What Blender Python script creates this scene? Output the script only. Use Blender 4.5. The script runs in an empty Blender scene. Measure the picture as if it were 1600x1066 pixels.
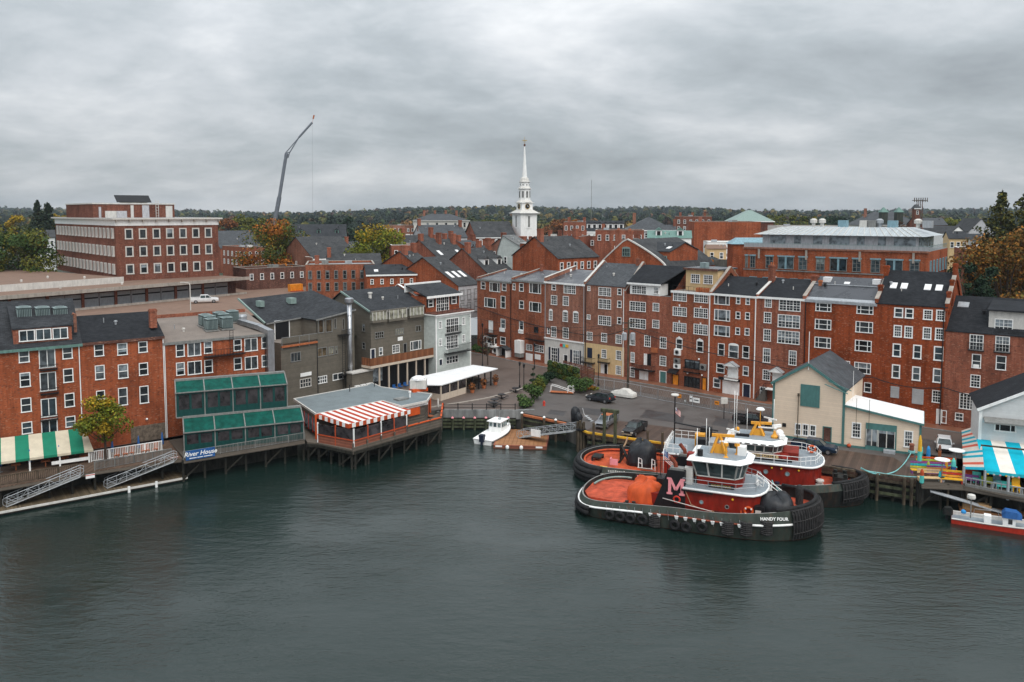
import bpy,bmesh,math,random
import numpy as np
from mathutils import Vector,Matrix
random.seed(7);RNG=np.random.default_rng(7)
SC=bpy.context.scene
COL=SC.collection
R=math.radians
# camera
CAM_F,CAM_PX,CAM_PY=1260.0,800.0,430.0
CAM_H=35.0
PITCH=math.atan((430-333)/CAM_F)
cam=bpy.data.cameras.new('camera');camo=bpy.data.objects.new('camera',cam);COL.objects.link(camo)
camo.location=(0,0,CAM_H);camo.rotation_euler=(math.pi/2-PITCH,0,0)
cam.sensor_width=36;cam.lens=36*CAM_F/1600
cam.shift_y=-(533-CAM_PY)/1600
cam.clip_start=1;cam.clip_end=30000
SC.camera=camo
# sky, sun, exposure
SUN_EL,SUN_AZ=R(52),R(150)
W=bpy.data.worlds.new('World');SC.world=W;W.use_nodes=True
nt=W.node_tree;nt.nodes.clear()
def N(tree,typ,**kw):
 n=tree.nodes.new(typ)
 for k,v in kw.items():
  if k.startswith('i_'):n.inputs[k[2:].replace('_',' ')].default_value=v
  else:setattr(n,k,v)
 return n
def build_world():
 L=nt.links.new
 sky=N(nt,'ShaderNodeTexSky',sky_type='NISHITA',sun_disc=False,sun_elevation=SUN_EL,sun_rotation=SUN_AZ)
 bg1=N(nt,'ShaderNodeBackground',i_Strength=0.06);L(sky.outputs[0],bg1.inputs[0])
 tc=N(nt,'ShaderNodeTexCoord')
 sep=N(nt,'ShaderNodeSeparateXYZ');L(tc.outputs['Generated'],sep.inputs[0])
 def M(op,a,b=None,clamp=False):
  n=N(nt,'ShaderNodeMath',operation=op,use_clamp=clamp)
  for i,v in enumerate((a,b)):
   if v is None:continue
   if isinstance(v,(int,float)):n.inputs[i].default_value=v
   else:L(v,n.inputs[i])
  return n.outputs[0]
 z=M('MAXIMUM',sep.outputs[2],0.0)
 den=M('ADD',z,0.30)
 u=M('DIVIDE',sep.outputs[0],den);v=M('DIVIDE',sep.outputs[1],den)
 cmb=N(nt,'ShaderNodeCombineXYZ');L(u,cmb.inputs[0]);L(v,cmb.inputs[1])
 mp=N(nt,'ShaderNodeMapping');mp.inputs['Rotation'].default_value=(0,0,R(-14));mp.inputs['Scale'].default_value=(1.25,1.5,1)
 mp.inputs['Location'].default_value=(3.1,0.7,0)
 L(cmb.outputs[0],mp.inputs[0])
 n1=N(nt,'ShaderNodeTexNoise',i_Scale=0.55,i_Detail=9.0,i_Roughness=0.55,i_Distortion=0.35);L(mp.outputs[0],n1.inputs[0])
 n2=N(nt,'ShaderNodeTexNoise',i_Scale=1.9,i_Detail=8.0,i_Roughness=0.62,i_Distortion=0.2);L(mp.outputs[0],n2.inputs[0])
 mix=M('ADD',M('MULTIPLY',n1.outputs[0],0.66),M('MULTIPLY',n2.outputs[0],0.34))
 cr=N(nt,'ShaderNodeValToRGB');L(mix,cr.inputs[0])
 e=cr.color_ramp.elements
 e[0].position=0.36;e[0].color=(0.235,0.258,0.276,1)
 e[1].position=0.66;e[1].color=(0.63,0.64,0.65,1)
 m1=cr.color_ramp.elements.new(0.47);m1.color=(0.33,0.36,0.382,1)
 m2=cr.color_ramp.elements.new(0.55);m2.color=(0.44,0.463,0.485,1)
 g=M('ADD',M('MULTIPLY',z,2.0),0.92)
 sc_=N(nt,'ShaderNodeMixRGB',blend_type='MULTIPLY',i_Fac=1.0);L(cr.outputs[0],sc_.inputs[1])
 gc=N(nt,'ShaderNodeCombineXYZ');[L(g,gc.inputs[i])for i in range(3)]
 L(gc.outputs[0],sc_.inputs[2])
 bg2=N(nt,'ShaderNodeBackground',i_Strength=1.0);L(sc_.outputs[0],bg2.inputs[0])
 add=N(nt,'ShaderNodeMixShader',i_Fac=0.93);L(bg1.outputs[0],add.inputs[1]);L(bg2.outputs[0],add.inputs[2])
 out=N(nt,'ShaderNodeOutputWorld');L(add.outputs[0],out.inputs[0])
build_world()
sun=bpy.data.lights.new('sun','SUN');suno=bpy.data.objects.new('sun',sun);COL.objects.link(suno)
sun.energy=1.3;sun.angle=R(40);sun.color=(1,0.95,0.88)
sdir=Vector((math.sin(SUN_AZ)*math.cos(SUN_EL),math.cos(SUN_AZ)*math.cos(SUN_EL),math.sin(SUN_EL)))
suno.rotation_euler=sdir.to_track_quat('Z','Y').to_euler()
SC.view_settings.view_transform='Standard';SC.view_settings.look='None'
SC.view_settings.exposure=0.38;SC.view_settings.gamma=1.0;SC.view_settings.use_curve_mapping=False
SC.render.engine='CYCLES'
# survey: photo pixel -> world (used to place things at their real spots)
_c,_s=math.cos(PITCH),math.sin(PITCH)
def ray(px,py):
 u=(px-CAM_PX)/CAM_F;v=(CAM_PY-py)/CAM_F
 return(u,_c+v*_s,-_s+v*_c)
def G(px,py,z=3.0):
 d=ray(px,py);t=(z-CAM_H)/d[2];return(d[0]*t,d[1]*t)
def DZ(px,py,y):
 d=ray(px,py);t=y/d[1];return(d[0]*t,y,CAM_H+d[2]*t)
def proj(x,y,z):
 dz=z-CAM_H;w=y*_c-dz*_s;v=y*_s+dz*_c
 return(CAM_PX+CAM_F*x/w,CAM_PY-CAM_F*v/w)
def FP(px,py,A,B):
 d=ray(px,py);ex,ey=B[0]-A[0],B[1]-A[1];L=math.hypot(ex,ey);ex/=L;ey/=L
 det=-d[0]*ey+ex*d[1];t=(-A[0]*ey+ex*A[1])/det
 return((d[0]*t-A[0])*ex+(d[1]*t-A[1])*ey,CAM_H+d[2]*t)
# mesh builder
class MB:
 def __init__(s):s.v=[];s.f=[];s.m=[];s.x=None
 def add(s,vs,fs,m=0):
  o=len(s.v)
  if s.x is not None:vs=[tuple(s.x@Vector(p))for p in vs]
  s.v.extend(vs)
  for f in fs:s.f.append(tuple(i+o for i in f));s.m.append(m)
  return s
 def poly(s,pts,m=0):return s.add(list(pts),[tuple(range(len(pts)))],m)
 def bx(s,x0,x1,y0,y1,z0,z1,m=0):
  return s.add([(x0,y0,z0),(x1,y0,z0),(x1,y1,z0),(x0,y1,z0),(x0,y0,z1),(x1,y0,z1),(x1,y1,z1),(x0,y1,z1)],[(3,2,1,0),(4,5,6,7),(0,1,5,4),(1,2,6,5),(2,3,7,6),(3,0,4,7)],m)
 def box(s,c,d,m=0,rz=0):
  k,q=math.cos(rz),math.sin(rz);hx,hy,hz=d[0]/2,d[1]/2,d[2]/2
  vs=[(c[0]+k*a*hx-q*b*hy,c[1]+q*a*hx+k*b*hy,c[2]+e*hz)for e in(-1,1)for a,b in((-1,-1),(1,-1),(1,1),(-1,1))]
  return s.add(vs,[(3,2,1,0),(4,5,6,7),(0,1,5,4),(1,2,6,5),(2,3,7,6),(3,0,4,7)],m)
 def hexa(s,b,t,m=0):
  return s.add(list(b)+list(t),[(3,2,1,0),(4,5,6,7),(0,1,5,4),(1,2,6,5),(2,3,7,6),(3,0,4,7)],m)
 def prism(s,pts,z0,z1,m=0,mt=None,bottom=True):
  n=len(pts)
  s.add([(p[0],p[1],z0)for p in pts]+[(p[0],p[1],z1)for p in pts],[(i,(i+1)%n,n+(i+1)%n,n+i)for i in range(n)],m)
  s.poly([(p[0],p[1],z1)for p in pts],m if mt is None else mt)
  if bottom:s.poly([(p[0],p[1],z0)for p in pts][::-1],m)
  return s
 def beam(s,a,b,w,h,m=0,up=(0,0,1)):
  a=Vector(a);b=Vector(b);d=(b-a).normalized();u=Vector(up)
  if abs(d.dot(u))>.98:u=Vector((1,0,0))
  sx=d.cross(u).normalized()*w/2;sz=sx.cross(d).normalized()*h/2
  vs=[tuple(p+i*sx+j*sz)for p in(a,b)for i,j in((-1,-1),(1,-1),(1,1),(-1,1))]
  return s.add(vs,[(0,1,2,3),(7,6,5,4),(0,4,5,1),(1,5,6,2),(2,6,7,3),(3,7,4,0)],m)
 def tube(s,pts,r,n=6,m=0,cap=True,r1=None):
  P=[Vector(p)for p in pts];k=len(P);rs=[r+((r1 if r1 is not None else r)-r)*i/max(1,k-1)for i in range(k)]
  vs=[];u=None
  for i in range(k):
   d=(P[min(i+1,k-1)]-P[max(i-1,0)]).normalized()
   if u is None:u=d.cross(Vector((0,0,1))if abs(d.z)<.95 else Vector((1,0,0))).normalized()
   u=(u-d*u.dot(d)).normalized();w=d.cross(u)
   vs+=[tuple(P[i]+(u*math.cos(2*math.pi*j/n)+w*math.sin(2*math.pi*j/n))*rs[i])for j in range(n)]
  fs=[(i*n+j,i*n+(j+1)%n,(i+1)*n+(j+1)%n,(i+1)*n+j)for i in range(k-1)for j in range(n)]
  if cap:fs+=[tuple(range(n))[::-1],tuple(range((k-1)*n,k*n))]
  return s.add(vs,fs,m)
 def lathe(s,prof,c=(0,0,0),n=10,m=0,sq=None):
  vs=[];a0=math.pi/n if sq else 0
  for r,z in prof:vs+=[(c[0]+r*math.cos(2*math.pi*j/n+a0),c[1]+r*math.sin(2*math.pi*j/n+a0),c[2]+z)for j in range(n)]
  k=len(prof)
  fs=[(i*n+j,i*n+(j+1)%n,(i+1)*n+(j+1)%n,(i+1)*n+j)for i in range(k-1)for j in range(n)]
  fs+=[tuple(range(n))[::-1],tuple(range((k-1)*n,k*n))]
  return s.add(vs,fs,m)
 def torus(s,c,R0,r,n=14,k=7,m=0,axis='y'):
  vs=[]
  for i in range(n):
   a=2*math.pi*i/n
   for j in range(k):
    b=2*math.pi*j/k;q=R0+r*math.cos(b);h=r*math.sin(b)
    p=(q*math.cos(a),h,q*math.sin(a))if axis=='y' else((h,q*math.cos(a),q*math.sin(a))if axis=='x' else(q*math.cos(a),q*math.sin(a),h))
    vs.append((c[0]+p[0],c[1]+p[1],c[2]+p[2]))
  return s.add(vs,[(i*k+j,((i+1)%n)*k+j,((i+1)%n)*k+(j+1)%k,i*k+(j+1)%k)for i in range(n)for j in range(k)],m)
 def ball(s,c,r,m=0,n=8,k=6,sz=1.0):
  return s.lathe([(max(.001,r*math.sin(math.pi*i/k)),-r*sz*math.cos(math.pi*i/k))for i in range(k+1)],c,n,m)
 def mesh(s,name,mats,smooth=False):
  me=bpy.data.meshes.new(name);me.from_pydata(s.v,[],s.f)
  for t in mats:me.materials.append(mat(t)if isinstance(t,str)else t)
  if len(mats)>1:me.polygons.foreach_set('material_index',s.m)
  if smooth:me.polygons.foreach_set('use_smooth',[True]*len(s.f))
  me.update();return me
 def build(s,name,mats,parent=None,loc=None,rz=0,smooth=False,fix=True):
  if isinstance(mats,str)or not isinstance(mats,(list,tuple)):mats=[mats]
  me=s.mesh(name,mats,smooth)
  if fix:fixn(me)
  return link(name,me,parent,loc,rz)
def fixn(me):
 bm=bmesh.new();bm.from_mesh(me);bmesh.ops.recalc_face_normals(bm,faces=bm.faces);bm.to_mesh(me);bm.free()
def link(name,me,parent=None,loc=None,rz=0):
 o=bpy.data.objects.new(name,me);COL.objects.link(o)
 if loc is not None:o.location=loc
 if rz:o.rotation_euler=(0,0,rz)
 if parent is not None:o.parent=parent
 return o
def thing(name,label,cat,loc=(0,0,0),rz=0,group=None):
 o=bpy.data.objects.new(name,None);COL.objects.link(o);o.empty_display_size=.5
 o.location=loc;o.rotation_euler=(0,0,rz);return tag(o,label,cat,group)
def tag(o,label,cat,group=None):
 o['label']=label;o['category']=cat
 if group:o['group']=group
 return o
def struct(o):o['kind']='structure';return o
def stuff(o):o['kind']='stuff';return o
def copy_tree(o,loc=None,rz=None,label=None):
 c=o.copy();COL.objects.link(c)
 if loc is not None:c.location=loc
 if rz is not None:c.rotation_euler=(0,0,rz)
 if label:c['label']=label
 for ch in list(o.children):
  d=ch.copy();COL.objects.link(d);d.parent=c
  for gch in list(ch.children):
   g=gch.copy();COL.objects.link(g);g.parent=d
 return c
# materials
_M={}
def _base(name,rough=.7,metal=0.0,spec=.4):
 m=bpy.data.materials.new(name);m.use_nodes=True;t=m.node_tree;b=t.nodes['Principled BSDF']
 b.inputs['Roughness'].default_value=rough;b.inputs['Metallic'].default_value=metal
 b.inputs['Specular IOR Level'].default_value=spec
 return m,t,b,t.links.new
def _noise(t,vec,scale,detail=4,rough=.6):
 n=N(t,'ShaderNodeTexNoise',i_Scale=scale,i_Detail=float(detail),i_Roughness=rough);t.links.new(vec,n.inputs[0]);return n.outputs[0]
def _ramp(t,fac,stops):
 r=N(t,'ShaderNodeValToRGB');t.links.new(fac,r.inputs[0]);e=r.color_ramp.elements
 e[0].position,e[0].color=stops[0][0],(*stops[0][1],1);e[1].position,e[1].color=stops[-1][0],(*stops[-1][1],1)
 for p,c in stops[1:-1]:q=e.new(p);q.color=(*c,1)
 return r.outputs[0]
def _mix(t,a,b,fac,mode='MIX'):
 n=N(t,'ShaderNodeMixRGB',blend_type=mode)
 for i,v in((0,fac),(1,a),(2,b)):
  if isinstance(v,(int,float)):n.inputs[i].default_value=v
  elif isinstance(v,tuple):n.inputs[i].default_value=(*v,1)if len(v)==3 else v
  else:t.links.new(v,n.inputs[i])
 return n.outputs[0]
def _math(t,op,a,b=None):
 n=N(t,'ShaderNodeMath',operation=op)
 for i,v in enumerate((a,b)):
  if v is None:continue
  if isinstance(v,(int,float)):n.inputs[i].default_value=v
  else:t.links.new(v,n.inputs[i])
 return n.outputs[0]
def _objvec(t,scale=(1,1,1),gen=False):
 tc=N(t,'ShaderNodeTexCoord');mp=N(t,'ShaderNodeMapping');mp.inputs['Scale'].default_value=scale
 t.links.new(tc.outputs['Object'],mp.inputs[0]);return mp.outputs[0]
def _wallvec(t):
 tc=N(t,'ShaderNodeTexCoord');s=N(t,'ShaderNodeSeparateXYZ');t.links.new(tc.outputs['Object'],s.inputs[0])
 c=N(t,'ShaderNodeCombineXYZ');t.links.new(_math(t,'ADD',s.outputs[0],s.outputs[1]),c.inputs[0]);t.links.new(s.outputs[2],c.inputs[1])
 return c.outputs[0],s
def _bump(t,b,h,strength=.3,dist=.05):
 n=N(t,'ShaderNodeBump',i_Strength=strength,i_Distance=dist);t.links.new(h,n.inputs['Height']);t.links.new(n.outputs[0],b.inputs['Normal'])
def plain(name,col,rough=.6,metal=0.0,var=.18,scale=3.0,spec=.3,streak=True,rust=0.0):
 m,t,b,L=_base(name,rough,metal,spec);v=_objvec(t,(1,1,.35)if streak else(1,1,1))
 f=_noise(t,v,scale,5,.65);lo=tuple(c*(1-var*1.6)for c in col);hi=tuple(min(1,c*(1+var))for c in col)
 c=_ramp(t,f,[(.3,lo),(.68,hi)])
 if rust:c=_mix(t,c,(.13,.045,.018),_math(t,'MULTIPLY',_ramp(t,_noise(t,_objvec(t,(1.2,1.2,.25)),1.6,7,.72),[(.52,(0,0,0)),(.70,(1,1,1))]),rust))
 L(c,b.inputs['Base Color']);_M[name]=m;return m
def brick(name,c1,c2,mortar,mott=.5):
 m,t,b,L=_base(name,.9,0,.08);v,s=_wallvec(t)
 br=N(t,'ShaderNodeTexBrick',i_Scale=1.0,i_Mortar_Size=.013);t.links.new(v,br.inputs[0])
 br.inputs['Brick Width'].default_value=.24;br.inputs['Row Height'].default_value=.085;br.inputs['Bias'].default_value=-.1
 br.inputs['Color1'].default_value=(*c1,1);br.inputs['Color2'].default_value=(*c2,1);br.inputs['Mortar'].default_value=(*mortar,1)
 f1=_noise(t,v,1.1,6,.7);f2=_noise(t,v,.18,4,.6)
 big=_ramp(t,f2,[(.32,(.60,.62,.66)),(.5,(1,1,1)),(.68,(1.16,1.2,1.26))])
 fine=_ramp(t,f1,[(.28,(.62,.60,.60)),(.5,(1,1,1)),(.72,(1.22,1.26,1.3))])
 c=_mix(t,br.outputs[0],fine,mott,'MULTIPLY');c=_mix(t,c,big,.9,'MULTIPLY')
 vc=N(t,'ShaderNodeMapping');vc.inputs['Scale'].default_value=(4.2,11.8,1);t.links.new(v,vc.inputs[0])
 wn=N(t,'ShaderNodeTexVoronoi',i_Scale=1.0);t.links.new(vc.outputs[0],wn.inputs[0])
 sp=N(t,'ShaderNodeSeparateColor');t.links.new(wn.outputs['Color'],sp.inputs[0])
 c=_mix(t,c,(.46,.24,.16),_math(t,'MULTIPLY',_math(t,'GREATER_THAN',sp.outputs[0],.93),.55))
 c=_mix(t,c,(.07,.04,.035),_math(t,'MULTIPLY',_math(t,'LESS_THAN',sp.outputs[1],.10),.5))
 sv=N(t,'ShaderNodeMapping');sv.inputs['Scale'].default_value=(1.6,.09,1);t.links.new(v,sv.inputs[0])
 st=_ramp(t,_noise(t,sv.outputs[0],1.0,5,.7),[(.36,(.56,.55,.55)),(.58,(1,1,1))])
 c=_mix(t,c,st,.75,'MULTIPLY')
 L(c,b.inputs['Base Color']);_bump(t,b,br.outputs['Fac'],-.25,.02);_M[name]=m;return m
def shingle(name,col,rough=.8,row=.16,wet=0.0):
 m,t,b,L=_base(name,rough,0,.12+wet*.4);tc=N(t,'ShaderNodeTexCoord')
 br=N(t,'ShaderNodeTexBrick',i_Scale=1.0,i_Mortar_Size=.012);t.links.new(tc.outputs['Object'],br.inputs[0])
 br.inputs['Brick Width'].default_value=.45;br.inputs['Row Height'].default_value=row
 br.inputs['Color1'].default_value=(*[c*.75 for c in col],1);br.inputs['Color2'].default_value=(*[c*1.3 for c in col],1);br.inputs['Mortar'].default_value=(*[c*.45 for c in col],1)
 f=_noise(t,tc.outputs['Object'],.5,6,.65);g=_ramp(t,f,[(.3,(.6,.6,.6)),(.5,(1,1,1)),(.7,(1.4,1.38,1.35))])
 L(_mix(t,br.outputs[0],g,.8,'MULTIPLY'),b.inputs['Base Color'])
 L(_ramp(t,f,[(.35,(rough-.35*wet,)*3),(.6,(rough,)*3)]),b.inputs['Roughness'])
 _bump(t,b,br.outputs['Fac'],-.3,.03);_M[name]=m;return m
def boards(name,col,w=.14,rough=.7,var=.3,vert=False,axis=None,gap=.55,ns=.85):
 m,t,b,L=_base(name,rough,0,.3)
 tc=N(t,'ShaderNodeTexCoord');s=N(t,'ShaderNodeSeparateXYZ');t.links.new(tc.outputs['Object'],s.inputs[0])
 if axis is None:
  src=_math(t,'ADD',s.outputs[0],s.outputs[1])if vert else s.outputs[2]
 else:src=s.outputs[axis]
 q=_math(t,'DIVIDE',src,w);fr=_math(t,'FRACT',q);fl=_math(t,'FLOOR',q)
 wn=N(t,'ShaderNodeTexWhiteNoise',noise_dimensions='1D');t.links.new(fl,wn.inputs['W'])
 tone=_ramp(t,wn.outputs[0],[(0,tuple(c*(1-var)for c in col)),(1,tuple(min(1,c*(1+var*.6))for c in col))])
 f=_noise(t,_objvec(t,(.8,.8,.8)),1.3,6,.7);g=_ramp(t,f,[(.3,(.72,.72,.72)),(.55,(1,1,1)),(.75,(1.15,1.15,1.15))])
 c=_mix(t,tone,g,ns,'MULTIPLY');ln=_math(t,'LESS_THAN',fr,.1)
 c=_mix(t,c,tuple(k*gap for k in col),ln);L(c,b.inputs['Base Color'])
 _bump(t,b,ln,-.4,.02);_M[name]=m;return m
def stripes(name,cols,w,axis=0,rough=.75):
 m,t,b,L=_base(name,rough,0,.2);tc=N(t,'ShaderNodeTexCoord');s=N(t,'ShaderNodeSeparateXYZ');t.links.new(tc.outputs['Object'],s.inputs[0])
 q=_math(t,'FRACT',_math(t,'DIVIDE',s.outputs[axis],w*len(cols)));r=N(t,'ShaderNodeValToRGB');t.links.new(q,r.inputs[0])
 r.color_ramp.interpolation='CONSTANT';e=r.color_ramp.elements
 e[0].position=0;e[0].color=(*cols[0],1);e[1].position=1/len(cols);e[1].color=(*cols[1],1)
 for i,c in enumerate(cols[2:]):k=e.new((i+2)/len(cols));k.color=(*c,1)
 f=_ramp(t,_noise(t,tc.outputs['Object'],.9,5,.6),[(.3,(.8,.8,.8)),(.6,(1,1,1))])
 L(_mix(t,r.outputs[0],f,.8,'MULTIPLY'),b.inputs['Base Color']);_M[name]=m;return m
def glass(name,dark,light,rough=.06,spec=.6,blind=.75):
 m,t,b,L=_base(name,rough,0,spec);oi=N(t,'ShaderNodeObjectInfo');v=_objvec(t)
 ad=N(t,'ShaderNodeVectorMath',operation='ADD');t.links.new(v,ad.inputs[0]);cb=N(t,'ShaderNodeCombineXYZ')
 t.links.new(_math(t,'MULTIPLY',oi.outputs['Random'],91.0),cb.inputs[0]);t.links.new(cb.outputs[0],ad.inputs[1])
 f=_noise(t,ad.outputs[0],1.1,3,.5);rr=_ramp(t,oi.outputs['Random'],[(0,dark),(.55,tuple(a*.7+c*.3 for a,c in zip(dark,light))),(.8,tuple(a*.5+c*.5 for a,c in zip(dark,light))),(1,light)])
 sz=N(t,'ShaderNodeSeparateXYZ');tc2=N(t,'ShaderNodeTexCoord');t.links.new(tc2.outputs['Object'],sz.inputs[0])
 w7=_math(t,'FRACT',_math(t,'MULTIPLY',oi.outputs['Random'],7.31));bl=_math(t,'GREATER_THAN',sz.outputs[2],_math(t,'SUBTRACT',_math(t,'MULTIPLY',w7,5.0),.45))
 rr=_mix(t,rr,tuple(min(.4,c*3.2)for c in light),_math(t,'MULTIPLY',bl,blind))
 L(_mix(t,rr,_ramp(t,f,[(.35,(.35,.35,.35)),(.62,(1.25,1.25,1.25))]),1.0,'MULTIPLY'),b.inputs['Base Color']);_M[name]=m;return m
def ground_mat(name,col,rough=.85,patch=.35,scale=.25,wet=.0):
 m,t,b,L=_base(name,rough,0,.4);v=_objvec(t)
 f=_noise(t,v,scale,7,.65);f2=_noise(t,v,9.0,3,.6)
 c=_ramp(t,f,[(.3,tuple(k*(1-patch)for k in col)),(.5,col),(.72,tuple(k*(1+patch*.8)for k in col))])
 c=_mix(t,c,_ramp(t,f2,[(.3,(.8,.8,.8)),(.7,(1.18,1.18,1.18))]),.8,'MULTIPLY');L(c,b.inputs['Base Color'])
 L(_ramp(t,f,[(.38,(rough-wet,)*3),(.6,(rough,)*3)]),b.inputs['Roughness']);_M[name]=m;return m
def foliage(name):
 m,t,b,L=_base(name,.8,0,.15);a=N(t,'ShaderNodeVertexColor',layer_name='Col');L(a.outputs[0],b.inputs['Base Color'])
 _M[name]=m;return m
def mat(n):return _M[n]
brick('brick_orange',(.40,.094,.034),(.29,.068,.026),(.29,.155,.105))
brick('brick_red',(.37,.090,.044),(.28,.066,.034),(.29,.17,.12))
brick('brick_rust',(.43,.085,.024),(.35,.068,.020),(.30,.135,.08),.42)
brick('brick_fire',(.37,.060,.012),(.29,.048,.010),(.22,.085,.045),.45)
brick('brick_brown',(.37,.125,.072),(.28,.092,.055),(.30,.205,.155))
brick('brick_dark',(.165,.062,.044),(.13,.05,.037),(.16,.11,.09),.35)
brick('brick_deep',(.24,.062,.034),(.18,.047,.028),(.2,.13,.1),.35)
shingle('slate_grey',(.062,.067,.074),.75,.2,.4)
shingle('shingle_black',(.022,.024,.028),.75)
shingle('shingle_charcoal',(.04,.043,.048),.78)
shingle('shingle_grey',(.058,.06,.063),.8)
shingle('shingle_light',(.15,.155,.155),.8)
ground_mat('roof_wet',(.06,.063,.072),.5,.5,.35,.34)
ground_mat('roof_tan',(.20,.168,.145),.9,.22,.4)
ground_mat('roof_brown',(.20,.125,.09),.9,.18,.5)
ground_mat('roof_greygreen',(.165,.195,.205),.85,.16,.5)
ground_mat('roof_white',(.80,.80,.80),.55,.08,.6)
ground_mat('membrane',(.30,.30,.31),.6,.3,.4,.2)
plain('white',(.89,.89,.87),.5,0,.07,2.0)
plain('offwhite',(.62,.60,.56),.6,0,.12,2.0)
plain('trim_grey',(.22,.22,.21),.6)
plain('cream',(.66,.47,.25),.7,0,.1)
plain('tan',(.60,.50,.40),.7,0,.08)
plain('copper',(.13,.235,.205),.6,0,.2)
plain('copper_light',(.23,.31,.285),.6,0,.15)
plain('teal_trim',(.075,.19,.18),.6,0,.12)
plain('teal_canvas',(.004,.078,.060),.7,0,.3,1.2,.15)
plain('teal_dark',(.006,.055,.05),.5,0,.2)
plain('black',(.012,.012,.014),.5)
plain('black_iron',(.018,.018,.02),.45,.3)
plain('rubber',(.017,.017,.018),.75,0,.5,4.0)
plain('rubber_worn',(.035,.033,.033),.85,0,.5,6.0)
plain('navy',(.015,.022,.045),.5)
plain('steel',(.42,.43,.45),.35,.85,.15)
plain('galv',(.40,.42,.44),.5,.4,.15)
plain('grey_paint',(.36,.38,.40),.5,0,.12)
plain('deck_grey',(.25,.29,.32),.55,0,.12)
plain('concrete',(.36,.32,.28),.85,0,.2,1.2)
plain('concrete_grey',(.22,.225,.22),.88,0,.3,1.0)
plain('concrete_dark',(.10,.095,.085),.9,0,.35,1.0)
plain('stone',(.17,.135,.105),.9,0,.4,2.0,.2,False)
plain('orange',(.48,.075,.022),.6,0,.15)
plain('orange_bright',(.62,.095,.018),.6,0,.12)
plain('door_orange',(.75,.26,.02),.55)
plain('yellow',(.75,.42,.03),.55,0,.12)
plain('mast_yellow',(.78,.36,.04),.55,0,.1)
plain('red',(.55,.045,.025),.5,0,.12)
plain('tug_red',(.24,.017,.009),.5,0,.25,1.4,.25,True,.3)
plain('deck_red',(.50,.085,.04),.7,0,.3,1.0,.2,False,.4)
plain('deck_orange',(.50,.085,.03),.65,0,.28,1.2,.2,False,.35)
plain('hull_green',(.046,.058,.048),.55,0,.3,1.2,.25,True,.45)
plain('hull_black',(.017,.019,.018),.55,0,.4,1.5,.25,True,.3)
plain('antifoul',(.22,.05,.025),.75,0,.3,2.0)
plain('rope_teal',(.22,.52,.52),.8)
plain('rope_tan',(.35,.22,.13),.85)
plain('pink',(.82,.30,.33),.6,0,.05)
plain('tarp_orange',(.60,.09,.02),.62,0,.2,1.0)
plain('tarp_black',(.022,.024,.028),.45,0,.4,1.5)
plain('cardboard',(.42,.26,.13),.8)
plain('skyblue',(.22,.36,.42),.5)
plain('blue',(.02,.10,.30),.5)
plain('blue_bright',(.03,.27,.62),.5)
plain('turquoise',(.02,.45,.55),.6)
plain('aqua',(.10,.55,.50),.6)
plain('lime',(.45,.50,.06),.6)
plain('violet',(.25,.08,.28),.6)
plain('gold',(.5,.34,.1),.4,.5)
plain('terracotta',(.42,.13,.05),.7)
plain('ac_teal',(.27,.34,.34),.5,.2)
plain('ac_dark',(.06,.085,.085),.6)
plain('wall_grey',(.50,.50,.52),.7)
plain('pile',(.085,.066,.045),.9,0,.5,2.0)
plain('pile_wet_shade',(.028,.026,.02),.7,0,.5,2.0)  # dark timber for wet piles; on deck braces the tone stands in for shade
plain('algae',(.07,.08,.045),.85,0,.5,2.0)
plain('bark',(.07,.05,.038),.9)
boards('clap_olive',(.152,.134,.107),.16,.8,.1,gap=.72)
boards('clap_white',(.66,.68,.68),.16,.6,.05,gap=.78,ns=.4)
boards('clap_pale',(.55,.60,.57),.16,.65,.05,gap=.8)
boards('clap_tan',(.80,.65,.50),.3,.7,.04,gap=.86,ns=.3)
boards('cedar',(.28,.105,.045),.28,.75,.35,vert=True)
boards('deck_wood',(.125,.08,.055),.16,.75,.35,axis=0)
boards('dock_wood',(.135,.10,.06),.2,.85,.35,axis=0)
boards('raft_wood',(.34,.16,.07),.18,.75,.3,axis=1)
boards('pier_wood',(.088,.055,.040),.22,.5,.35,axis=0)
boards('seam_metal',(.45,.49,.51),.5,.35,.1,axis=0,gap=.6)
boards('weathered',(.135,.112,.09),.2,.85,.35)
boards('weathered_red',(.26,.09,.055),.2,.8,.4)
boards('grey_board',(.2,.2,.19),.15,.85,.3,vert=True)
boards('roll_door',(.46,.47,.48),.12,.6,.08)
stripes('awn_green',[(.015,.20,.12),(.62,.55,.42)],1.5)
stripes('awn_red',[(.80,.78,.75),(.42,.055,.022)],.62)
stripes('awn_teal',[(.0,.42,.56),(.80,.74,.66)],1.55)
stripes('flag_red',[(.5,.03,.03),(.8,.78,.75)],.09,2)
glass('glass',(.010,.013,.016),(.10,.115,.125))
glass('glass_blue',(.014,.026,.036),(.10,.135,.15))
glass('glass_lit',(.02,.018,.012),(.22,.16,.10))
glass('vinyl',(.035,.03,.032),(.075,.065,.07),.2,.6,0)
glass('wheel_glass',(.02,.035,.036),(.10,.13,.13),.06,.6,0)
ground_mat('asphalt',(.092,.080,.074),.8,.3,.16,.4)
ground_mat('asphalt_dark',(.05,.047,.047),.6,.3,.3,.3)
ground_mat('asphalt_brown',(.115,.085,.070),.75,.3,.12,.3)
ground_mat('brick_paving',(.21,.085,.048),.6,.35,.5,.25)
ground_mat('land',(.03,.04,.02),.9,.4,.02)
foliage('leaves')
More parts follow.
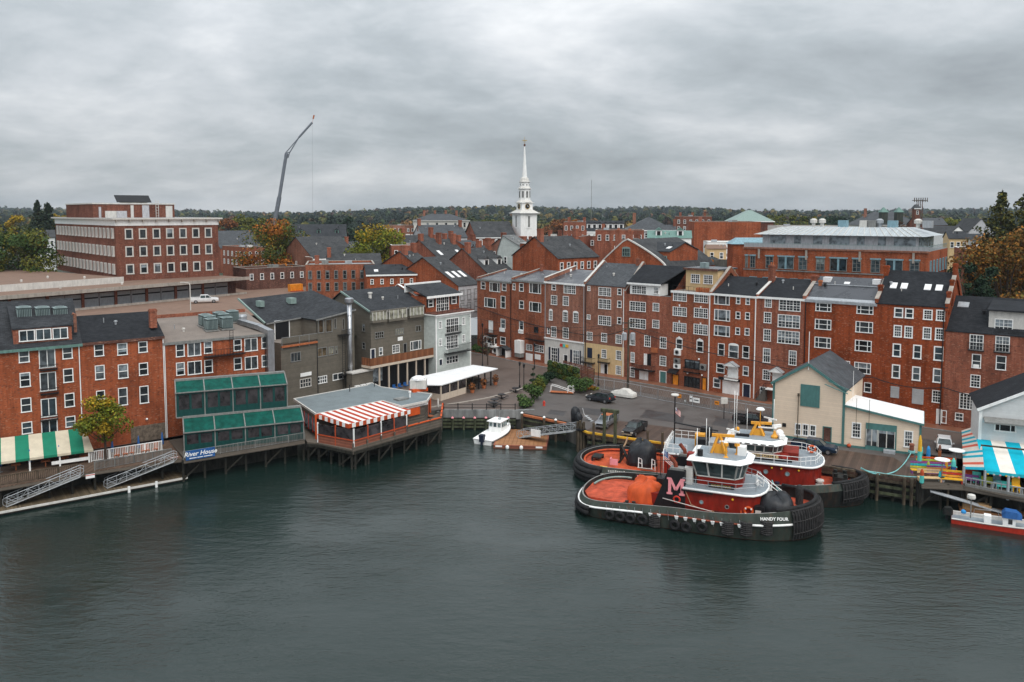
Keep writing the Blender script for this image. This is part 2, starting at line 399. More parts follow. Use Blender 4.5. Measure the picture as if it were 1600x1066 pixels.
# windows
_WC={}
STY={'d':([1],1,2),'6':([1],3,4),'4':([1],2,4),'1':([1],1,1),'s':([1,1],1,1),'t':([1,1,1],2,4),'T':([1,1,1],1,1),'p':([.8,2,.8],1,1),'P':([.8,2,.8],1,2),'g':([1,1,1,1,1,1,1,1],1,5),'f':([1,1],2,4),'q':([1,1,1,1],1,2),'w':([1,1],1,3),'r':([1,1],2,3),'k':([1],2,2)}
def win_mesh(w,h,sty,frame,pane,fw=.11,arch=False,tiny=False):
 key=(round(w,1),round(h,1),sty,frame,pane,fw,arch,tiny)
 if key in _WC:return _WC[key]
 cols,nx,ny=STY[sty];b=MB();hw,hh=w/2,h/2
 y0,y1=-.05,.12
 b.bx(-hw,hw,y0,y1,hh-fw,hh);b.bx(-hw-.04,hw+.04,y0-.05,y1,-hh,-hh+fw)
 b.bx(-hw,-hw+fw,y0,y1,-hh+fw,hh-fw);b.bx(hw-fw,hw,y0,y1,-hh+fw,hh-fw)
 if arch:
  n=8;pts=[(-hw,hh)]+[(hw*math.cos(math.pi-math.pi*i/n),hh+.34*math.sin(math.pi*i/n))for i in range(1,n)]+[(hw,hh)]
  b.add([(x,y0+.005,z)for x,z in pts]+[(x,.03,z)for x,z in pts],[tuple(range(len(pts))),tuple(range(len(pts),2*len(pts)))[::-1]]+[(i,i+len(pts),i+1+len(pts),i+1)for i in range(len(pts)-1)])
 iw=w-2*fw;ih=h-2*fw;tot=sum(cols);x=-hw+fw
 mf=.036 if not tiny else .07
 for ci,c in enumerate(cols):
  cw=iw*c/tot
  if ci:b.bx(x-.042,x+.042,y0+.01,y1-.01,-hh+fw,hh-fw)
  for k in range(1,nx):xx=x+cw*k/nx;b.bx(xx-mf/2,xx+mf/2,.0,.065,-hh+fw,hh-fw)
  for k in range(1,ny):
   zz=-hh+fw+ih*k/ny;m2=.09 if(k*2==ny)else mf
   b.bx(x+(.05 if ci else 0),x+cw-(.05 if ci<len(cols)-1 else 0),-.004 if m2>.06 else .004,.061,zz-m2/2,zz+m2/2)
  x+=cw
 p=MB();T=b if tiny else p
 T.poly([(-hw+fw*.5,.075,-hh+fw*.5),(hw-fw*.5,.075,-hh+fw*.5),(hw-fw*.5,.075,hh-fw*.5),(-hw+fw*.5,.075,hh-fw*.5)],1 if tiny else 0)
 me=b.mesh('window',[frame,pane]if tiny else[frame]);fixn(me)
 mp=None if tiny else p.mesh('pane',[pane])
 _WC[key]=(me,mp);return me,mp
def door_mesh(w,h,frame,leaf):
 key=('D',round(w,1),round(h,1),frame,leaf)
 if key in _WC:return _WC[key]
 b=MB();hw,hh=w/2,h/2;f=.12
 b.bx(-hw,-hw+f,-.05,.12,-hh,hh);b.bx(hw-f,hw,-.05,.12,-hh,hh);b.bx(-hw+f,hw-f,-.05,.12,hh-f,hh)
 p=MB();p.bx(-hw+f,hw-f,.05,.10,-hh,hh-f);n=2
 for i in range(2):
  for k in range(2):
   cw=(w-2*f)/2;ch=(h-f)/2;x=-hw+f+cw*(i+.5);z=-hh+ch*(k+.5)
   p.bx(x-cw*.36,x+cw*.36,.035,.05,z-ch*.38,z+ch*.38)
 me=b.mesh('door',[frame]);mp=p.mesh('door_leaf',[leaf]);_WC[key]=(me,mp);return me,mp
class Zm:
 def __init__(s,ox,oy,sc):s.o=(ox,oy,sc)
 def __call__(s,x,y):return s.o[0]+x/s.o[2],s.o[1]+y/s.o[2]
K=5.33
ZA=Zm(720,400,K);ZB=Zm(960,400,K);ZC=Zm(1060,480,K);ZD=Zm(1240,400,K);ZE=Zm(1300,480,K);Z1=Zm(0,440,K);Z2=Zm(0,600,K);Z3=Zm(240,440,K);Z4=Zm(240,560,K)
Z5=Zm(440,560,K);Z6=Zm(480,420,K);Z7=Zm(60,290,K);Z8=Zm(340,290,K);ZT=Zm(1120,640,4.846);ZQ=Zm(640,560,K);ZP=Zm(840,560,K);ZL=Zm(1360,650,K)
Y3=Zm(600,300,K);Y5=Zm(860,290,K);Y6=Zm(1100,290,K);Y7=Zm(1300,290,K);ID=Zm(0,0,1.0)
class House:
 def __init__(s,name,label,cat,A,B,depth,z0,h,wall,group=None,reveal=True):
  s.A=A;s.B=B;s.D=depth;s.z0=z0;s.h=h;s.wall=wall;s.L=math.hypot(B[0]-A[0],B[1]-A[1]);s.rz=math.atan2(B[1]-A[1],B[0]-A[0])
  s.e=(math.cos(s.rz),math.sin(s.rz));s.n=(-s.e[1],s.e[0])
  s.root=thing(name,label,cat,(A[0],A[1],z0),s.rz,group)
  s.faces={'front':((0,0),(s.L,0)),'right':((s.L,0),(s.L,depth)),'left':((0,depth),(0,0)),'back':((s.L,depth),(0,depth))}
  s.holes={k:[]for k in s.faces};s.reveal=reveal;s.extra=[]
 def w(s,x,y):return(s.A[0]+s.e[0]*x+s.n[0]*y,s.A[1]+s.e[1]*x+s.n[1]*y)
 def at(s,Z,x,y,face='front',off=0.0):
  P0,P1=s.faces[face];d=((P1[0]-P0[0]),(P1[1]-P0[1]));l=math.hypot(*d);o=(d[1]/l*off,-d[0]/l*off)
  px,py=Z(x,y);a=s.w(P0[0]+o[0],P0[1]+o[1]);b=s.w(P1[0]+o[0],P1[1]+o[1]);q=FP(px,py,a,b);return q[0],q[1]-s.z0
 def rect(s,Z,x0,y0,x1,y1,face='front',off=0.0):
  cx,cy=(x0+x1)/2,(y0+y1)/2
  a=s.at(Z,x0,cy,face,off)[0];b=s.at(Z,x1,cy,face,off)[0];t=s.at(Z,cx,y0,face,off)[1];u=s.at(Z,cx,y1,face,off)[1]
  return a,b,u,t
 def put(s,me,sx,z,face='front',name='window',parent=None,out=0.0):
  P0,P1=s.faces[face];d=(P1[0]-P0[0],P1[1]-P0[1]);l=math.hypot(*d);d=(d[0]/l,d[1]/l)
  return link(name,me,parent or s.root,(P0[0]+d[0]*sx+d[1]*out,P0[1]+d[1]*sx-d[0]*out,z),math.atan2(d[1],d[0]))
 def win(s,Z,sty,x0,y0,x1,y1,face='front',frame='white',pane='glass',fw=.11,arch=False,tiny=False,name='window',label=None):
  a,b,u,t=s.rect(Z,x0,y0,x1,y1,face);return s.winr(sty,a,b,u,t,face,frame,pane,fw,arch,tiny,name,label)
 def winr(s,sty,a,b,u,t,face='front',frame='white',pane='glass',fw=.13,arch=False,tiny=False,name='window',label=None):
  w=round(abs(b-a),1);h=round(abs(t-u),1);c=(a+b)/2;z=(u+t)/2
  w=max(w,.4);h=max(h,.4);me,mp=win_mesh(w,h,sty,frame,pane,min(fw,w*.2),arch,tiny)
  if s.reveal and not tiny:s.holes[face].append((c-w/2,c+w/2,z-h/2,z+h/2))
  o=s.put(me,c,z,face,name,out=0 if(s.reveal and not tiny)else .1)
  if label:o['label']=label
  if mp:link('pane',mp,o)
  return o
 def door(s,Z,x0,y0,x1,y1,face='front',frame='white',leaf='white',label=None):
  a,b,u,t=s.rect(Z,x0,y0,x1,y1,face);w=round(b-a,1);h=round(t-u,1);me,mp=door_mesh(max(w,.7),h,frame,leaf);w=max(w,.7)
  c=(a+b)/2;z=(u+t)/2;s.holes[face].append((c-w/2,c+w/2,z-h/2,z+h/2));o=s.put(me,c,z,face,'door');link('door_leaf',mp,o)
  if label:o['label']=label
  return o
 def plate(s,Z,x0,y0,x1,y1,m,name,out=.05,th=.05,face='front',label=None):
  a,b,u,t=s.rect(Z,x0,y0,x1,y1,face);o=s.box(name,a,b,u,t,m,out,th,face)
  if label:o['label']=label
  return o
 def box(s,name,a,b,u,t,m,out=.05,th=.05,face='front'):
  w=b-a;h=t-u;q=MB().bx(-w/2,w/2,-th/2,th/2,-h/2,h/2);return s.put(q.mesh(name,[m]),(a+b)/2,(u+t)/2,face,name,out=out)
 def zat(s,x,y,py):
  wx,wy=s.w(x,y);z=10
  for _ in range(4):
   px,_q=proj(wx,wy,z+s.z0);z=DZ(px,py,wy)[2]-s.z0
  return z
 def add(s,name,mb,m,parent=None,smooth=False):return mb.build(name,m,parent or s.root,smooth=smooth)
 def wallface(s,b,face,hl=None,hr=None):
  P0,P1=s.faces[face];d=(P1[0]-P0[0],P1[1]-P0[1]);l=math.hypot(*d);d=(d[0]/l,d[1]/l);n=(d[1],-d[0])
  H=s.h
  P=lambda q,y,z:(P0[0]+d[0]*q-n[0]*y,P0[1]+d[1]*q-n[1]*y,z)
  hs=[(max(0,a),min(l,c),max(0,u),min(H-.02,t))for a,c,u,t in s.holes[face]if c>0 and a<l and t>0]
  zs=sorted({0,H,*[h[2]for h in hs],*[h[3]for h in hs]})
  for z0,z1 in zip(zs[:-1],zs[1:]):
   if z1-z0<1e-4:continue
   zc=(z0+z1)/2;iv=sorted((h[0],h[1])for h in hs if h[2]<zc<h[3]);x=0
   for a,c in iv:
    if a>x+1e-4:b.poly([P(x,0,z0),P(a,0,z0),P(a,0,z1),P(x,0,z1)])
    x=max(x,c)
   if x<l-1e-4:b.poly([P(x,0,z0),P(l,0,z0),P(l,0,z1),P(x,0,z1)])
  r=.16
  for a,c,u,t in hs:
   for p,q in(((a,u),(a,t)),((c,t),(c,u)),((a,t),(c,t)),((c,u),(a,u))):
    b.poly([P(p[0],0,p[1]),P(p[0],r,p[1]),P(q[0],r,q[1]),P(q[0],0,q[1])])
 def walls(s,top=None,wmat=None):
  """top: list of (y,z) of the side-wall outline above the eave, front to back"""
  b=MB()
  for f in s.faces:s.wallface(b,f)if f!='back' else b.poly([(s.L,s.D,0),(0,s.D,0),(0,s.D,s.h),(s.L,s.D,s.h)])
  if top:
   for x in(0,s.L):b.poly([(x,0,s.h)]+[(x,y,z)for y,z in top]+[(x,s.D,s.h)])
  return s.add('wall',b,wmat or s.wall)
 def roof_x(s,yr,zr,m,zb=None,over=.25,th=.16,eave=None,trim=None,dh=0.0):
  """ridge along the front at depth yr, height zr"""
  zb=s.h if zb is None else zb;D=s.D;L=s.L;h=s.h+dh;o=over;k=(zr-h)/yr;b=MB()
  f=[(-o,-o,h-o*k),(L+o,-o,h-o*k),(L+o,yr,zr),(-o,yr,zr)]
  b.hexa([(p[0],p[1],p[2]+.02)for p in f],[(p[0],p[1],p[2]+th)for p in f])
  if yr<D-.05:
   k2=(zr-zb)/(D-yr);f=[(-o,yr+.003,zr),(L+o,yr+.003,zr),(L+o,D+o,zb-o*k2),(-o,D+o,zb-o*k2)]
   b.hexa([(p[0],p[1],p[2]+.02)for p in f],[(p[0],p[1],p[2]+th)for p in f])
  r=s.add('roof',b,m)
  rv=random.Random(round(L*97))
  for i in range(2):x=L*rv.uniform(.12,.88);y=yr*rv.uniform(.35,.85);z=h+k*y;q=rv.uniform(.4,.9);s.add('vent_pipe',MB().tube([(x,y,z),(x,y,z+q)],.07,6)if i else MB().lathe([(.16,0),(.16,.35),(.26,.4),(.22,.6)],(x,y,z+.1),8),rv.choice(['black','galv','offwhite']))
  if trim:
   t=MB();t.bx(-o,L+o,-o-.12,-o-.005,h-o*k-.22,h-o*k+.14);s.add('eave_board',t,trim)
  return r
 def roof_y(s,xr,zr,m,over=.3,th=.16,trim=None):
  """gable towards the front, ridge at xr running back"""
  L=s.L;D=s.D;o=over;h=s.h;b=MB()
  for x0,x1 in((0,xr),(L,xr)):
   sg=-1 if x0==0 else 1;k=(zr-h)/abs(x1-x0);xa=x0+sg*o;za=h-o*k
   g=[(xa,-o,za),(x1-sg*.002,-o,zr),(x1-sg*.002,D+o,zr),(xa,D+o,za)]
   b.hexa([(p[0],p[1],p[2]+.02)for p in g],[(p[0],p[1],p[2]+th)for p in g])
  r=s.add('roof',b,m)
  for y in(0,D):s.add('gable',MB().poly([(0,y,h),(L,y,h),(xr,y,zr)]),s.wall)
  if trim:
   t=MB()
   for x0 in(0,L):
    sg=-1 if x0==0 else 1;k=(zr-h)/abs(xr-x0)
    t.beam((x0+sg*o,-o-.03,h-o*k+.0),(xr,-o-.03,zr+.0),.08,.34)
   s.add('rake_board',t,trim)
  return r
 def roof_flat(s,m,par=.4,zc=None,cap='concrete',tilt=0.0,inset=.3):
  L=s.L;D=s.D;h=s.h;b=MB();i=inset
  b.hexa([(i,i,h-.35),(L-i,i,h-.35),(L-i,D-i,h-.35+tilt),(i,D-i,h-.35+tilt)],[(i,i,h-.1),(L-i,i,h-.1),(L-i,D-i,h-.1+tilt),(i,D-i,h-.1+tilt)])
  r=s.add('roof',b,m)
  p=MB();H=h+par
  p.bx(0,L,0,i,h,H);p.bx(0,i,i,D-i,h,H+tilt);p.bx(L-i,L,i,D-i,h,H+tilt);p.bx(0,L,D-i,D,h,H+tilt)
  s.add('parapet',p,s.wall)
  if cap:
   c=MB();e=.06
   c.bx(-e,L+e,-e,i+e,H,H+.1);c.bx(-e,i+e,i+e,D-i-e,H+tilt,H+.1+tilt);c.bx(L-i-e,L+e,i+e,D-i-e,H+tilt,H+.1+tilt);c.bx(-e,L+e,D-i-e,D+e,H+tilt,H+.1+tilt);s.add('coping',c,cap)
  return r
 def party(s,x,pts,th=.35,up=.55,m=None,cap='concrete',name='party_wall'):
  """sloped wall between roofs along (y,z) points"""
  b=MB();c=MB()
  for(y0,z0),(y1,z1)in zip(pts[:-1],pts[1:]):
   b.hexa([(x-th/2,y0,z0-.5),(x+th/2,y0,z0-.5),(x+th/2,y1,z1-.5),(x-th/2,y1,z1-.5)],[(x-th/2,y0,z0+up),(x+th/2,y0,z0+up),(x+th/2,y1,z1+up),(x-th/2,y1,z1+up)])
   e=th/2+.05
   c.hexa([(x-e,y0,z0+up),(x+e,y0,z0+up),(x+e,y1,z1+up),(x-e,y1,z1+up)],[(x-e,y0,z0+up+.09),(x+e,y0,z0+up+.09),(x+e,y1,z1+up+.09),(x-e,y1,z1+up+.09)])
  o=s.add(name,b,m or s.wall)
  if cap:s.add('coping',c,cap,o)
  return o
 def chimney(s,x,y,zb,zt,w=.7,d=.9,m=None,pots=0):
  b=MB().bx(x-w/2,x+w/2,y-d/2,y+d/2,zb,zt-.35);b.bx(x-w/2-.07,x+w/2+.07,y-d/2-.07,y+d/2+.07,zt-.35,zt-.12);b.bx(x-w/2,x+w/2,y-d/2,y+d/2,zt-.12,zt)
  o=s.add('chimney',b,m or s.wall)
  if pots:
   q=MB()
   for i in range(pots):q.lathe([(.13,0),(.11,.5)],(x+(i-(pots-1)/2)*.35,y,zt),8)
   s.add('chimney_pot',q,'terracotta',o)
  return o
 def pipe(s,x,z0,z1,m='white',r=.07,out=.12,name='drainpipe'):
  return s.add(name,MB().tube([(x,-out,z0),(x,-out,z1)],r,6),m)
 def skylight(s,x0,x1,t0,t1,f,m='roof_white',name='skylight'):
  """panel lying on a roof slope; f(t)->(y,z)"""
  (ya,za),(yb,zb)=f(t0),f(t1);b=MB()
  b.hexa([(x0,ya,za+.12),(x1,ya,za+.12),(x1,yb,zb+.12),(x0,yb,zb+.12)],[(x0,ya,za+.26),(x1,ya,za+.26),(x1,yb,zb+.26),(x0,yb,zb+.26)])
  return s.add(name,b,m)
def balcony(h,Z,x0,y0,x1,y1,out=1.0,m='black_iron',face='front',name='balcony'):
 a,b,u,t=h.rect(Z,x0,y0,x1,y1,face);q=MB();w=b-a;ht=t-u
 q.bx(-w/2,w/2,-out,0,-.1,0)
 for z in(ht,ht*.12):q.bx(-w/2,w/2,-out,-out+.05,z-.03,z+.03);[q.bx(x-.025,x+.025,-out+.05,0,z-.03,z+.03)for x in(-w/2+.03,w/2-.03)]
 n=max(3,int(w/.16))
 for i in range(n+1):x=-w/2+.02+(w-.04)*i/n;q.bx(x-.014,x+.014,-out+.01,-out+.04,0,ht)
 return h.put(q.mesh(name,[m]),(a+b)/2,u,face,name)
def ac_box(h,Z,x0,y0,x1,y1,m='white',out=.35,name='air_conditioner',fan=True,face='front'):
 a,b,u,t=h.rect(Z,x0,y0,x1,y1,face);w=b-a;H=t-u;q=MB().bx(-w/2,w/2,-out,0,-H/2,H/2)
 o=h.put(q.mesh(name,[m]),(a+b)/2,(u+t)/2,face,name)
 if fan:r=min(w,H)*.36;f=MB().torus((0,-out,0),r,.04,10,5);f.tube([(0,-out-.01,0),(0,-out-.03,0)],r*.8,10,1);f.build('fan_grille',['trim_grey','black'],o)
 return o
def canopy_gable(h,Z,x0,y0,x1,y1,out=1.1,m='grey_paint',face='front'):
 a,b,u,t=h.rect(Z,x0,y0,x1,y1,face);w=b-a;H=t-u;q=MB()
 for sg in(-1,1):q.hexa([(sg*w/2,-out,0),(0,-out,H),(0,0,H),(sg*w/2,0,0)],[(sg*w/2,-out,.12),(0,-out,H+.12),(0,0,H+.12),(sg*w/2,0,.12)])
 q.poly([(-w/2,-out+.05,0),(w/2,-out+.05,0),(0,-out+.05,H)],1)
 for sg in(-1,1):q.beam((sg*w*.4,-out*.8,0),(sg*w*.4,0,-.8),.1,.1,1)
 return h.put(q.mesh('door_canopy',[m,'white']),(a+b)/2,u,face,'door_canopy')
# the long row of brick houses across the street
def _corners():
 base=[(746,548),(799.5,558.8),(851,569),(913,579.8),(975,589.8),(1046.5,601),(1108,611.8),(1180,624)]
 C=[G(*p)for p in base]
 a=C[-1];b=G(1484,667.6)
 for px in(1259.5,1373,1484,1640):
  u=(px-800)/CAM_F;e=((b[0]-a[0]),(b[1]-a[1]));l=math.hypot(*e);e=(e[0]/l,e[1]/l)
  k=(u*a[1]-a[0])/(e[0]-u*e[1]);C.append((a[0]+e[0]*k,a[1]+e[1]*k))
 return C
RC=_corners();RG='brick row houses across from the parking lot'
def rowhouse(i,wall,ey,D,label):
 A,B=RC[i],RC[i+1];h0=House('brick_house',label,'house',A,B,D,3.0,10,wall,RG)
 h0.h=h0.zat(h0.L/2,0,ey);return h0
h=rowhouse(0,'brick_orange',439,9,'leftmost brick row house with flat wet roof and a small arched porch')
for a in[('d',168,215,205,277),('p',240,222,328,298),('d',343,228,380,292),('p',197,350,293,430),('d',333,333,372,437),('d',333,525,372,605),('d',330,675,373,740)]:h.win(ZA,*a)
h.door(ZA,233,540,268,640);balcony(h,ZA,222,612,306,655);ac_box(h,ZA,330,600,368,630,fan=False);ac_box(h,ZA,283,752,327,810,out=.8);ac_box(h,ZA,212,735,245,780,out=.7,m='trim_grey')
a,b,u,t=h.rect(ZA,208,672,300,756);q=MB();w=b-a;H=t-u
q.bx(-w/2,w/2,-.7,0,-H/2,-H*.1);q.bx(-w/2-.05,w/2+.05,-.75,0,H/2-.12,H/2);[q.bx(x-.06,x+.06,-.7,-.58,-H*.1,H/2-.12)for x in(-w/2+.06,-w/5,w/5,w/2-.06)];q.bx(-w/2+.1,w/2-.1,-.55,-.02,-H*.1,H/2-.12,1)
h.put(q.mesh('bay_window',['white','glass']),(a+b)/2,(u+t)/2,'front','bay_window')
a,b,u,t=h.rect(ZA,340,752,420,845);q=MB();w=b-a;H=t-u
q.bx(-w/2,-w/2+.2,-1.6,0,0,H-.5,1);q.bx(w/2-.2,w/2,-1.6,0,0,H-.5,1)
for sg in(-1,1):q.hexa([(sg*w*.58,-1.7,H-.55),(0,-1.7,H),(0,0,H),(sg*w*.58,0,H-.55)],[(sg*w*.58,-1.7,H-.4),(0,-1.7,H+.15),(0,0,H+.15),(sg*w*.58,0,H-.4)])
q.bx(-w/2+.2,w/2-.2,-.1,-.02,0,H-.6,2);h.put(q.mesh('porch',['shingle_grey','white','black']),(a+b)/2,u,'front','porch')
h.walls([(9,h.h+1.6)]);h.roof_x(9,h.h+1.6,'roof_wet',over=.12,trim='trim_grey')
h.party(0,[(0,h.h),(9,h.h+1.6)],.3,.4);h.pipe(h.L-.2,0,h.h-.3,'black_iron')
h=rowhouse(1,'brick_orange',440,9,'brick row house with flat wet roof and white garage doors, second from the left')
for a in[('d',433,228,455,285),('d',487,228,523,297),('p',572,228,668,312),('d',487,373,525,440),('p',570,385,670,467),('d',487,543,523,617)]:h.win(ZA,*a)
h.win(ZA,'1',610,590,645,640,frame='black');balcony(h,ZA,560,655,700,698);ac_box(h,ZA,487,615,523,645,fan=False)
h.win(ZA,'r',543,735,597,790);h.win(ZA,'f',613,742,692,803);h.door(ZA,450,748,473,838,frame='navy',leaf='navy')
h.plate(ZA,543,812,600,872,'white','garage_door');h.plate(ZA,617,820,665,862,'white','garage_panel')
a,b,u,t=h.rect(ZA,473,700,540,838);q=MB().bx(-.9,.9,-1.3,0,u+.9,t);q.bx(-.9,.9,-1.25,-.03,u,u+.9,1);h.put(q.mesh('oriel',['white','trim_grey']),(a+b)/2,0,'front','oriel')
h.walls([(9,h.h+1.7)]);h.roof_x(9,h.h+1.7,'roof_wet',over=.12,trim='trim_grey');h.party(.1,[(0,h.h),(9,h.h+1.7)],.3,.5);h.chimney(1.2,8,h.h+1.2,h.h+3.2,.6,.6,'brick_red')
h.add('roof_vent',MB().lathe([(.55,0),(.55,.9),(.3,1.3),(.05,1.4)],(h.L-.8,8.3,h.h+1.5),10),'white')
h=rowhouse(2,'brick_brown',443,10,'brick row house with white ground floor front and dark shutters')
for a in[('d',757,238,793,287),('t',858,243,957,315),('6',752,328,802,408),('6',850,335,900,415),('d',720,600,740,650),('6',752,588,797,677),('6',850,597,898,687)]:h.win(ZA,*a)
for a in[(735,455,765,537),(850,465,892,548),(935,472,980,557)]:h.win(ZA,'6',*a,arch=True)
h.win(ZA,'6',750,763,808,883);h.win(ZA,'6',932,785,990,905);h.door(ZA,855,820,893,925,leaf='black')
for a in[(733,758,748,880),(808,768,820,885),(912,780,928,903),(990,790,1001,905)]:h.plate(ZA,*a,'navy','shutter')
a,b,u,t=h.rect(ZA,700,708,1030,905);H=t
hs=[q for q in h.holes['front']if q[2]<H];sv=h.holes['front'];h0=h.h;b2=MB();h.holes['front']=[(x0,x1,z0,min(z1,H))for x0,x1,z0,z1 in hs];h.h=H;h.wallface(b2,'front');h.h=h0;h.holes['front']=sv
fo=h.add('shopfront',b2,'offwhite');fo.location=(0,-.04,0)
h.box('cornice',0,h.L,H,H+.25,'white',.12,.24);a,b,u,t=h.rect(ZA,840,737,888,757);q=MB()
for i,c in enumerate((0,1,2)):q.bx((i-1.5)*.75,(i-.5)*.75,-.08,0,-.3,.3,c)
h.put(q.mesh('shop_sign',['red','aqua','yellow']),(a+b)/2,(u+t)/2,'front','shop_sign',out=.1)
h.walls([(10,h.h+2.0)]);h.roof_x(10,h.h+2.0,'roof_wet',over=.12,trim='white');h.party(.0,[(0,h.h),(10,h.h+2.0)],.35,.9,cap='offwhite');h.pipe(h.L-.15,0,h.h-.2,'grey_paint');h.pipe(.2,H,h.h-.2,'grey_paint')
h=rowhouse(3,'brick_brown',447,12,'brick row house with grey slate roof over a yellow painted ground floor')
for a in[('k',1055,250,1080,292),('t',1147,262,1252,335),('d',1305,270,1340,327),('t',1147,360,1252,443),('d',1303,373,1340,432),('k',1050,488,1080,530),('t',1145,500,1252,578),('d',1303,510,1338,570),('6',1050,633,1097,703),('6',1170,643,1218,718),('6',1290,655,1340,732),('6',1172,778,1215,852),('6',1292,788,1338,868),('6',1290,913,1337,990),('6',1050,890,1093,940)]:h.win(ZA,*a)
h.plate(ZA,1055,765,1095,850,'navy','shutter');h.door(ZA,1166,893,1190,992);h.door(ZA,1191,895,1225,992,leaf='black')
a,b,u,t=h.rect(ZA,1030,742,1362,990);H=t;hs=[q for q in h.holes['front']if q[2]<H];sv=h.holes['front'];h0=h.h;b2=MB();h.holes['front']=hs;h.h=H;h.wallface(b2,'front');h.h=h0;h.holes['front']=sv
fo=h.add('painted_front',b2,'cream');fo.location=(0,-.03,0);balcony(h,ZA,1160,850,1245,885,1.0);balcony(h,ZA,1018,845,1120,885,1.2)
zr=h.zat(h.L/2,6.5,413);h.walls([(6.5,zr)]);h.roof_x(6.5,zr,'slate_grey',over=.1);h.party(.0,[(-.1,h.h),(6.5,zr),(12,h.h)],.4,.55,cap='offwhite');h.pipe(.3,0,h.h,'black_iron');h.chimney(h.L-1.2,6.3,zr-1,zr+1.4,.6,.6,'brick_red');h.pipe(h.L-.2,0,h.h-.3,'white')
h=rowhouse(4,'brick_red',461.5,12,'brick row house with wide white dormer under a black roof')
for a in[('t',127,380,262,463),('6',320,392,373,462),('t',125,522,262,605),('6',317,532,373,603),('6',130,655,173,745),('6',250,662,302,757),('6',380,675,433,772),('6',135,803,170,887),('6',377,832,432,917),('6',130,925,170,1010)]:h.win(ZB,*a)
h.door(ZB,245,813,273,910);h.door(ZB,274,816,305,915,frame='black',leaf='black');h.door(ZB,208,945,245,1042);h.door(ZB,247,945,282,1045);h.door(ZB,375,958,434,1068,leaf='teal_trim')
balcony(h,ZB,165,905,340,945,1.2);ac_box(h,ZB,310,765,362,805,'terracotta',.3,fan=False)
zt=h.zat(3,0,443);zr=h.zat(h.L/2,6.5,416.5);a,_,_,_=h.rect(ZB,130,240,378,320);L0=a;L1=h.rect(ZB,130,240,378,320)[1]
b=MB().bx(L0,L1,.02,3.0,h.h,zt);dm=h.add('dormer',b,'white');
for sty,x0,y0,x1,y1 in(('t',145,247,270,318),('6',328,260,372,316)):
 q=h.rect(ZB,x0,y0,x1,y1);me,mp=win_mesh(round(q[1]-q[0],1),round(q[3]-q[2],1),sty,'white','glass');o=h.put(me,(q[0]+q[1])/2,(q[2]+q[3])/2,'front','window',dm,out=.06);link('pane',mp,o)
b=MB();f=[(L0-.4,-.4,zt-.1),(L1+.4,-.4,zt-.1),(h.L+.1,6.5,zr),(0,6.5,zr)];b.hexa(f,[(p[0],p[1],p[2]+.2)for p in f]);f=[(0,6.503,zr),(h.L+.1,6.503,zr),(h.L+.1,12,h.h),(0,12,h.h)];b.hexa(f,[(p[0],p[1],p[2]+.2)for p in f]);h.add('roof',b,'shingle_black')
h.add('dormer_eave',MB().bx(L0-.45,L1+.45,-.5,-.41,zt-.22,zt+.12),'white')
h.walls([(6.5,zr-.1)]);h.party(.0,[(-.1,h.h),(6.5,zr+.2),(12,h.h)],.4,.5,cap='concrete');h.add('flashing',MB().bx(L1+.4,h.L-.1,.1,.5,h.h,h.h+.1),'trim_grey')
h=rowhouse(5,'brick_orange',456.5,12,'brick row house with cream rooftop penthouse and orange doors at street level')
for a in[('t',490,297,602,377),('t',665,308,782,390),('t',487,425,602,503),('t',663,435,780,517),('t',487,557,600,637),('t',660,570,778,657)]:h.win(ZB,*a)
for a in[(513,692,567,778),(685,708,740,803)]:h.win(ZB,'d',*a,arch=True)
kb=MB().hexa([(-.09,-.08,-.2),(.09,-.08,-.2),(.09,0,-.2),(-.09,0,-.2)],[(-.15,-.08,.2),(.15,-.08,.2),(.15,0,.2),(-.15,0,.2)]).mesh('keystone',['white'])
for x,y in[(543,412),(720,428),(541,548),(718,565),(540,680),(711,695)]:q=h.at(ZB,x,y);h.put(kb,q[0],q[1],'front','keystone')
ac_box(h,ZB,508,775,556,825,out=.5);ac_box(h,ZB,505,850,550,895,'trim_grey',.5);ac_box(h,ZB,503,897,552,935,out=.5);ac_box(h,ZB,722,900,768,950,'trim_grey',.5)
h.win(ZB,'T',585,866,713,940,frame='black');h.door(ZB,480,985,537,1072,frame='black',leaf='door_orange');h.win(ZC,'q',48,582,180,690,frame='black');h.door(ZC,195,585,235,697,frame='black',leaf='door_orange')
balcony(h,ZB,585,935,715,970,.5);a,b,u,t=h.rect(ZB,455,940,545,978);h.put(MB().hexa([(-1,-1.1,-.3),(1,-1.1,-.3),(1,0,.3),(-1,0,.3)],[(-1,-1.1,-.2),(1,-1.1,-.2),(1,0,.4),(-1,0,.4)]).mesh('door_canopy',['black']),(a+b)/2,(u+t)/2,'front','door_canopy')
lm=MB().ball((0,-.25,0),.16,0,8,6).mesh('wall_lamp',['white'])
for x,y in[(710,858),(615,975),(735,992)]:q=h.at(ZB,x,y);h.put(lm,q[0],q[1],'front','wall_lamp')
pz=h.zat(h.L/2,3.2,421.5);b=MB();x0,x1=h.L*.13,h.L*.93;b.bx(x0,x1,3.2,9.5,h.h,pz);ph=h.add('penthouse',b,'cream')
for cx in(.38,.70):
 me,mp=win_mesh(1.9,1.7,'f','white','glass');o=link('window',me,ph,(h.L*cx,3.12,h.h+(pz-h.h)*.56));link('pane',mp,o)
h.add('penthouse_roof',MB().bx(x0-.3,x1+.3,2.7,9.8,pz,pz+.25),'roof_wet');h.add('fascia',MB().bx(x0-.32,x1+.32,2.62,2.695,pz-.12,pz+.27),'brick_dark')
b=MB();b.bx(.2,h.L-.2,.15,.2,h.h+.95,h.h+1.0);[b.bx(x,x+.05,.15,.2,h.h,h.h+.95)for x in np.linspace(.2,h.L-.25,8)];h.add('terrace_rail',b,'black_iron')
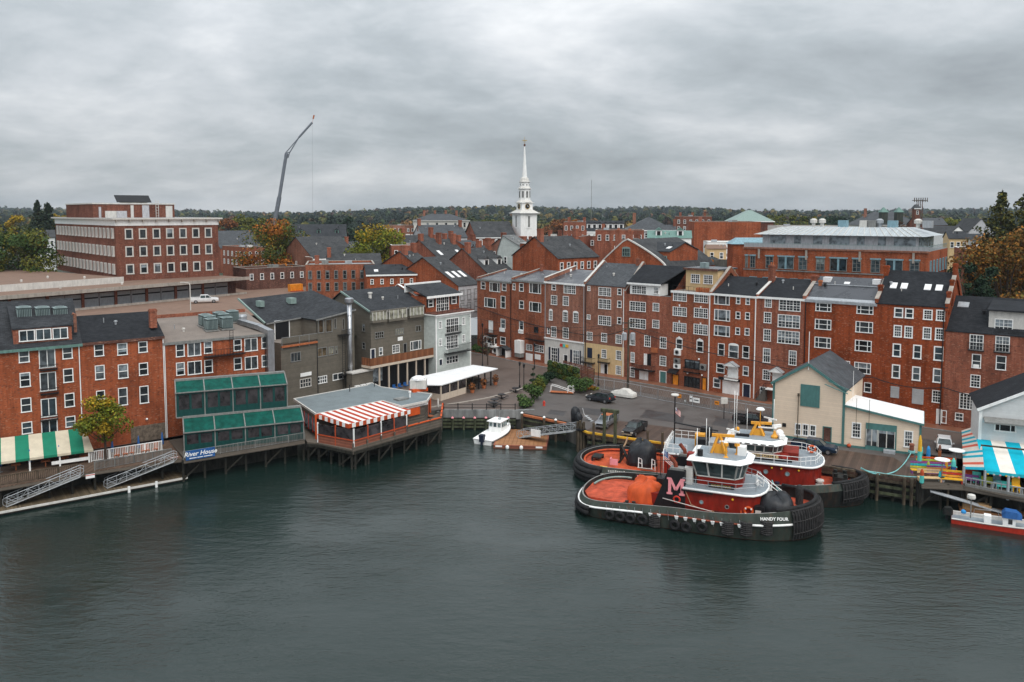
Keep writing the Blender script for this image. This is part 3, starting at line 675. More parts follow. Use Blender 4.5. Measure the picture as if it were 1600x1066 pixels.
b=MB();[b.bx(x,x+.9,1,1.9,h.h,h.h+.75)for x in(h.L*.55,h.L*.72)];h.add('planter',b,'terracotta')
h.walls([(6,h.h+.5)]);h.add('roof',MB().bx(.0,h.L,.3,12,h.h-.3,h.h-.02),'roof_tan');h.box('cornice',0,h.L,h.h-.35,h.h+.05,'white',.1,.2)
zr=h.zat(h.L,6.5,421);h.party(h.L,[(-.1,h.h-.2),(6.5,zr),(12,h.h)],.45,.5,cap='concrete');h.add('roof_unit',MB().bx(h.L*.35,h.L*.5,5,6.2,pz+.25,pz+1.2),'ac_teal')
h.pipe(h.L-.15,0,h.h,'white',.1)
h=rowhouse(6,'brick_rust',461.5,12,'brick row house with white canopied door and wide white double doors')
for a in[('p',832,322,960,408),('p',832,448,963,540),('p',830,580,962,670),('d',1013,340,1050,402),('d',1092,345,1130,408),('d',1010,465,1050,525),('d',1088,470,1130,532),('d',1007,597,1047,657),('d',1085,602,1125,663),('d',862,728,918,832),('d',1065,750,1125,853),('d',850,895,917,975),('d',1070,918,1118,1000)]:h.win(ZB,*a)
h.win(ZB,'d',952,742,1033,852,arch=True);h.door(ZB,945,915,1030,1020);canopy_gable(h,ZB,925,880,1045,915);h.win(ZC,'d',290,590,350,672);h.door(ZC,368,600,437,735);h.door(ZC,438,605,507,738);h.door(ZC,533,638,602,757,leaf='navy')
balcony(h,ZB,935,1000,1040,1025,1.0,'white');h.plate(ZC,340,590,515,612,'black','signboard',.2,.3)
zr=h.zat(h.L/2,6.5,434.5);h.walls([(6.5,zr)]);h.roof_x(6.5,zr,'shingle_black',over=.1,trim='white');h.pipe(h.L-.25,0,h.h-.3,'white',.1);h.party(h.L,[(-.1,h.h),(6.5,zr)],.4,.45,cap='offwhite');h.chimney(h.L,5.2,zr-1,zr+2.6,.9,1.0,'brick_red',2)
h=rowhouse(7,'brick_red',466,12,'brick row house with wide triple windows and an outside stair to a canopied door')
for a in[('6',1252,357,1310,430),('t',1370,365,1552,460),('6',1245,468,1308,560),('t',1360,492,1547,600),('6',1240,608,1305,712),('t',1357,625,1543,733),('6',1237,768,1300,890),('6',1452,788,1517,912),('6',1235,948,1297,1033)]:h.win(ZB,*a)
h.door(ZB,1315,970,1395,1080);canopy_gable(h,ZB,1295,925,1420,965);h.win(ZC,'k',678,665,730,735)
a=h.at(ZC,660,755);b=h.at(ZC,745,668);q=MB();
for i in range(9):x=a[0]+(b[0]-a[0])*i/9;z=b[1]*(i+1)/9;q.bx(x,x+(b[0]-a[0])/9,-1.3,-.2,0,z)
h.add('stair',q,'concrete_dark');q=MB();q.beam((a[0],-1.3,1),(b[0],-1.3,b[1]+1),.06,.06);q.beam((b[0],-1.3,b[1]+1),(b[0]+1.6,-1.3,b[1]+1),.06,.06);[q.beam((a[0]+(b[0]-a[0])*i/6,-1.3,b[1]*i/6),(a[0]+(b[0]-a[0])*i/6,-1.3,b[1]*i/6+1),.05,.05)for i in range(7)];h.add('stair_rail',q,'black_iron');h.add('stair_landing',MB().bx(b[0],b[0]+1.8,-1.35,-.02,b[1]-.15,b[1]),'white')
zr=h.zat(h.L/2,6.5,437);h.walls([(6.5,zr)]);h.roof_x(6.5,zr,'shingle_black',over=.1,trim='white');h.party(h.L,[(-.1,h.h),(6.5,zr),(12,h.h)],.5,.6,cap='concrete');h.chimney(h.L-.1,5.6,zr-1,zr+1.0,1.0,1.2)
h=rowhouse(8,'brick_fire',472.5,12,'wide brick row house with grey membrane roof carrying two white roof hatches')
for a in[(183,392,315,463),(525,412,665,487),(178,527,313,615),(517,548,660,640),(175,678,310,768),(510,703,650,797),(505,887,643,983)]:h.win(ZD,'P',*a)
h.win(ZD,'p',400,873,470,925);h.win(ZE,'d',268,628,327,712);h.win(ZD,'p',170,860,305,950)
zr=h.zat(h.L/2,6.5,435);h.walls([(6.5,zr)]);h.roof_x(6.5,zr,'roof_wet',over=.1,trim='galv');fn=lambda t:(6.5*t,h.h+(zr-h.h)*t)
for x in(.13,.83):y,z=fn(.9);h.add('roof_hatch',MB().bx(h.L*x,h.L*x+1.2,y-1.0,y+.3,z-.6,z+.45),'roof_white')
h.skylight(h.L*.44,h.L*.52,.7,.78,fn);h.add('roof_pipe',MB().tube([(.2,6.5*.62,h.h+(zr-h.h)*.62+.3),(h.L-.6,6.5*.62,h.h+(zr-h.h)*.62+.3)],.07),'galv');h.add('flashing',MB().hexa([(.1,-.15,h.h+.06),(h.L-.1,-.15,h.h+.06),(h.L-.1,.5,h.h+.4),(.1,.5,h.h+.4)],[(.1,-.15,h.h+.2),(h.L-.1,-.15,h.h+.2),(h.L-.1,.5,h.h+.56),(.1,.5,h.h+.56)]),'galv')
h.party(h.L,[(-.1,h.h),(6.5,zr),(12,h.h)],.5,.9,cap='concrete');h.chimney(h.L,2.2,h.h,h.h+3.0,.6,.8);h.chimney(h.L,5.8,zr-1,zr+2.4,.7,1.0);h.pipe(.25,0,h.h,'black_iron',.08);h.chimney(1.3,4.0,h.h+1,h.h+3.1,.5,.5,'terracotta')
h=rowhouse(9,'brick_fire',477.5,12,'brick row house with steep black roof and four skylights in a line')
for a in[('d',838,430,912,517),('d',928,435,1000,523),('6',1080,445,1157,535),('6',1185,450,1262,542),('6',832,577,903,677),('6',922,583,993,687),('6',1075,593,1148,697),('6',1177,600,1252,705),('d',823,730,895,842),('d',993,740,1067,860),('d',1167,752,1247,875),('d',817,905,888,1020),('d',985,922,1058,1040),('d',1158,937,1235,1057)]:h.win(ZD,*a,fw=.17,pane='glass_blue' if a[0]=='d' else 'glass')
h.plate(ZE,488,660,560,755,'roll_door','shutter');h.plate(ZE,667,682,763,808,'roll_door','roller_door');h.win(ZE,'6',832,693,908,797);h.door(ZE,866,848,912,975);h.win(ZE,'k',912,860,955,968)
zr=h.zat(h.L/2,6.5,425.5);h.walls([(6.5,zr)]);h.roof_x(6.5,zr,'shingle_black',over=.12);fn=lambda t:(6.5*t,h.h+(zr-h.h)*t)
for x in(.12,.275,.615,.775):h.skylight(h.L*x,h.L*x+.95,.44,.60,fn)
h.party(h.L,[(-.1,h.h),(6.5,zr),(12,h.h)],.5,.6,cap='concrete');h.chimney(h.L,1.2,h.h-1,h.h+2.4,.55,.6);h.chimney(h.L,3.5,h.h,h.h+4,.55,.6);h.chimney(h.L,5.8,zr-1,zr+1.6,.6,1.0);h.pipe(h.L-.35,0,h.h,'black_iron',.08)
h=rowhouse(10,'brick_red',523,12,'lower brick row house at the right edge with balcony dormer in a black roof')
for a in[('f',1143,230,1263,358),('f',1360,243,1480,375),('d',1163,390,1243,510),('d',1365,405,1450,525),('6',1153,563,1235,670),('k',1025,880,1093,948),('k',1172,895,1240,955)]:h.win(ZE,*a)
h.win(ZE,'g',1058,725,1300,860);ac_box(h,ZE,1178,478,1225,508,fan=False);balcony(h,ZE,1133,300,1270,358,.4);balcony(h,ZE,1350,315,1488,375,.4)
zr=h.zat(h.L/2,7.5,467);h.walls([(7.5,zr)]);h.roof_x(7.5,zr,'shingle_black',over=.12)
zd=h.zat(5,1.2,485);zz=h.zat(5,1.2,519);b=MB().bx(h.rect(ZE,1305,40,1570,205,off=-1.2)[0],h.L-1.3,1.2,6,zz-.5,zd);dm=h.add('dormer',b,'offwhite');b=MB();x0=h.rect(ZE,1305,40,1570,205,off=-1.2)[0];f=[(x0-.2,.7,zd),(h.L-1.1,.7,zd),(h.L-1.1,6.5,zr-.3),(x0-.2,6.5,zr-.3)];b.hexa(f,[(p[0],p[1],p[2]+.2)for p in f]);h.add('dormer_roof',b,'shingle_black',dm)
me,mp=win_mesh(2.3,2.2,'f','white','glass');o=link('window',me,dm,(x0+1.9,1.12,zz+1.0));link('pane',mp,o)
b=MB();b.bx(x0,h.L-1.3,.15,1.15,zz-.65,zz-.5);b.bx(x0+.8,h.L-1.3,.15,.2,zz+.4,zz+.46);[b.bx(x,x+.04,.15,.2,zz-.5,zz+.4)for x in np.linspace(x0+.8,h.L-1.35,9)];h.add('balcony',b,'black_iron')
fn=lambda t:(7.5*t,h.h+(zr-h.h)*t);h.skylight(.6,2.1,.66,.80,fn,'galv');h.chimney(h.L-.6,4.5,h.h,zr+1.2,.8,.9)
# ground, water, terrain
def sheet(name,pts,z,m,skirt=0.0,ms=None):
 b=MB();b.poly([(p[0],p[1],z)for p in pts])
 if skirt:n=len(pts);[b.poly([(pts[i][0],pts[i][1],z-skirt),(pts[(i+1)%n][0],pts[(i+1)%n][1],z-skirt),(pts[(i+1)%n][0],pts[(i+1)%n][1],z),(pts[i][0],pts[i][1],z)],1)for i in range(n)]
 return struct(b.build(name,[m,ms or m],fix=False))
def g(px,py,z=3.0):return G(px,py,z)
def off(p,dx,dy):return(p[0]+dx,p[1]+dy)
PE0,PE1=g(918,678),g(1431,752)
def pe(t,back=0.0):
 e=(PE1[0]-PE0[0],PE1[1]-PE0[1]);l=math.hypot(*e);e=(e[0]/l,e[1]/l);return(PE0[0]+e[0]*l*t-e[1]*back,PE0[1]+e[1]*l*t+e[0]*back)
AL=math.radians(37);E1=(math.cos(AL),math.sin(AL));E2=(-E1[1],E1[0])
LA=g(260,684)
def lw(s,d):return(LA[0]+E1[0]*s+E2[0]*d,LA[1]+E1[1]*s+E2[1]*d)
shore=[(-260,-20),lw(-40,-1.5),lw(16,-1.5),lw(17,6),(-30.5,128),(-22,124),off(g(690,641.5),-.5,.4),off(g(806,642),0,.4),(2.2,128.2),off(g(816,646),0,.6),off(g(884,660),.2,.6),pe(-.01,1.6),pe(1.02,1.6),off(g(1440,755),0,2.4),off(g(1505,758),0,3.0),off(g(1620,772),0,3.2),(140,70),(300,0),(400,0),(400,170),(120,150),(66,140),(20,185),(-10,205),(-30,190),(-60,165),(-120,130),(-260,80)]
o=sheet('ground',shore,3.0,'asphalt',4.2,'concrete_dark')
st=[]
for i in range(len(RC)-1):
 pass
def along(C,d):
 out=[]
 for i,p in enumerate(C):
  a=C[max(i-1,0)];b=C[min(i+1,len(C)-1)];e=(b[0]-a[0],b[1]-a[1]);l=math.hypot(*e);out.append((p[0]+e[1]/l*d,p[1]-e[0]/l*d))
 return out
RCX=[(RC[0][0]-5,RC[0][1]+6)]+RC+[(RC[-1][0]+12,RC[-1][1]-12)]
for d0,d1,nm,z,mt in((-.5,2.6,'pavement',3.13,'brick_paving'),(2.6,2.85,'kerb',3.12,'concrete_grey'),(2.85,9.2,'street',3.006,'asphalt_brown')):
 P=along(RCX,d0);Q=along(RCX,d1);b=MB()
 for i in range(len(P)-1):
  b.poly([(P[i][0],P[i][1],z),(Q[i][0],Q[i][1],z),(Q[i+1][0],Q[i+1][1],z),(P[i+1][0],P[i+1][1],z)])
  if z>3.05:b.poly([(Q[i][0],Q[i][1],3.0),(Q[i+1][0],Q[i+1][1],3.0),(Q[i+1][0],Q[i+1][1],z),(Q[i][0],Q[i][1],z)])
 struct(b.build(nm,mt,fix=False))
sheet('plaza',[(-21,131),off(g(690,641),0,.3),g(806,640.5),g(835,628),g(842,605),g(856,585),g(800,562),g(742,560),(-13,165),(-22,150)],3.008,'asphalt_brown')
b=MB();cv=[g(*p)for p in((655,641),(690,634),(725,629),(765,622),(800,613),(820,606))]
for p,q in zip(cv[:-1],cv[1:]):b.beam((p[0],p[1],3.07),(q[0],q[1],3.07),.35,.14)
struct(b.build('kerb','concrete'))
for i,pp in enumerate((((905,636),(960,643),(952,652),(898,645)),((1010,640),(1070,650),(1066,662),(1000,652)),((1120,652),(1140,655),(1136,668),(1112,664)),((860,640),(885,643),(880,650),(855,647)))):sheet('asphalt_patch',[g(*p)for p in pp],3.006+.001*i,'asphalt_dark')
def water():
 m,t,b,L=_base('river_water',.07,0,.5);b.inputs['Base Color'].default_value=(.008,.019,.016,1);b.inputs['IOR'].default_value=1.5
 tc=N(t,'ShaderNodeTexCoord')
 def nz(sx,sy,rot,sc,det,ro):
  mp=N(t,'ShaderNodeMapping');mp.inputs['Scale'].default_value=(sx,sy,1);mp.inputs['Rotation'].default_value=(0,0,rot);L(tc.outputs['Object'],mp.inputs[0]);return _noise(t,mp.outputs[0],sc,det,ro)
 a=nz(.5,1.35,R(20),.8,5,.62);c=nz(.7,1.3,R(-8),2.6,4,.6);d=nz(.10,.22,R(28),.35,4,.6)
 calm=_ramp(t,d,[(.36,(.30,)*3),(.62,(1,)*3)])
 h=_math(t,'ADD',_math(t,'MULTIPLY',a,.85),_math(t,'MULTIPLY',c,.28));h=_math(t,'MULTIPLY',h,calm)
 _bump(t,b,h,.7,.24);_M['river_water']=m
water()
b=MB();b.poly([(-400,-60,0),(400,-60,0),(400,230,0),(-400,230,0)]);struct(b.build('river','river_water',fix=False))
b=MB();b.poly([(-400,-60,-4),(400,-60,-4),(400,230,-4),(-400,230,-4)]);struct(b.build('river_bed','concrete_dark',fix=False))
def sm(a,b,x):t=np.clip((x-a)/(b-a),0,1);return t*t*(3-2*t)
def hills(x,y):
 x=np.asarray(x,float);y=np.asarray(y,float)
 base=9.0+3.6*sm(0,-30,x-(y-150)*.0)*sm(420,180,y)+1.5*sm(250,500,y)
 n=np.sin(x*.0031+1.2)*.5+np.sin(x*.0072+y*.0011+.4)*.3+np.sin(x*.013-y*.002)*.2
 return base+sm(900,2600,y)*(14+17*n)+sm(2400,3600,y)*(6+5*np.sin(x*.0016+.8))
def town_front(x):
 return np.interp(x,[-2000,-300,-84,-48,-40,-12,-9,-2,22,42,66,74,120,300,2000],[60,60,112,128,133,167,205,196,166,146,128,122,95,60,60])
def build_terrain():
 ys=np.concatenate([np.arange(60,420,6),np.arange(420,1200,26),np.arange(1200,4300,90)]);xs=np.concatenate([np.arange(-3000,-320,120),np.arange(-320,321,6),np.arange(440,3001,120)])
 X,Y=np.meshgrid(xs,ys);Z=hills(X,Y);nx=len(xs);ny=len(ys)
 tf=town_front(X);Y2=np.maximum(Y,np.minimum(tf,232));Z=hills(X,Y2)
 v=np.stack([X.ravel(),Y2.ravel(),Z.ravel()],1);keep=[]
 for j in range(ny-1):
  for i in range(nx-1):
   if max(Y2[j,i]-Y[j,i],Y2[j+1,i]-Y[j+1,i],Y2[j,i+1]-Y[j,i+1],Y2[j+1,i+1]-Y[j+1,i+1])>6.1 and max(Y[j+1,i]-tf[j+1,i],Y[j+1,i+1]-tf[j+1,i+1])<0:continue
   keep.append((j*nx+i,j*nx+i+1,(j+1)*nx+i+1,(j+1)*nx+i))
 me=bpy.data.meshes.new('terrain');me.from_pydata(v.tolist(),[],keep);me.materials.append(mat('land'));me.polygons.foreach_set('use_smooth',[True]*len(keep));me.update()
 struct(link('terrain',me))
build_terrain()
# helpers for piers and text
def text_mesh(s,size,m,depth=.02,bold=0.0,shear=0.0):
 c=bpy.data.curves.new('text','FONT');c.body=s;c.size=size;c.extrude=depth/2;c.align_x='CENTER';c.align_y='CENTER';c.offset=bold;c.shear=shear;c.resolution_u=3
 o=bpy.data.objects.new('text',c);COL.objects.link(o);dg=bpy.context.evaluated_depsgraph_get();me=bpy.data.meshes.new_from_object(o.evaluated_get(dg))
 bpy.data.objects.remove(o);me.materials.clear();me.materials.append(mat(m));return me
def text_at(s,size,m,parent,loc,rot,name='lettering',**k):
 o=link(name,text_mesh(s,size,m,**k),parent,loc);o.rotation_euler=rot;return o
def pile_mesh(r,z0,z1,m='pile',cap=None):
 b=MB().tube([(0,0,z0),(0,0,z1)],r,8,0,r1=r*.92)
 if cap:b.lathe([(r*1.15,z1),(r*1.15,z1+.12),(.02,z1+.3)],(0,0,0),8,1)
 return b.mesh('pile',[m]+([cap]if cap else[]))
def railing(pts,z,h=1.05,m='grey_board',bal=.18,post=1.8,top=.09,name='railing',parent=None,infill=True,mid=False):
 """posts, top rail and balusters along a line"""
 b=MB();c=MB()
 for p,q in zip(pts[:-1],pts[1:]):
  l=math.hypot(q[0]-p[0],q[1]-p[1]);n=max(1,round(l/post))
  P=lambda t,zz:(p[0]+(q[0]-p[0])*t,p[1]+(q[1]-p[1])*t,zz)
  b.beam(P(0,z+h),P(1,z+h),top*1.3,top)
  b.beam(P(0,z+.12),P(1,z+.12),.06,.06)
  if mid:b.beam(P(0,z+h*.55),P(1,z+h*.55),.05,.05)
  for i in range(n+1):b.beam(P(i/n,z),P(i/n,z+h+.05),.1,.1,up=(1,0,0))
  if infill:
   k=int(l/bal)
   for i in range(k+1):c.beam(P(i/max(k,1),z+.12),P(i/max(k,1),z+h),.06,.06,up=(1,0,0))
 o=b.build(name,m,parent)
 if infill:stuff(c.build('baluster',m,o))
 return o
def deck(label,pts,z=3.0,front=None,wood='deck_wood',th=.35,pile_r=.16,step=2.6,z0=-3.5,rows=(.4,),braces=True,name='deck',cat='deck',ext=0.0,rz=0.0,cap=None):
 """timber deck on piles; front = list of edge polylines that carry piles"""
 t=thing(name,label,cat,(pts[0][0],pts[0][1],0),rz);k,q=math.cos(-rz),math.sin(-rz)
 lo=lambda p:((p[0]-pts[0][0])*k-(p[1]-pts[0][1])*q,(p[0]-pts[0][0])*q+(p[1]-pts[0][1])*k)
 P=[lo(p)for p in pts];b=MB().prism(P,z-.12,z);b.build('decking',wood,t)
 pm=pile_mesh(pile_r,z0,z-.14+ext,'pile_wet_shade' if not ext else 'pile',cap)
 for pl in front or[]:
  for a,c in zip(pl[:-1],pl[1:]):
   a=lo(a);c=lo(c);l=math.hypot(c[0]-a[0],c[1]-a[1]);e=((c[0]-a[0])/l,(c[1]-a[1])/l);nn=(-e[1],e[0])
   MB().beam((a[0],a[1],z-.3),(c[0],c[1],z-.3),.22,.36).build('edge_beam','weathered',t)
   MB().beam((a[0]+nn[0]*3.4,a[1]+nn[1]*3.4,-.3),(c[0]+nn[0]*3.4,c[1]+nn[1]*3.4,-.3),.15,5.6).build('added_shade_wall','pile_wet_shade',t)  # added inner wall, keeps the space under the deck dark
   n=max(1,round(l/step));br=MB()
   for r_ in rows:
    for i in range(n+1):link('pile',pm,t,(a[0]+e[0]*l*i/n+nn[0]*r_,a[1]+e[1]*l*i/n+nn[1]*r_,0))
    if braces:
     for i in range(0,n,2):br.beam((a[0]+e[0]*l*i/n+nn[0]*r_,a[1]+e[1]*l*i/n+nn[1]*r_,.3),(a[0]+e[0]*l*(i+1)/n+nn[0]*r_,a[1]+e[1]*l*(i+1)/n+nn[1]*r_,z-.5),.12,.2)
   if braces and br.v:stuff(br.build('brace','pile_wet_shade',t))  # braces coloured dark in place of under-deck shade
 t['lo']=0;del t['lo'];t_lo[t.name]=lo;return t
t_lo={}
# three brick houses on the left waterfront
LG='brick houses along the left waterfront'
def lhouse(s0,s1,D,wall,ey,label):
 A,B=lw(s0,0),lw(s1,0);h=House('brick_house',label,'house',A,B,D,3.0,10,wall,LG);h.h=h.zat(h.L/2,0,ey);return h
h=lhouse(-19.9,-10.55,12,'brick_rust',541,'left edge brick house with three window dormer and three rooftop condensers')
for a in[('d',155,573,245,678),('d',520,545,603,647),('s',323,562,462,720),('d',163,758,255,880),('d',525,723,612,843),('s',330,755,470,912),('d',172,970,263,1088),('d',535,930,622,1046)]:h.win(Z1,*a)
for a in[('s',340,120,472,275),('d',180,315,270,418),('d',543,267,630,362),('s',343,290,480,410)]:h.win(Z2,*a,pane='glass_blue')
for a in[(330,690,475,730),(335,885,485,930)]:balcony(h,Z1,*a,.5)
balcony(h,Z2,335,255,480,295,.5)
zr=h.zat(h.L/2,6.2,471);h.walls([(6.2,zr)]);h.roof_x(6.2,zr,'shingle_charcoal',over=.3,trim='copper')
a,b,u,t=h.rect(Z1,113,388,603,515);db=MB().bx(a,b,.35,5,u-.3,t);dm=h.add('dormer',db,'brick_red')
for x0,y0,x1,y1 in[(157,402,290,500),(297,392,427,488),(437,383,565,478)]:
 q=h.rect(Z1,x0,y0,x1,y1,off=-.35);me,mp=win_mesh(round(q[1]-q[0],1),round(q[3]-q[2],1),'s','white','glass_blue');o=link('window',me,dm,((q[0]+q[1])/2,.24,(q[2]+q[3])/2));link('pane',mp,o)
db=MB();f=[(a-.15,.2,t),(b+.15,.2,t),(b+.15,5.2,zr-.25),(a-.15,5.2,zr-.25)];db.hexa(f,[(p[0],p[1],p[2]+.18)for p in f]);h.add('dormer_roof',db,'shingle_charcoal',dm)
h.pipe(h.L-.1,0,h.h-.3,'white',.07);vs=h.at(Z1,630,405,off=-.6);h.add('roof_vent',MB().tube([(vs[0],.8,vs[1]-.3),(vs[0],.8,vs[1]+2.1),(vs[0]-.3,.8,vs[1]+2.2)],.2,8),'brick_brown')
def condenser_mesh(w=1.0,d=1.0,hh=1.05):
 if 'cond' in _WC:return _WC['cond']
 b=MB().bx(-w/2,w/2,-d/2,d/2,0,hh,0);n=8
 for i in range(n+1):
  x=-w/2+w*i/n;b.bx(x-.015,x+.015,-d/2-.03,-d/2,.08,hh-.12,1);b.bx(-w/2-.03,-w/2,x-.015,x+.015,.08,hh-.12,1);b.bx(w/2,w/2+.03,x-.015,x+.015,.08,hh-.12,1)
 b.bx(-w/2-.04,w/2+.04,-d/2-.04,d/2+.04,hh,hh+.06,1);c=MB().torus((0,0,hh+.1),w*.36,.035,12,5,0,'z');c.tube([(0,0,hh+.07),(0,0,hh+.09)],w*.34,12,1)
 _WC['cond']=(b.mesh('body',['ac_dark','ac_teal']),c.mesh('fan',['ac_teal','black']));return _WC['cond']
def condenser(x,y,z,rz,label,group,sc=1.0):
 t=thing('condenser',label,'air conditioner',(x,y,z),rz,group);a,b=condenser_mesh();link('body',a,t);link('fan',b,t);t.scale=(sc,sc,sc);return t
for i,(px,nm)in enumerate(((198,'left end'),(352,'middle'),(498,'right end'))):
 q=h.rect(Z1,px-45,230,px+45,325,off=-3.2);zz=h.zat((q[0]+q[1])/2,3.2,440+318/K);x,y=h.w((q[0]+q[1])/2,3.2);condenser(x,y,3+zz,h.rz,f'green grey condenser on the left edge dormer roof, {nm} of three','condensers on the dormer roof',1.55)
h=lhouse(-10.55,0.0,12,'brick_rust',531.5,'brick house with plain black roof behind the small yellowing tree')
for a in[('d',783,522,865,623),('d',977,512,1060,615),('d',1152,498,1228,593),('d',790,698,873,818),('d',983,688,1067,808),('d',1155,675,1235,783),('d',800,907,878,1052),('d',985,885,1062,1032),('d',1162,870,1238,1015)]:h.win(Z1,*a)
zr=h.zat(h.L/2,6.2,492);h.walls([(6.2,zr)]);h.roof_x(6.2,zr,'shingle_black',over=.15,trim='brick_dark');h.pipe(h.L-.05,0,h.h,'white',.06);zc=h.zat(h.L-.9,1.6,512);h.chimney(h.L-.9,1.6,zc,h.zat(h.L-.9,1.6,483),.9,.9,'brick_red')
a,b,u,t=h.rect(Z2,1090,340,1375,480);o=h.box('stone_patch',a,h.L-.1,.02,t,'stone',.03,.05);q=h.at(Z2,1220,290);h.put(lm,q[0],q[1],'front','wall_lamp')
h=lhouse(0.0,16.0,13,'brick_rust',529,'brick house with flat tan roof full of condensers above the green glazed porch')
for a in[('d',185,520,257,628),('s',282,507,395,622),('d',418,498,490,602),('d',665,480,733,580),('s',757,470,865,582),('d',898,457,957,560),('d',187,673,260,783),('s',283,662,400,775),('d',423,652,492,762),('d',667,633,735,738),('s',760,622,867,733),('d',900,610,958,712)]:h.win(Z3,*a)
zr=h.zat(h.L/2,12,495);h.walls([(13,zr)]);h.roof_x(13,zr,'roof_tan',over=.1,trim='trim_grey');fn=lambda y:h.h+(zr-h.h)*y/13
h.box('roof_upstand',0,h.L,fn(12.6),fn(12.6)+.7,'brick_red',-12.8,.3)
i=0
for px,py in[(428,308),(455,335),(478,388),(545,285),(575,318),(605,385),(655,278)]:
 yy=7.2-(py-280)/110*3.4;q=h.at(Z3,px,py,off=-yy);x,y=h.w(q[0],yy)
 nm=['back left','middle left','front left','back right','middle right','front right','rearmost'][i];i+=1
 condenser(x,y,3+fn(yy)+.35,h.rz,f'green grey condenser on the tan roof, {nm} of that cluster','condensers on the tan roof',1.5)
 h.add('roof_stand',MB().bx(q[0]-1.0,q[0]+1.0,yy-.9,yy+.9,fn(yy)+.1,fn(yy)+.32),'trim_grey')
q=h.at(Z3,735,300,off=-7);h.add('exhaust_fan',MB().lathe([(.7,0),(.75,.5),(.8,1.0),(.7,1.2),(.3,1.25)],(q[0],7,fn(7)+.1),12),'galv')
a=h.at(Z3,735,345,off=-5);c=h.at(Z3,1000,405,off=-1.2);d=h.at(Z3,1015,720);dz=(h.L-.75)
h.add('duct',MB().beam((a[0],6,fn(6)+.6),(dz-.9,1.6,fn(1.6)+.75),1.0,.7).beam((dz-.9,1.6,fn(1.6)+.75),(dz,-.5,fn(0)+.35),1.0,.7).bx(dz-.5,dz+.5,-.9,-.03,h.at(Z3,1012,735)[1],fn(0)+.7),'steel')
b=MB();p=h.rect(Z3,415,575,745,605);b.bx(p[0],p[1],-1.1,0,p[2]-.1,p[2]);b.bx(p[0],p[1],-1.1,-1.05,p[2]+.9,p[2]+.95);[b.bx(x,x+.04,-1.1,-1.06,p[2],p[2]+.9)for x in np.linspace(p[0],p[1]-.04,14)]
l=h.at(Z3,640,450)[0];[b.bx(l+k,l+k+.05,-.4,-.35,p[2],h.h+1.1)for k in(-.25,.25)];[b.bx(l-.25,l+.3,-.4,-.36,z,z+.04)for z in np.arange(p[2]+.3,h.h+1.1,.35)]
h.add('fire_escape',b,'black_iron');h.pipe(.12,0,h.h,'white',.06);h.pipe(h.L-1.4,3,h.h,'black_iron',.05)
H3=h
# green glazed porch of the riverside restaurant, two tiers
FA,FB=g(288,706),g(474.5,685.5)
pr=math.atan2(FB[1]-FA[1],FB[0]-FA[0]);PL=math.hypot(FB[0]-FA[0],FB[1]-FA[1])
hp=House('glazed_porch','green canvas roofed glazed porch stepping down in two tiers to the water','restaurant porch',FA,FB,7,3.0,3,'teal_dark')
def tier(x0,x1,y0,zb,ze,yb,zt,panes=4,tall=True):
 bays=np.linspace(x0,x1,panes+1);L_=x1-x0
 for i in range(panes):
  a,c=bays[i]+.08,bays[i+1]-.08;f=[(a,y0-.25,ze),(c,y0-.25,ze),(c,yb,zt),(a,yb,zt)]
  MB().hexa(f,[(p[0],p[1],p[2]+.08)for p in f]).build('canvas_panel','teal_canvas',hp.root)
  m=MB();m.bx(a,c,y0-.06,y0+.06,zb,zb+.95);m.bx(a,c,y0-.06,y0+.06,ze-.32,ze-.02)
  for x in(a,(a+c)/2-.14,c-.28):m.bx(x,x+.28,y0-.055,y0+.055,zb+.95,ze-.32)
  m.build('glazed_bay','teal_dark',hp.root)
  for x,xx in((a+.28,(a+c)/2-.14),((a+c)/2+.14,c-.28)):MB().bx(x,xx,y0-.01,y0+.01,zb+.95,ze-.32).build('pane','vinyl',hp.root)
 r=MB()
 for x in bays:r.beam((x,y0-.3,ze+.05),(x,yb,zt+.05),.14,.16);r.bx(x-.07,x+.07,y0-.1,y0+.07,zb,ze)
 r.bx(x0-.1,x1+.1,y0-.34,y0-.2,ze-.06,ze+.09);r.bx(x0,x1,yb-.4,yb+.3,zt-.1,zt+.16);r.bx(x0,x1,y0-.12,y0+.0,zb-.16,zb)
 r.build('porch_frame','trim_grey',hp.root)
 for x in(x0,x1):
  s=MB().poly([(x,y0,zb),(x,yb,zb),(x,yb,zt),(x,y0,ze)]);s.build('side_curtain','teal_dark',hp.root)
 MB().bx(x0,x1,y0,yb,zb-.14,zb-.02).build('porch_floor','weathered',hp.root)
z1=(hp.at(ID,289,680)[1]+hp.at(ID,473,654)[1])/2
ub=hp.at(ID,275.6,655,off=-2.4);u2=hp.at(ID,449,633,off=-2.4);ue=hp.at(ID,273.8,618,off=-2.4)[1];ue2=hp.at(ID,449,596.6,off=-2.4)[1]
zu=(ub[1]+u2[1])/2;zue=(ue+ue2)/2
tier(0,PL,0,0,z1,2.4,zu-.1);tier(ub[0],u2[0],2.4,zu,zue,5.0,zue+1.25)
b=MB();[b.bx(x,x+1.0,3.2,4.0,zu+.7,zu+.78)for x in np.linspace(ub[0]+.6,u2[0]-1.6,7)];[b.bx(x+.45,x+.55,3.55,3.65,zu,zu+.7)for x in np.linspace(ub[0]+.6,u2[0]-1.6,7)];stuff(b.build('table','white',hp.root))
dk=deck('weathered timber deck on piles under the green glazed porch',[g(287,719),g(476,688),lw(17.5,0),lw(0,0)],3.0,[[g(287,719),g(476,688)]],'weathered',rows=(.5,3.5),rz=pr)
dl=t_lo[dk.name];railing([dl(g(287,718.5)),dl(g(476,687.5))],3.0,1.05,'grey_board',.2,2.2,parent=dk)
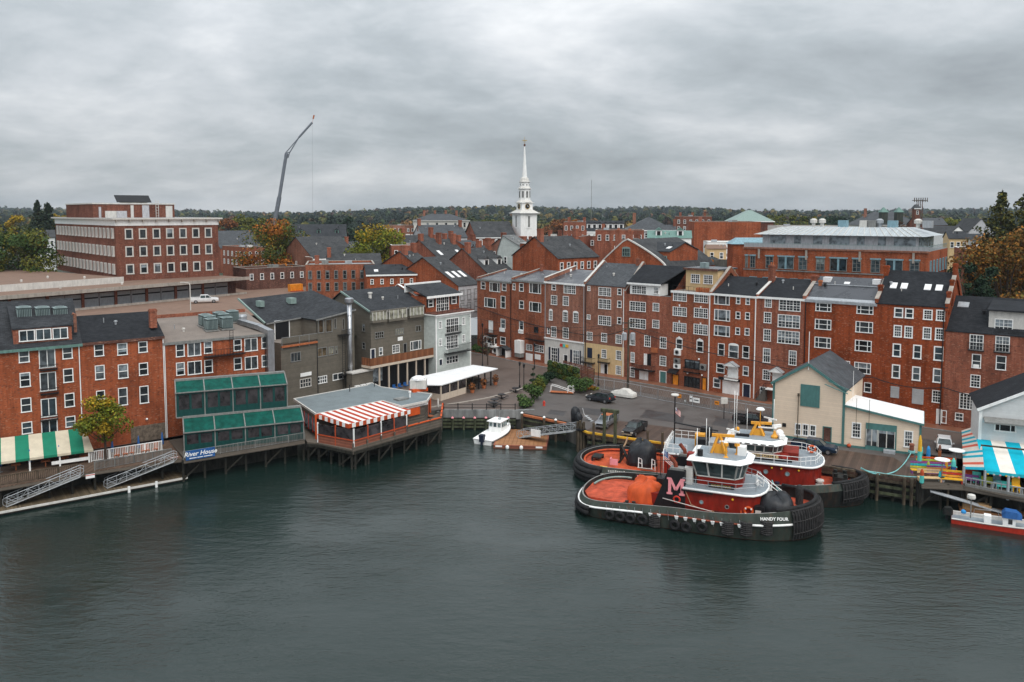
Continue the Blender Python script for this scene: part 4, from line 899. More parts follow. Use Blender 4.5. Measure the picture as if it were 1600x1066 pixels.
b=hp.rect(Z4,272,737,510,832,off=1.25);a0=dl(g(290,718.8));a1=dl(g(335.5,711));an=math.atan2(a1[1]-a0[1],a1[0]-a0[0])
sg=thing('banner_sign','blue banner sign on the deck railing in front of the lower porch','sign',(0,0,0));c0=g(290,718.8);c1=g(335.5,711.3);sl=math.hypot(c1[0]-c0[0],c1[1]-c0[1]);sa=math.atan2(c1[1]-c0[1],c1[0]-c0[0]);sn=(math.sin(sa)*.15,-math.cos(sa)*.15)
sg.location=((c0[0]+c1[0])/2+sn[0],(c0[1]+c1[1])/2+sn[1],3.55);sg.rotation_euler=(0,0,sa);MB().bx(-sl/2,sl/2,-.03,.03,-.62,.62).build('board','blue',sg)
text_at('River House',.82,'white',sg,(0,-.05,.12),(math.pi/2,0,0),shear=.25,bold=.012);stuff(MB().bx(-1.4,-.5,-.05,-.031,-.45,-.36).bx(-.4,.3,-.05,-.031,-.45,-.36).bx(.4,1.5,-.05,-.031,-.45,-.36).build('small_print','white',sg))
# left deck: striped awning, railings, chairs, parasols
def seg(p,q):l=math.hypot(q[0]-p[0],q[1]-p[1]);return l,math.atan2(q[1]-p[1],q[0]-p[0])
d1=deck('timber dining deck on piles below the two left brick houses',[g(-40,768),g(148,736),g(287,716),lw(0,-.2),lw(-24,-.2)],3.0,[[g(-40,768),g(148,736),g(287,716)]],'deck_wood',rows=(.4,),braces=False)
L1_=t_lo[d1.name]
railing([L1_(g(-40,766)),L1_(g(122,739.5))],3.0,1.15,'pile',.2,2.0,parent=d1,name='lattice_railing')
railing([L1_(g(148,735)),L1_(g(268,713.5))],3.0,1.05,'grey_board',.16,2.2,parent=d1,name='grey_railing')
railing([L1_(g(143,722)),L1_(g(253,704.5))],3.0,1.35,'white',.2,2.0,parent=d1,name='white_railing')
A,B=g(-20,745.5),g(139.5,722.5);hw=House('striped_awning','green and cream striped awning on white posts over the left dining deck','awning',A,B,5,3.0,2.4,'white')
ze=hw.at(ID,139.5,703)[1];yb=4.6;zb=hw.zat(hw.L,yb,669);b=MB();L=hw.L+.5
b.hexa([(-.3,-.3,ze),(L,-.3,ze),(L-.6,yb,zb),(-.3,yb,zb)],[(-.3,-.3,ze+.07),(L,-.3,ze+.07),(L-.6,yb,zb+.07),(-.3,yb,zb+.07)]);hw.add('canopy',b,'awn_green');hw.add('valance',MB().bx(-.3,L,-.33,-.302,ze-.22,ze+.06),'awn_green')
hw.add('side_flap',MB().poly([(L-.02,-.3,ze),(L-.62,yb,zb),(L-.62,yb,ze)]),'awn_green')
for x in np.linspace(1.2,hw.L,4):hw.add('post',MB().bx(x-.09,x+.09,-.09,.09,0,ze),'white')
hw.add('back_bar',MB().bx(2,hw.L-.3,yb-.3,yb-.2,0,1.9),'brick_dark');hw.add('counter',MB().bx(hw.L-4.2,hw.L-.1,-.05,.1,.35,.75),'white')
for x,y in((3,1.2),(6.2,1.0),(8.3,1.3),(10.5,.9)):hw.add('table',MB().bx(x-.5,x+.5,y-.4,y+.4,.7,.76).bx(x-.06,x+.06,y-.06,y+.06,0,.7),'terracotta')
def parasol_closed(p,z,col,label,grp,h=2.4):
 t=thing('parasol',label,'parasol',(p[0],p[1],z),0,grp);MB().tube([(0,0,0),(0,0,h)],.03,6).lathe([(.25,0),(.25,.06)],(0,0,0),8).build('pole','trim_grey',t)
 MB().lathe([(.17,.75),(.21,.85),(.16,1.5),(.1,2.1),(.03,h+.05)],(0,0,0),8).build('canopy',col,t,smooth=True)
for i,(px,py,nm)in enumerate(((254,703,'at the right end of the white railing'),(217,709,'in the middle of the white railing'),(176,715,'beside the yellowing tree'),(93,725,'under the right half of the striped awning'),(47,732,'under the left half of the striped awning'),(1,738,'at the left frame edge'))):
 parasol_closed(g(px,py),3.0,'blue','closed dark blue parasol '+nm,'closed blue parasols on the deck')
def chair_mesh():
 b=MB().bx(-.28,.28,-.28,.28,.38,.44);b.hexa([(-.28,.22,.44),(.28,.22,.44),(.28,.28,.44),(-.28,.28,.44)],[(-.26,.36,1.1),(.26,.36,1.1),(.26,.42,1.1),(-.26,.42,1.1)])
 for x in(-.25,.25):
  for y in(-.25,.25):b.bx(x-.03,x+.03,y-.03,y+.03,0,.38)
  b.bx(x-.05,x+.05,-.3,.3,.62,.66)
 return b
ch=thing('wooden_chair','orange wooden chair on the deck by the white railing','chair',(0,0,0),0,'orange chairs by the white railing')
MB().bx(-.3,.3,-.3,.3,.38,.46).build('seat','terracotta',ch);MB().hexa([(-.3,.24,.46),(.3,.24,.46),(.3,.3,.46),(-.3,.3,.46)],[(-.28,.4,1.15),(.28,.4,1.15),(.28,.46,1.15),(-.28,.46,1.15)]).build('backrest','terracotta',ch)
lg=MB().bx(-.03,.03,-.03,.03,0,.38).mesh('leg',['terracotta'])
for x in(-.25,.25):
 for y in(-.25,.25):link('leg',lg,ch,(x,y,0))
for i,(px,py)in enumerate([(157,718),(183,715.5),(195,713.5),(206,711.5),(224,708.5),(230,707.5),(243,705.5)]):
 p=g(px,py);c=ch if i==0 else copy_tree(ch);c['label']='orange wooden chair on the deck by the white railing, '+['leftmost','second from the left','third from the left','middle one','third from the right','second from the right','rightmost'][i];c.location=(p[0],p[1],3.0);c.rotation_euler=(0,0,AL+random.uniform(-.5,.5))
DA,DB=g(-30,806,.5),g(293,745.5,.5);l,a=seg(DA,DB);fd=thing('floating_dock','long low floating dock with a white edge at the left','dock',(DA[0],DA[1],0),a)
n=6
for i in range(n):MB().bx(l*i/n+.02,l*(i+1)/n-.02,.12,5.4,.15,.5).build('dock_section','dock_wood',fd)
MB().bx(0,l,-.06,.1,.3,.54).build('edge_bumper','offwhite',fd);MB().bx(.2,l-.2,.2,5.2,-.3,.14).build('float','rubber',fd)
for px,py in((203,771),(246,763)):
 q=g(px,py,.0);x=(q[0]-DA[0])*math.cos(a)+(q[1]-DA[1])*math.sin(a);MB().tube([(x,-.22,-.6),(x,-.22,.75)],.16,8).build('fender_post','white',fd)
def gangway(p0,p1,z0,z1,wid,label,nb=7,m='galv',h=1.15,sign=None):
 l,a=seg(p0,p1);t=thing('gangway',label,'gangway',(p0[0],p0[1],z0),a);sl=(z1-z0)
 Z=lambda x:sl*x/l
 b=MB();b.hexa([(0,-wid/2,-.06),(l,-wid/2,sl-.06),(l,wid/2,sl-.06),(0,wid/2,-.06)],[(0,-wid/2,0),(l,-wid/2,sl),(l,wid/2,sl),(0,wid/2,0)]);b.build('walkway','trim_grey',t)
 for y in(-wid/2,wid/2):
  b=MB();q=.045
  for zz in(0,h*.5,h):b.tube([(0 if zz else 0,y,Z(0)+zz),(l,y,Z(l)+zz)],q if zz!=h*.5 else .03,5)
  for i in range(nb+1):x=l*i/nb;b.tube([(x,y,Z(x)),(x,y,Z(x)+h)],.035,5)
  for i in range(nb):x0=l*i/nb;x1=l*(i+1)/nb;b.tube([(x0,y,Z(x0)+(0 if i%2 else h)),(x1,y,Z(x1)+(h if i%2 else 0))],.028,5)
  for xe,sg in((0,-1),(l,1)):b.tube([(xe,y,Z(xe)+h),(xe+sg*.35,y,Z(xe)+h*.85),(xe+sg*.35,y,Z(xe)+h*.3),(xe,y,Z(xe)+.05)],.035,5)
  b.build('side_truss',m,t)
 if sign:MB().bx(sign[0],sign[0]+sign[2],-wid/2-.1,-wid/2-.06,Z(sign[0])+.15,Z(sign[0])+.15+sign[3]).build('sign_panel','white',t)
 return t
p=g(11,790,.55);q=g(126,744.5,2.9);gangway(p,q,.55,3.0,1.2,'left aluminium gangway sloping up from the floating dock to the dining deck')
p=g(168,761,.55);q=g(272,721,2.9);gangway(p,q,.55,3.0,1.2,'second aluminium gangway nearer the green porch, sloping down to the floating dock')
for px,py,nm in((142,743,'between the two gangways'),(273,716,'beside the blue banner')):
 p=g(px,py,2.9);l_=thing('notice_board',f'small white notice board on the deck edge {nm}','sign',(p[0],p[1]-.15,2.6),AL);MB().bx(-.5,.5,-.02,.02,0,.5).build('panel','white',l_);MB().bx(-.5,.5,-.03,-.021,.35,.45).build('red_band','red',l_)
# olive grey restaurant buildings
GA,GB=(-38.0,131.2),(-28.2,142.9)
h=House('clapboard_building','olive grey clapboard building with roof terrace and black fire escape','building',GA,GB,12,3.0,14,'clap_olive')
s1=h.at(ID,495,560)[0];hb=h.at(ID,495,499)[1];ht=h.at(ID,465,533)[1];hr=h.at(ID,541,485.5)[1];h.h=hb
for a in[('1',92,425,137,535),('1',153,418,208,530),('1',222,413,243,500),('1',292,415,310,510),('s',85,655,163,733),('s',177,648,222,720),('1',232,643,252,710)]:h.win(Z6,*a,frame='trim_grey',pane='glass_lit')
for a in[('q',85,893,165,955),('s',212,870,300,925)]:h.win(Z6,*a,pane='glass')
h.win(Z3,'T',1140,588,1225,668,frame='trim_grey');h.win(Z3,'q',1218,808,1312,880,frame='offwhite');h.plate(Z3,1220,757,1312,787,'white','sign_board',.1,.08)
b=MB();h.wallface(b,'front')
F=[];Mx=[]
for f,mi in zip(b.f,b.m):
 pts=[b.v[i]for i in f];cx=sum(p[0]for p in pts)/len(pts)
 F.append(f)
b2=MB();h.holes2=h.holes['front']
sv=h.holes['front'];lowh=[q for q in sv if q[1]<s1];hih=[(q[0]-s1,q[1]-s1,q[2],q[3])for q in sv if q[0]>=s1-.3]
h.faces['front']=((0,0),(s1,0));h.holes['front']=lowh;h.h=ht;h.wallface(b2,'front');h.faces['front']=((s1,0),(h.L,0));h.holes['front']=hih;h.h=hb;h.wallface(b2,'front');h.faces['front']=((0,0),(h.L,0));h.holes['front']=sv
b2.poly([(s1,0,hb),(h.L,0,hb),(h.L,0,hr)]);yb_=4.2
b2.poly([(0,yb_,ht),(s1,yb_,ht),(s1,yb_,hb),(0,yb_,hb-.4)]);b2.poly([(s1,yb_,ht),(s1,0,ht),(s1,0,hb),(s1,yb_,hb)]);b2.poly([(0,12,0),(0,0,0),(0,0,ht),(0,12,ht)]);b2.poly([(0,yb_,ht),(0,yb_,hb-.4),(0,12,hb),(0,12,ht)]);b2.poly([(h.L,0,0),(h.L,12,0),(h.L,12,hr),(h.L,0,hr)]);b2.poly([(0,12,0),(h.L,12,0),(h.L,12,hr),(0,12,hb)])
h.add('wall',b2,'clap_olive')
z4=h.zat(h.L*.45,11,463.5);b=MB();o_=.25
b.add([(-.1,yb_-.3,hb-.35),(s1-.3,yb_-.3,hb+.02),(s1-.3,-.4,hb-.05),(h.L+.1,-.4,hr+.05),(h.L+.1,12,z4+.4),(-.1,12,z4)],[(0,1,5),(1,2,3,4),(1,4,5)]);b.add([(-.1,yb_-.3,hb-.55),(s1-.3,yb_-.3,hb-.18),(s1-.3,-.4,hb-.25),(h.L+.1,-.4,hr-.15),(h.L+.1,12,z4+.2),(-.1,12,z4-.2)],[(0,5,1),(1,4,3,2),(1,5,4)])
h.add('roof',b,'shingle_charcoal');h.add('fascia',MB().beam((s1-.3,-.45,hb-.1),(h.L+.1,-.45,hr),.06,.25).beam((-.1,yb_-.35,hb-.42),(s1-.3,yb_-.35,hb-.05),.06,.22),'trim_grey')
h.add('terrace_floor',MB().bx(0,s1,0.02,yb_,ht-.12,ht-.02),'roof_tan');b=MB();b.bx(0,s1,-.3,-.22,ht+.85,ht+.95);[b.bx(x,x+.1,-.32,-.2,ht-1.0,ht+.95)for x in(0,s1*.48,s1*.75)];b.bx(0,s1,-.28,-.24,ht-.1,ht+.8,1);h.add('terrace_rail',b,['trim_grey','clap_olive']);h.add('terrace_beam',MB().bx(0,s1,-.36,-.02,ht-.75,ht-.45),'terracotta')
q=h.rect(Z3,1010,330,1125,425,off=-yb_);h.add('terrace_opening',MB().bx(q[0],q[1],yb_-.06,yb_-.02,ht,q[3]).bx(q[0]-.15,q[0],yb_-.1,yb_-.02,ht,q[3],1).bx(q[1],q[1]+.15,yb_-.1,yb_-.02,ht,q[3],1).bx(q[0]-.15,q[1]+.15,yb_-.1,yb_-.02,q[3],q[3]+.18,1),['black','white'])
for x,w in((h.L*.1,.8),(h.L*.5,1.2)):h.add('skylight',MB().bx(x,x+w,8,9.4,z4-1.2,z4-.2),'copper_light')
h.add('verge',MB().beam((-.15,yb_,hb-.3),(-.15,12.2,z4+.1),.25,.3),'copper_light')
b=MB();x0,x1=h.rect(Z6,250,540,335,560)[:2]
for z in(h.at(Z6,290,545)[1],h.at(Z6,290,880)[1]):b.bx(x0,x1,-1.3,-.05,z-.06,z);b.bx(x0,x1,-1.3,-1.26,z+.9,z+.95);[b.bx(x,x+.04,-1.3,-1.26,z,z+.9)for x in np.linspace(x0,x1-.04,9)]
z_=h.at(Z6,290,545)[1];[b.bx(x0+.3+k,x0+.36+k,-1.0,-.95,0,z_)for k in(0,.6)];[b.bx(x0+.3,x0+.96,-1.0,-.96,z,z+.04)for z in np.arange(.4,z_,.4)];h.add('fire_escape',b,'black_iron');h.pipe(s1+.05,0,hb-.2,'black_iron',.06)
p=g(547,607);p=(p[0],p[1]);q=h.at(ID,547,560,off=.9);x,y=h.w(q[0],-.9);zt=DZ(547,466,y)[2]
t=thing('steel_flue','tall shiny steel flue pipe between the two olive grey buildings','flue',(x,y,3));MB().tube([(0,0,0),(0,0,zt-3.9)],.42,12).build('pipe','steel',t,smooth=True);MB().lathe([(.62,zt-3.9),(.78,zt-3.7),(.78,zt-3.1),(.6,zt-2.95)],(0,0,0),12).build('cap','steel',t);MB().lathe([(.7,0),(.7,.9),(.45,1.2)],(0,0,0),12).build('base','steel',t)
b=MB()
for z in np.arange(2,zt-4,3.0):b.lathe([(.46,z),(.46,z+.08)],(0,0,0),12)
b.build('band','galv',t)
h=House('clapboard_building','olive grey clapboard building with projecting bay windows and a cedar fenced balcony','building',(-25.5,144.5),(-16.7,155.0),13,3.0,14,'clap_olive')
h.h=(h.at(ID,577.5,487.5)[1]+h.at(ID,665,476)[1])/2
for a in[('q',565,525,637,580),('q',735,497,803,550),('s',903,472,947,523)]:h.win(Z6,*a,frame='trim_grey',pane='glass_lit')
h.door(Z6,528,665,567,748,leaf='navy');h.win(Z6,'d',598,655,628,722);h.win(Z6,'r',708,633,768,702);h.door(Z6,800,620,830,702,frame='trim_grey',leaf='black');h.win(Z6,'p',857,598,950,677);h.plate(Z6,753,567,793,598,'white','sign_board')
for a in[(545,350,667,448),(683,332,832,432),(857,315,972,405)]:
 q=h.rect(Z6,*a,off=.8);w=q[1]-q[0];b=MB();zt_=q[3];zb_=q[2];b.bx(-w/2,w/2,-.8,0,zb_,zb_+.45);b.bx(-w/2,w/2,-.8,0,zt_-.15,zt_)
 bw=h.put(b.mesh('bay_window',['clap_olive']),(q[0]+q[1])/2,0,'front','bay_window');c=MB();[c.bx(x-.06,x+.06,-.8,-.7,zb_+.45,zt_-.15)for x in np.linspace(-w/2+.06,w/2-.06,5)];c.build('mullion','offwhite',bw);MB().bx(-w/2+.05,w/2-.05,-.74,-.02,zb_+.45,zt_-.15).build('pane','glass_lit',bw)
for a in[(458,460,482,525),(458,612,484,670)]:h.win(Z6,'d',*a,face='left',frame='trim_grey')
zr=h.zat(h.L*.5,8,452);h.walls([(8,zr)]);h.roof_x(8,zr,'shingle_charcoal',over=.35,trim='trim_grey');h.party(h.L+.25,[(-.2,h.h),(8,zr),(13,h.h)],.4,.45,'brick_red',cap='white');h.add('verge',MB().beam((-.4,-.2,h.h),(-.4,8,zr+.1),.2,.3),'copper_light')
h.add('roof_vent',MB().lathe([(.3,0),(.3,.9),(.45,.95),(.45,1.2)],(h.L*.27,4.5,h.h+(zr-h.h)*.56),10),'offwhite')
q0=h.at(Z6,530,812,off=2.6);q1=h.at(Z6,1065,716,off=2.6);zb_=(q0[1]+q1[1])/2;xa,xb=q0[0],q1[0];zt_=(h.at(Z6,530,748,off=2.6)[1]+h.at(Z6,1065,657,off=2.6)[1])/2
h.add('balcony_floor',MB().bx(xa,xb,-2.6,-.02,zb_-.45,zb_),'tan')
n=11;pm=MB().bx(-(xb-xa)/n/2+.03,(xb-xa)/n/2-.03,-.05,.05,0,zt_-zb_).mesh('fence_panel',['cedar'])
for i in range(n):link('fence_panel',pm,h.root,(xa+(xb-xa)*(i+.5)/n,-2.55,zb_))
h.add('side_fence',MB().bx(xa,xa+.08,-2.5,-.1,zb_,zt_).bx(xb-.08,xb,-2.5,-.1,zb_,zt_),'cedar')
for x in np.linspace(xa+2.2,xb-.2,7):h.add('post',MB().bx(x-.12,x+.12,-2.4,-2.16,0,zb_-.45),'tan')
h.add('dark_bay',MB().bx(xa+3.9,xb-.3,-1.2,-.05,.1,zb_-.6),'black');h.add('shop_window',MB().bx(xa+1.5,xa+3.7,-1.4,-.05,.6,zb_-.6).bx(xa+1.4,xa+3.8,-1.45,-.05,0,.6,1),['glass','clap_olive']);h.add('wing',MB().bx(xa-3.4,xa+1.3,-1.6,-.03,0,zb_-1.0),'clap_olive');h.add('wing_roof',MB().bx(xa-3.5,xa+1.35,-1.8,-.02,zb_-1.0,zb_-.75),'offwhite')
for i,x in enumerate((xa-2.5,xa-1.2,xa+.1)):
 b=MB().bx(-.5,.5,-.4,0,-.7,.7);o=h.put(b.mesh('heat_pump',['white']),x,1.1,'front','heat_pump',out=1.62);c=MB();[c.torus((0,-.42,z),.26,.04,10,5)for z in(.33,-.33)];c.build('fan_grille','trim_grey',o)
for i in range(6):
 x=xa+5+i*1.35;h.add('blue_chair',MB().bx(x-.35,x+.35,-3.6,-2.9,.3,.4).bx(x-.35,x+.35,-2.98,-2.9,.4,.9),'blue')
h=House('white_house','pale clapboard house with french windows and iron balconies under a brick penthouse','house',(-14.5,152.5),(-8.3,159.9),11,3.0,12,'clap_pale')
h.h=(h.at(ID,680,494)[1]+h.at(ID,735,486)[1])/2
for a in[(1095,436,1122,500),(1288,403,1315,469),(1095,581,1122,647),(1288,548,1315,614)]:h.win(Z6,'4',*a,fw=.16)
for a in[(1155,410,1262,532),(1155,553,1258,667)]:h.win(Z6,'t',*a,fw=.16)
h.win(Z6,'q',1157,725,1258,787);balcony(h,Z6,1146,478,1272,540,.5);balcony(h,Z6,1138,628,1332,690,1.3);h.door(Z6,1097,752,1127,802,leaf='navy');h.walls()
h.add('corner_board',MB().bx(-.12,.18,-.06,-.003,0,h.h).bx(h.L-.18,h.L+.1,-.06,-.003,0,h.h).bx(-.12,h.L+.1,-.08,-.003,h.h-.5,h.h),'white');h.add('cornice',MB().bx(-.5,h.L+.5,-.6,11,h.h,h.h+.18),'white');h.add('terrace_floor',MB().bx(-.4,h.L+.4,-.5,11,h.h+.182,h.h+.42),'brick_dark')
y0=2.6;zp=(h.at(Z6,1000,238,off=-y0)[1]+h.at(Z6,1270,207,off=-y0)[1])/2;xl,xr=h.at(Z6,990,300,off=-y0)[0],h.at(Z6,1265,300,off=-y0)[0]
pw=h.add('penthouse',MB().bx(xl,xr,y0,11,h.h+.42,zp),'brick_rust')
for sty,a in(('t',(1073,230,1177,352)),('d',(1007,255,1047,320)),('d',(1200,222,1240,292))):
 q=h.rect(Z6,*a,off=-y0);me,mp=win_mesh(round(q[1]-q[0],1),round(q[3]-q[2],1),sty,'white','glass');o=link('window',me,pw,((q[0]+q[1])/2,y0-.08,(q[2]+q[3])/2));link('pane',mp,o)
 if sty=='d':
  for s_ in(q[0]-.25,q[1]+.25):h.add('shutter',MB().bx(s_-.2,s_+.2,y0-.08,y0-.01,q[2],q[3]),'black')
zr=h.zat((xl+xr)/2,8,445);b=MB();f=[(xl-.3,y0-.6,zp),(xr+.3,y0-.6,zp),(xr+.3,8,zr),(xl-.3,8,zr)];b.hexa(f,[(p[0],p[1],p[2]+.2)for p in f]);h.add('penthouse_roof',b,'shingle_charcoal');h.add('fascia',MB().bx(xl-.35,xr+.35,y0-.7,y0-.61,zp-.25,zp+.2),'white');h.add('roof_end',MB().bx(xl-.3,xr+.3,8,8.4,zr-1.2,zr+.5),'white')
b=MB();b.bx(.2,h.L-.2,-.3,-.25,h.h+1.3,h.h+1.36);b.bx(.2,h.L-.2,-.3,-.25,h.h+.7,h.h+.74);[b.bx(x,x+.05,-.3,-.25,h.h+.42,h.h+1.3)for x in np.linspace(.2,h.L-.25,8)];h.add('terrace_rail',b,'black_iron')
zc=5.7;R0=[G(*p,zc)for p in((641,602),(690,603),(731,590.5),(778,577),(739,571.5),(657,589.5))];W0=g(689,626.6);
t=thing('dining_shed','low dining shed with a broad white roof and tan glazed walls on the plaza','dining shed',(W0[0],W0[1],3));lo=lambda p:(p[0]-W0[0],p[1]-W0[1])
MB().prism([lo(p)for p in R0],zc-3-.0,zc-3+.16).build('roof','roof_white',t);P_=[lo(g(*p))for p in((655,619.5),(689,626.6),(728,614.5),(767,602.5))]
for p,q,nb,solid in((P_[0],P_[1],1,1),(P_[1],P_[2],3,1),(P_[2],P_[3],4,0)):
 l,a=seg(p,q);
 for i in range(nb+1):x=p[0]+(q[0]-p[0])*i/nb;y=p[1]+(q[1]-p[1])*i/nb;MB().box((x,y,1.33),(.2,.2,2.66),0,a).build('post','tan' if solid else 'black_iron',t)
 if solid:
  for i in range(nb):
   c=((p[0]+(q[0]-p[0])*(i+.5)/nb),(p[1]+(q[1]-p[1])*(i+.5)/nb));MB().box((c[0],c[1],.55),(l/nb-.22,.1,1.1),0,a).build('panel','tan',t);MB().box((c[0],c[1],1.8),(l/nb-.22,.06,1.36),0,a).build('pane','vinyl',t)
MB().beam((*P_[2],.75),(*P_[3],.75),.08,.08).beam((*P_[2],1.5),(*P_[3],1.5),.05,.05).build('rail','black_iron',t)
MB().prism([lo(p)for p in(g(662,612),g(700,610),g(752,597),g(735,592),g(672,603))],0,.75).build('bench','pile',t)
# red and white restaurant on piles
zr_=6.3;roofp=[G(*p,zr_)for p in((459,623.5),(494.4,647.3),(597.7,626.5),(627.6,635),(667,626.6),(674.5,616),(640,611.5),(595.7,605),(580.7,598.5),(573,602.5))]
C0=roofp[1];dkp=[g(480,689,2.9),g(496,690,2.9),G(552,709.5,2.2),G(689,670,2.2),g(692,640,2.9),roofp[5],roofp[9],roofp[0]]
t=thing('waterfront_restaurant','restaurant on piles with red and white striped awning and flat grey green roof','restaurant',(C0[0],C0[1],0));lo=lambda p:(p[0]-C0[0],p[1]-C0[1])
RP=[lo(p)for p in roofp];MB().prism(RP,zr_-.25,zr_).build('roof','roof_greygreen',t)
b=MB()
for i in range(len(RP)):p,q=RP[i],RP[(i+1)%len(RP)];b.beam((*p,zr_-.08),(*q,zr_-.08),.16,.34)
b.build('roof_edge','offwhite',t)
b=MB();IN=[lo(p)for p in(roofp[0],roofp[1],roofp[2],roofp[3],roofp[4],roofp[5],roofp[7],roofp[8],roofp[9])]
cx=sum(p[0]for p in IN)/len(IN);cy=sum(p[1]for p in IN)/len(IN);IN=[(p[0]+(cx-p[0])*.05,p[1]+(cy-p[1])*.05)for p in IN];b.prism(IN,2.9,zr_-.3);b.build('wall','weathered',t)
l,a=seg(RP[0],RP[1])
for i,(u,w)in enumerate(((.5,.16),(.68,.16),(.86,.16))):
 c=(RP[0][0]+(RP[1][0]-RP[0][0])*u,RP[0][1]+(RP[1][1]-RP[0][1])*u);MB().box((c[0]+.02,c[1]-.12,4.5),(l*w,.12,2.0),0,a).build('window','glass',t);MB().box((c[0],c[1]-.16,4.5),(.12,.16,2.3),0,a).build('window_post','red',t)
MB().box((RP[0][0]+(RP[1][0]-RP[0][0])*.65,RP[0][1]+(RP[1][1]-RP[0][1])*.65-.1,5.8),(l*.6,.12,.6),0,a).build('fascia_board','weathered',t)
MB().box((RP[1][0]-.05,RP[1][1]-.25,4.5),(.22,.22,3.5),0,a).build('corner_post','orange_bright',t)
AO0=lo(G(544,663,5.95));AO1=lo(G(641,640.5,5.95));TI0=RP[1];TI1=RP[2];la,aa=seg(AO0,AO1)
aw=MB();O_=(AO0[0],AO0[1],0);rot=lambda p:((p[0]-AO0[0])*math.cos(-aa)-(p[1]-AO0[1])*math.sin(-aa),(p[0]-AO0[0])*math.sin(-aa)+(p[1]-AO0[1])*math.cos(-aa))
t0,t1=rot(TI0),rot(TI1);f=[(0,0,5.95),(la,0,5.95),(la,t1[1],6.33),(t1[0],t1[1],6.33),(t0[0],t0[1],6.33)]
aw.poly(f);aw.poly([(x,y,z-.05)for x,y,z in f][::-1]);awn=aw.build('awning','awn_red',t,loc=O_,rz=aa)
vw=.62;n=int(la/vw)+1;vm=[MB().bx(0,vw,-.03,.0,-.62,0).mesh('valance_flap',[c])for c in('white','orange')]
for i in range(n):link('valance_flap',vm[0]if i%2 else vm[1],awn,(min(i*vw,la-vw),-.01,5.97))
l2,a2=seg((0,0),t0);n=int(l2/vw)
for i in range(n):o=link('valance_flap',vm[0]if i%2 else vm[1],awn,(t0[0]*(i+1)/n,t0[1]*(i+1)/n,5.97+.36*(i+1)/n),a2+math.pi)
DK=[lo(p)for p in dkp];MB().prism(DK,2.4,2.75).build('decking','weathered',t)
OC=DK[2];W1=DK[1];W2=DK[3]
def vinyl(p,q,n,z0,z1,low):
 l,a=seg(p,q)
 for i in range(n):
  c=(p[0]+(q[0]-p[0])*(i+.5)/n,p[1]+(q[1]-p[1])*(i+.5)/n);MB().box((*c,(z0+z1)/2),(l/n-.12,.05,z1-z0),0,a).build('vinyl_window','vinyl',t);MB().box((*c,(z0+low)/2),(l/n,.14,z0-low),0,a).build('skirt_panel','weathered_red',t)
 for i in range(n+1):c=(p[0]+(q[0]-p[0])*i/n,p[1]+(q[1]-p[1])*i/n);MB().box((*c,(2.2+z1+.2)/2),(.16,.16,z1-2.0),0,a).build('post','orange' if i%2 else 'white',t)
 MB().beam((*p,z0),(*q,z0),.2,.14).build('sill','orange',t)
vin=lambda p,k:(p[0]+(cx-p[0])*k,p[1]+(cy-p[1])*k)
OCi=vin(OC,.03);E1p=lo(G(637,684.5,2.2));E1i=vin(E1p,.03)
vinyl(vin(W1,.01),OCi,2,3.9,5.4,2.2);vinyl(OCi,E1i,4,3.9,5.4,2.5)
pts=[OC,E1p,W2,DK[4]]
for i,(p,q)in enumerate(zip(pts[:-1],pts[1:])):
 l,a=seg(p,q);n=max(1,round(l/2.6))
 for k in range(n):c=(p[0]+(q[0]-p[0])*(k+.5)/n,p[1]+(q[1]-p[1])*(k+.5)/n);MB().box((*c,2.62 if i==0 else 3.0),(l/n-.05,.1,.9 if i==0 else 1.7),0,a).build('skirt_boards','weathered',t)
 for k in range(n+1):c=(p[0]+(q[0]-p[0])*k/n,p[1]+(q[1]-p[1])*k/n);MB().box((*c,2.9 if i==0 else 3.1),(.2,.2,1.5 if i==0 else 2.0),0,a).build('post','weathered',t)
 if i:MB().beam((*p,3.95),(*q,3.95),.26,.14).build('top_rail','orange_bright',t)
pm=pile_mesh(.17,-3.5,2.4,'pile_wet_shade')
MB().prism([(p[0]+(cx-p[0])*.3,p[1]+(cy-p[1])*.3)for p in DK],-3.4,2.39).build('added_shade_wall','pile_wet_shade',t)  # dark block added below the restaurant to black out its underside
for p,q in zip([DK[0],W1,OC,W2],[W1,OC,W2,DK[4]]):
 l,a=seg(p,q);n=max(1,round(l/2.3))
 for r in(.35,3.0):
  for k in range(n+1):link('pile',pm,t,(p[0]+(q[0]-p[0])*k/n-math.sin(a)*r,p[1]+(q[1]-p[1])*k/n+math.cos(a)*r,0))
 b=MB();[b.beam((p[0]+(q[0]-p[0])*k/n,p[1]+(q[1]-p[1])*k/n,.4),(p[0]+(q[0]-p[0])*(k+1)/n,p[1]+(q[1]-p[1])*(k+1)/n,2.2),.12,.22)for k in range(0,n,2)];b.beam((*p,2.3),(*q,2.3),.25,.4);b.build('brace','pile_wet_shade',t)  # brace colour carries the shade below the restaurant floor
p=lo(G(646,641,5.2));MB().box((*p,5.0),(2.2,.5,1.1),0,aa).build('red_sign_box','orange_bright',t)
p,q=lo(G(628,637.5,5.9)),lo(G(667,628.5,5.9));MB().beam((*p,5.75),(*q,5.75),.5,.3).build('white_canopy_edge','white',t)
for i,(px,py)in enumerate(((655,640),(660,633),(668,634),(672,628))):p=lo(g(px,py+16));MB().box((*p,4.2),(.25,.25,2.6),0,aa).build('red_post','orange_bright',t)
for px,py in((648,662),(660,655),(672,650)):p=lo(g(px,py));MB().box((*p,3.0),(.9,.9,.08),0,aa).box((*p,2.85),(.12,.12,.3),0).build('table','terracotta',t)
def onroof(px,py,z=zr_):return lo(G(px,py,z))
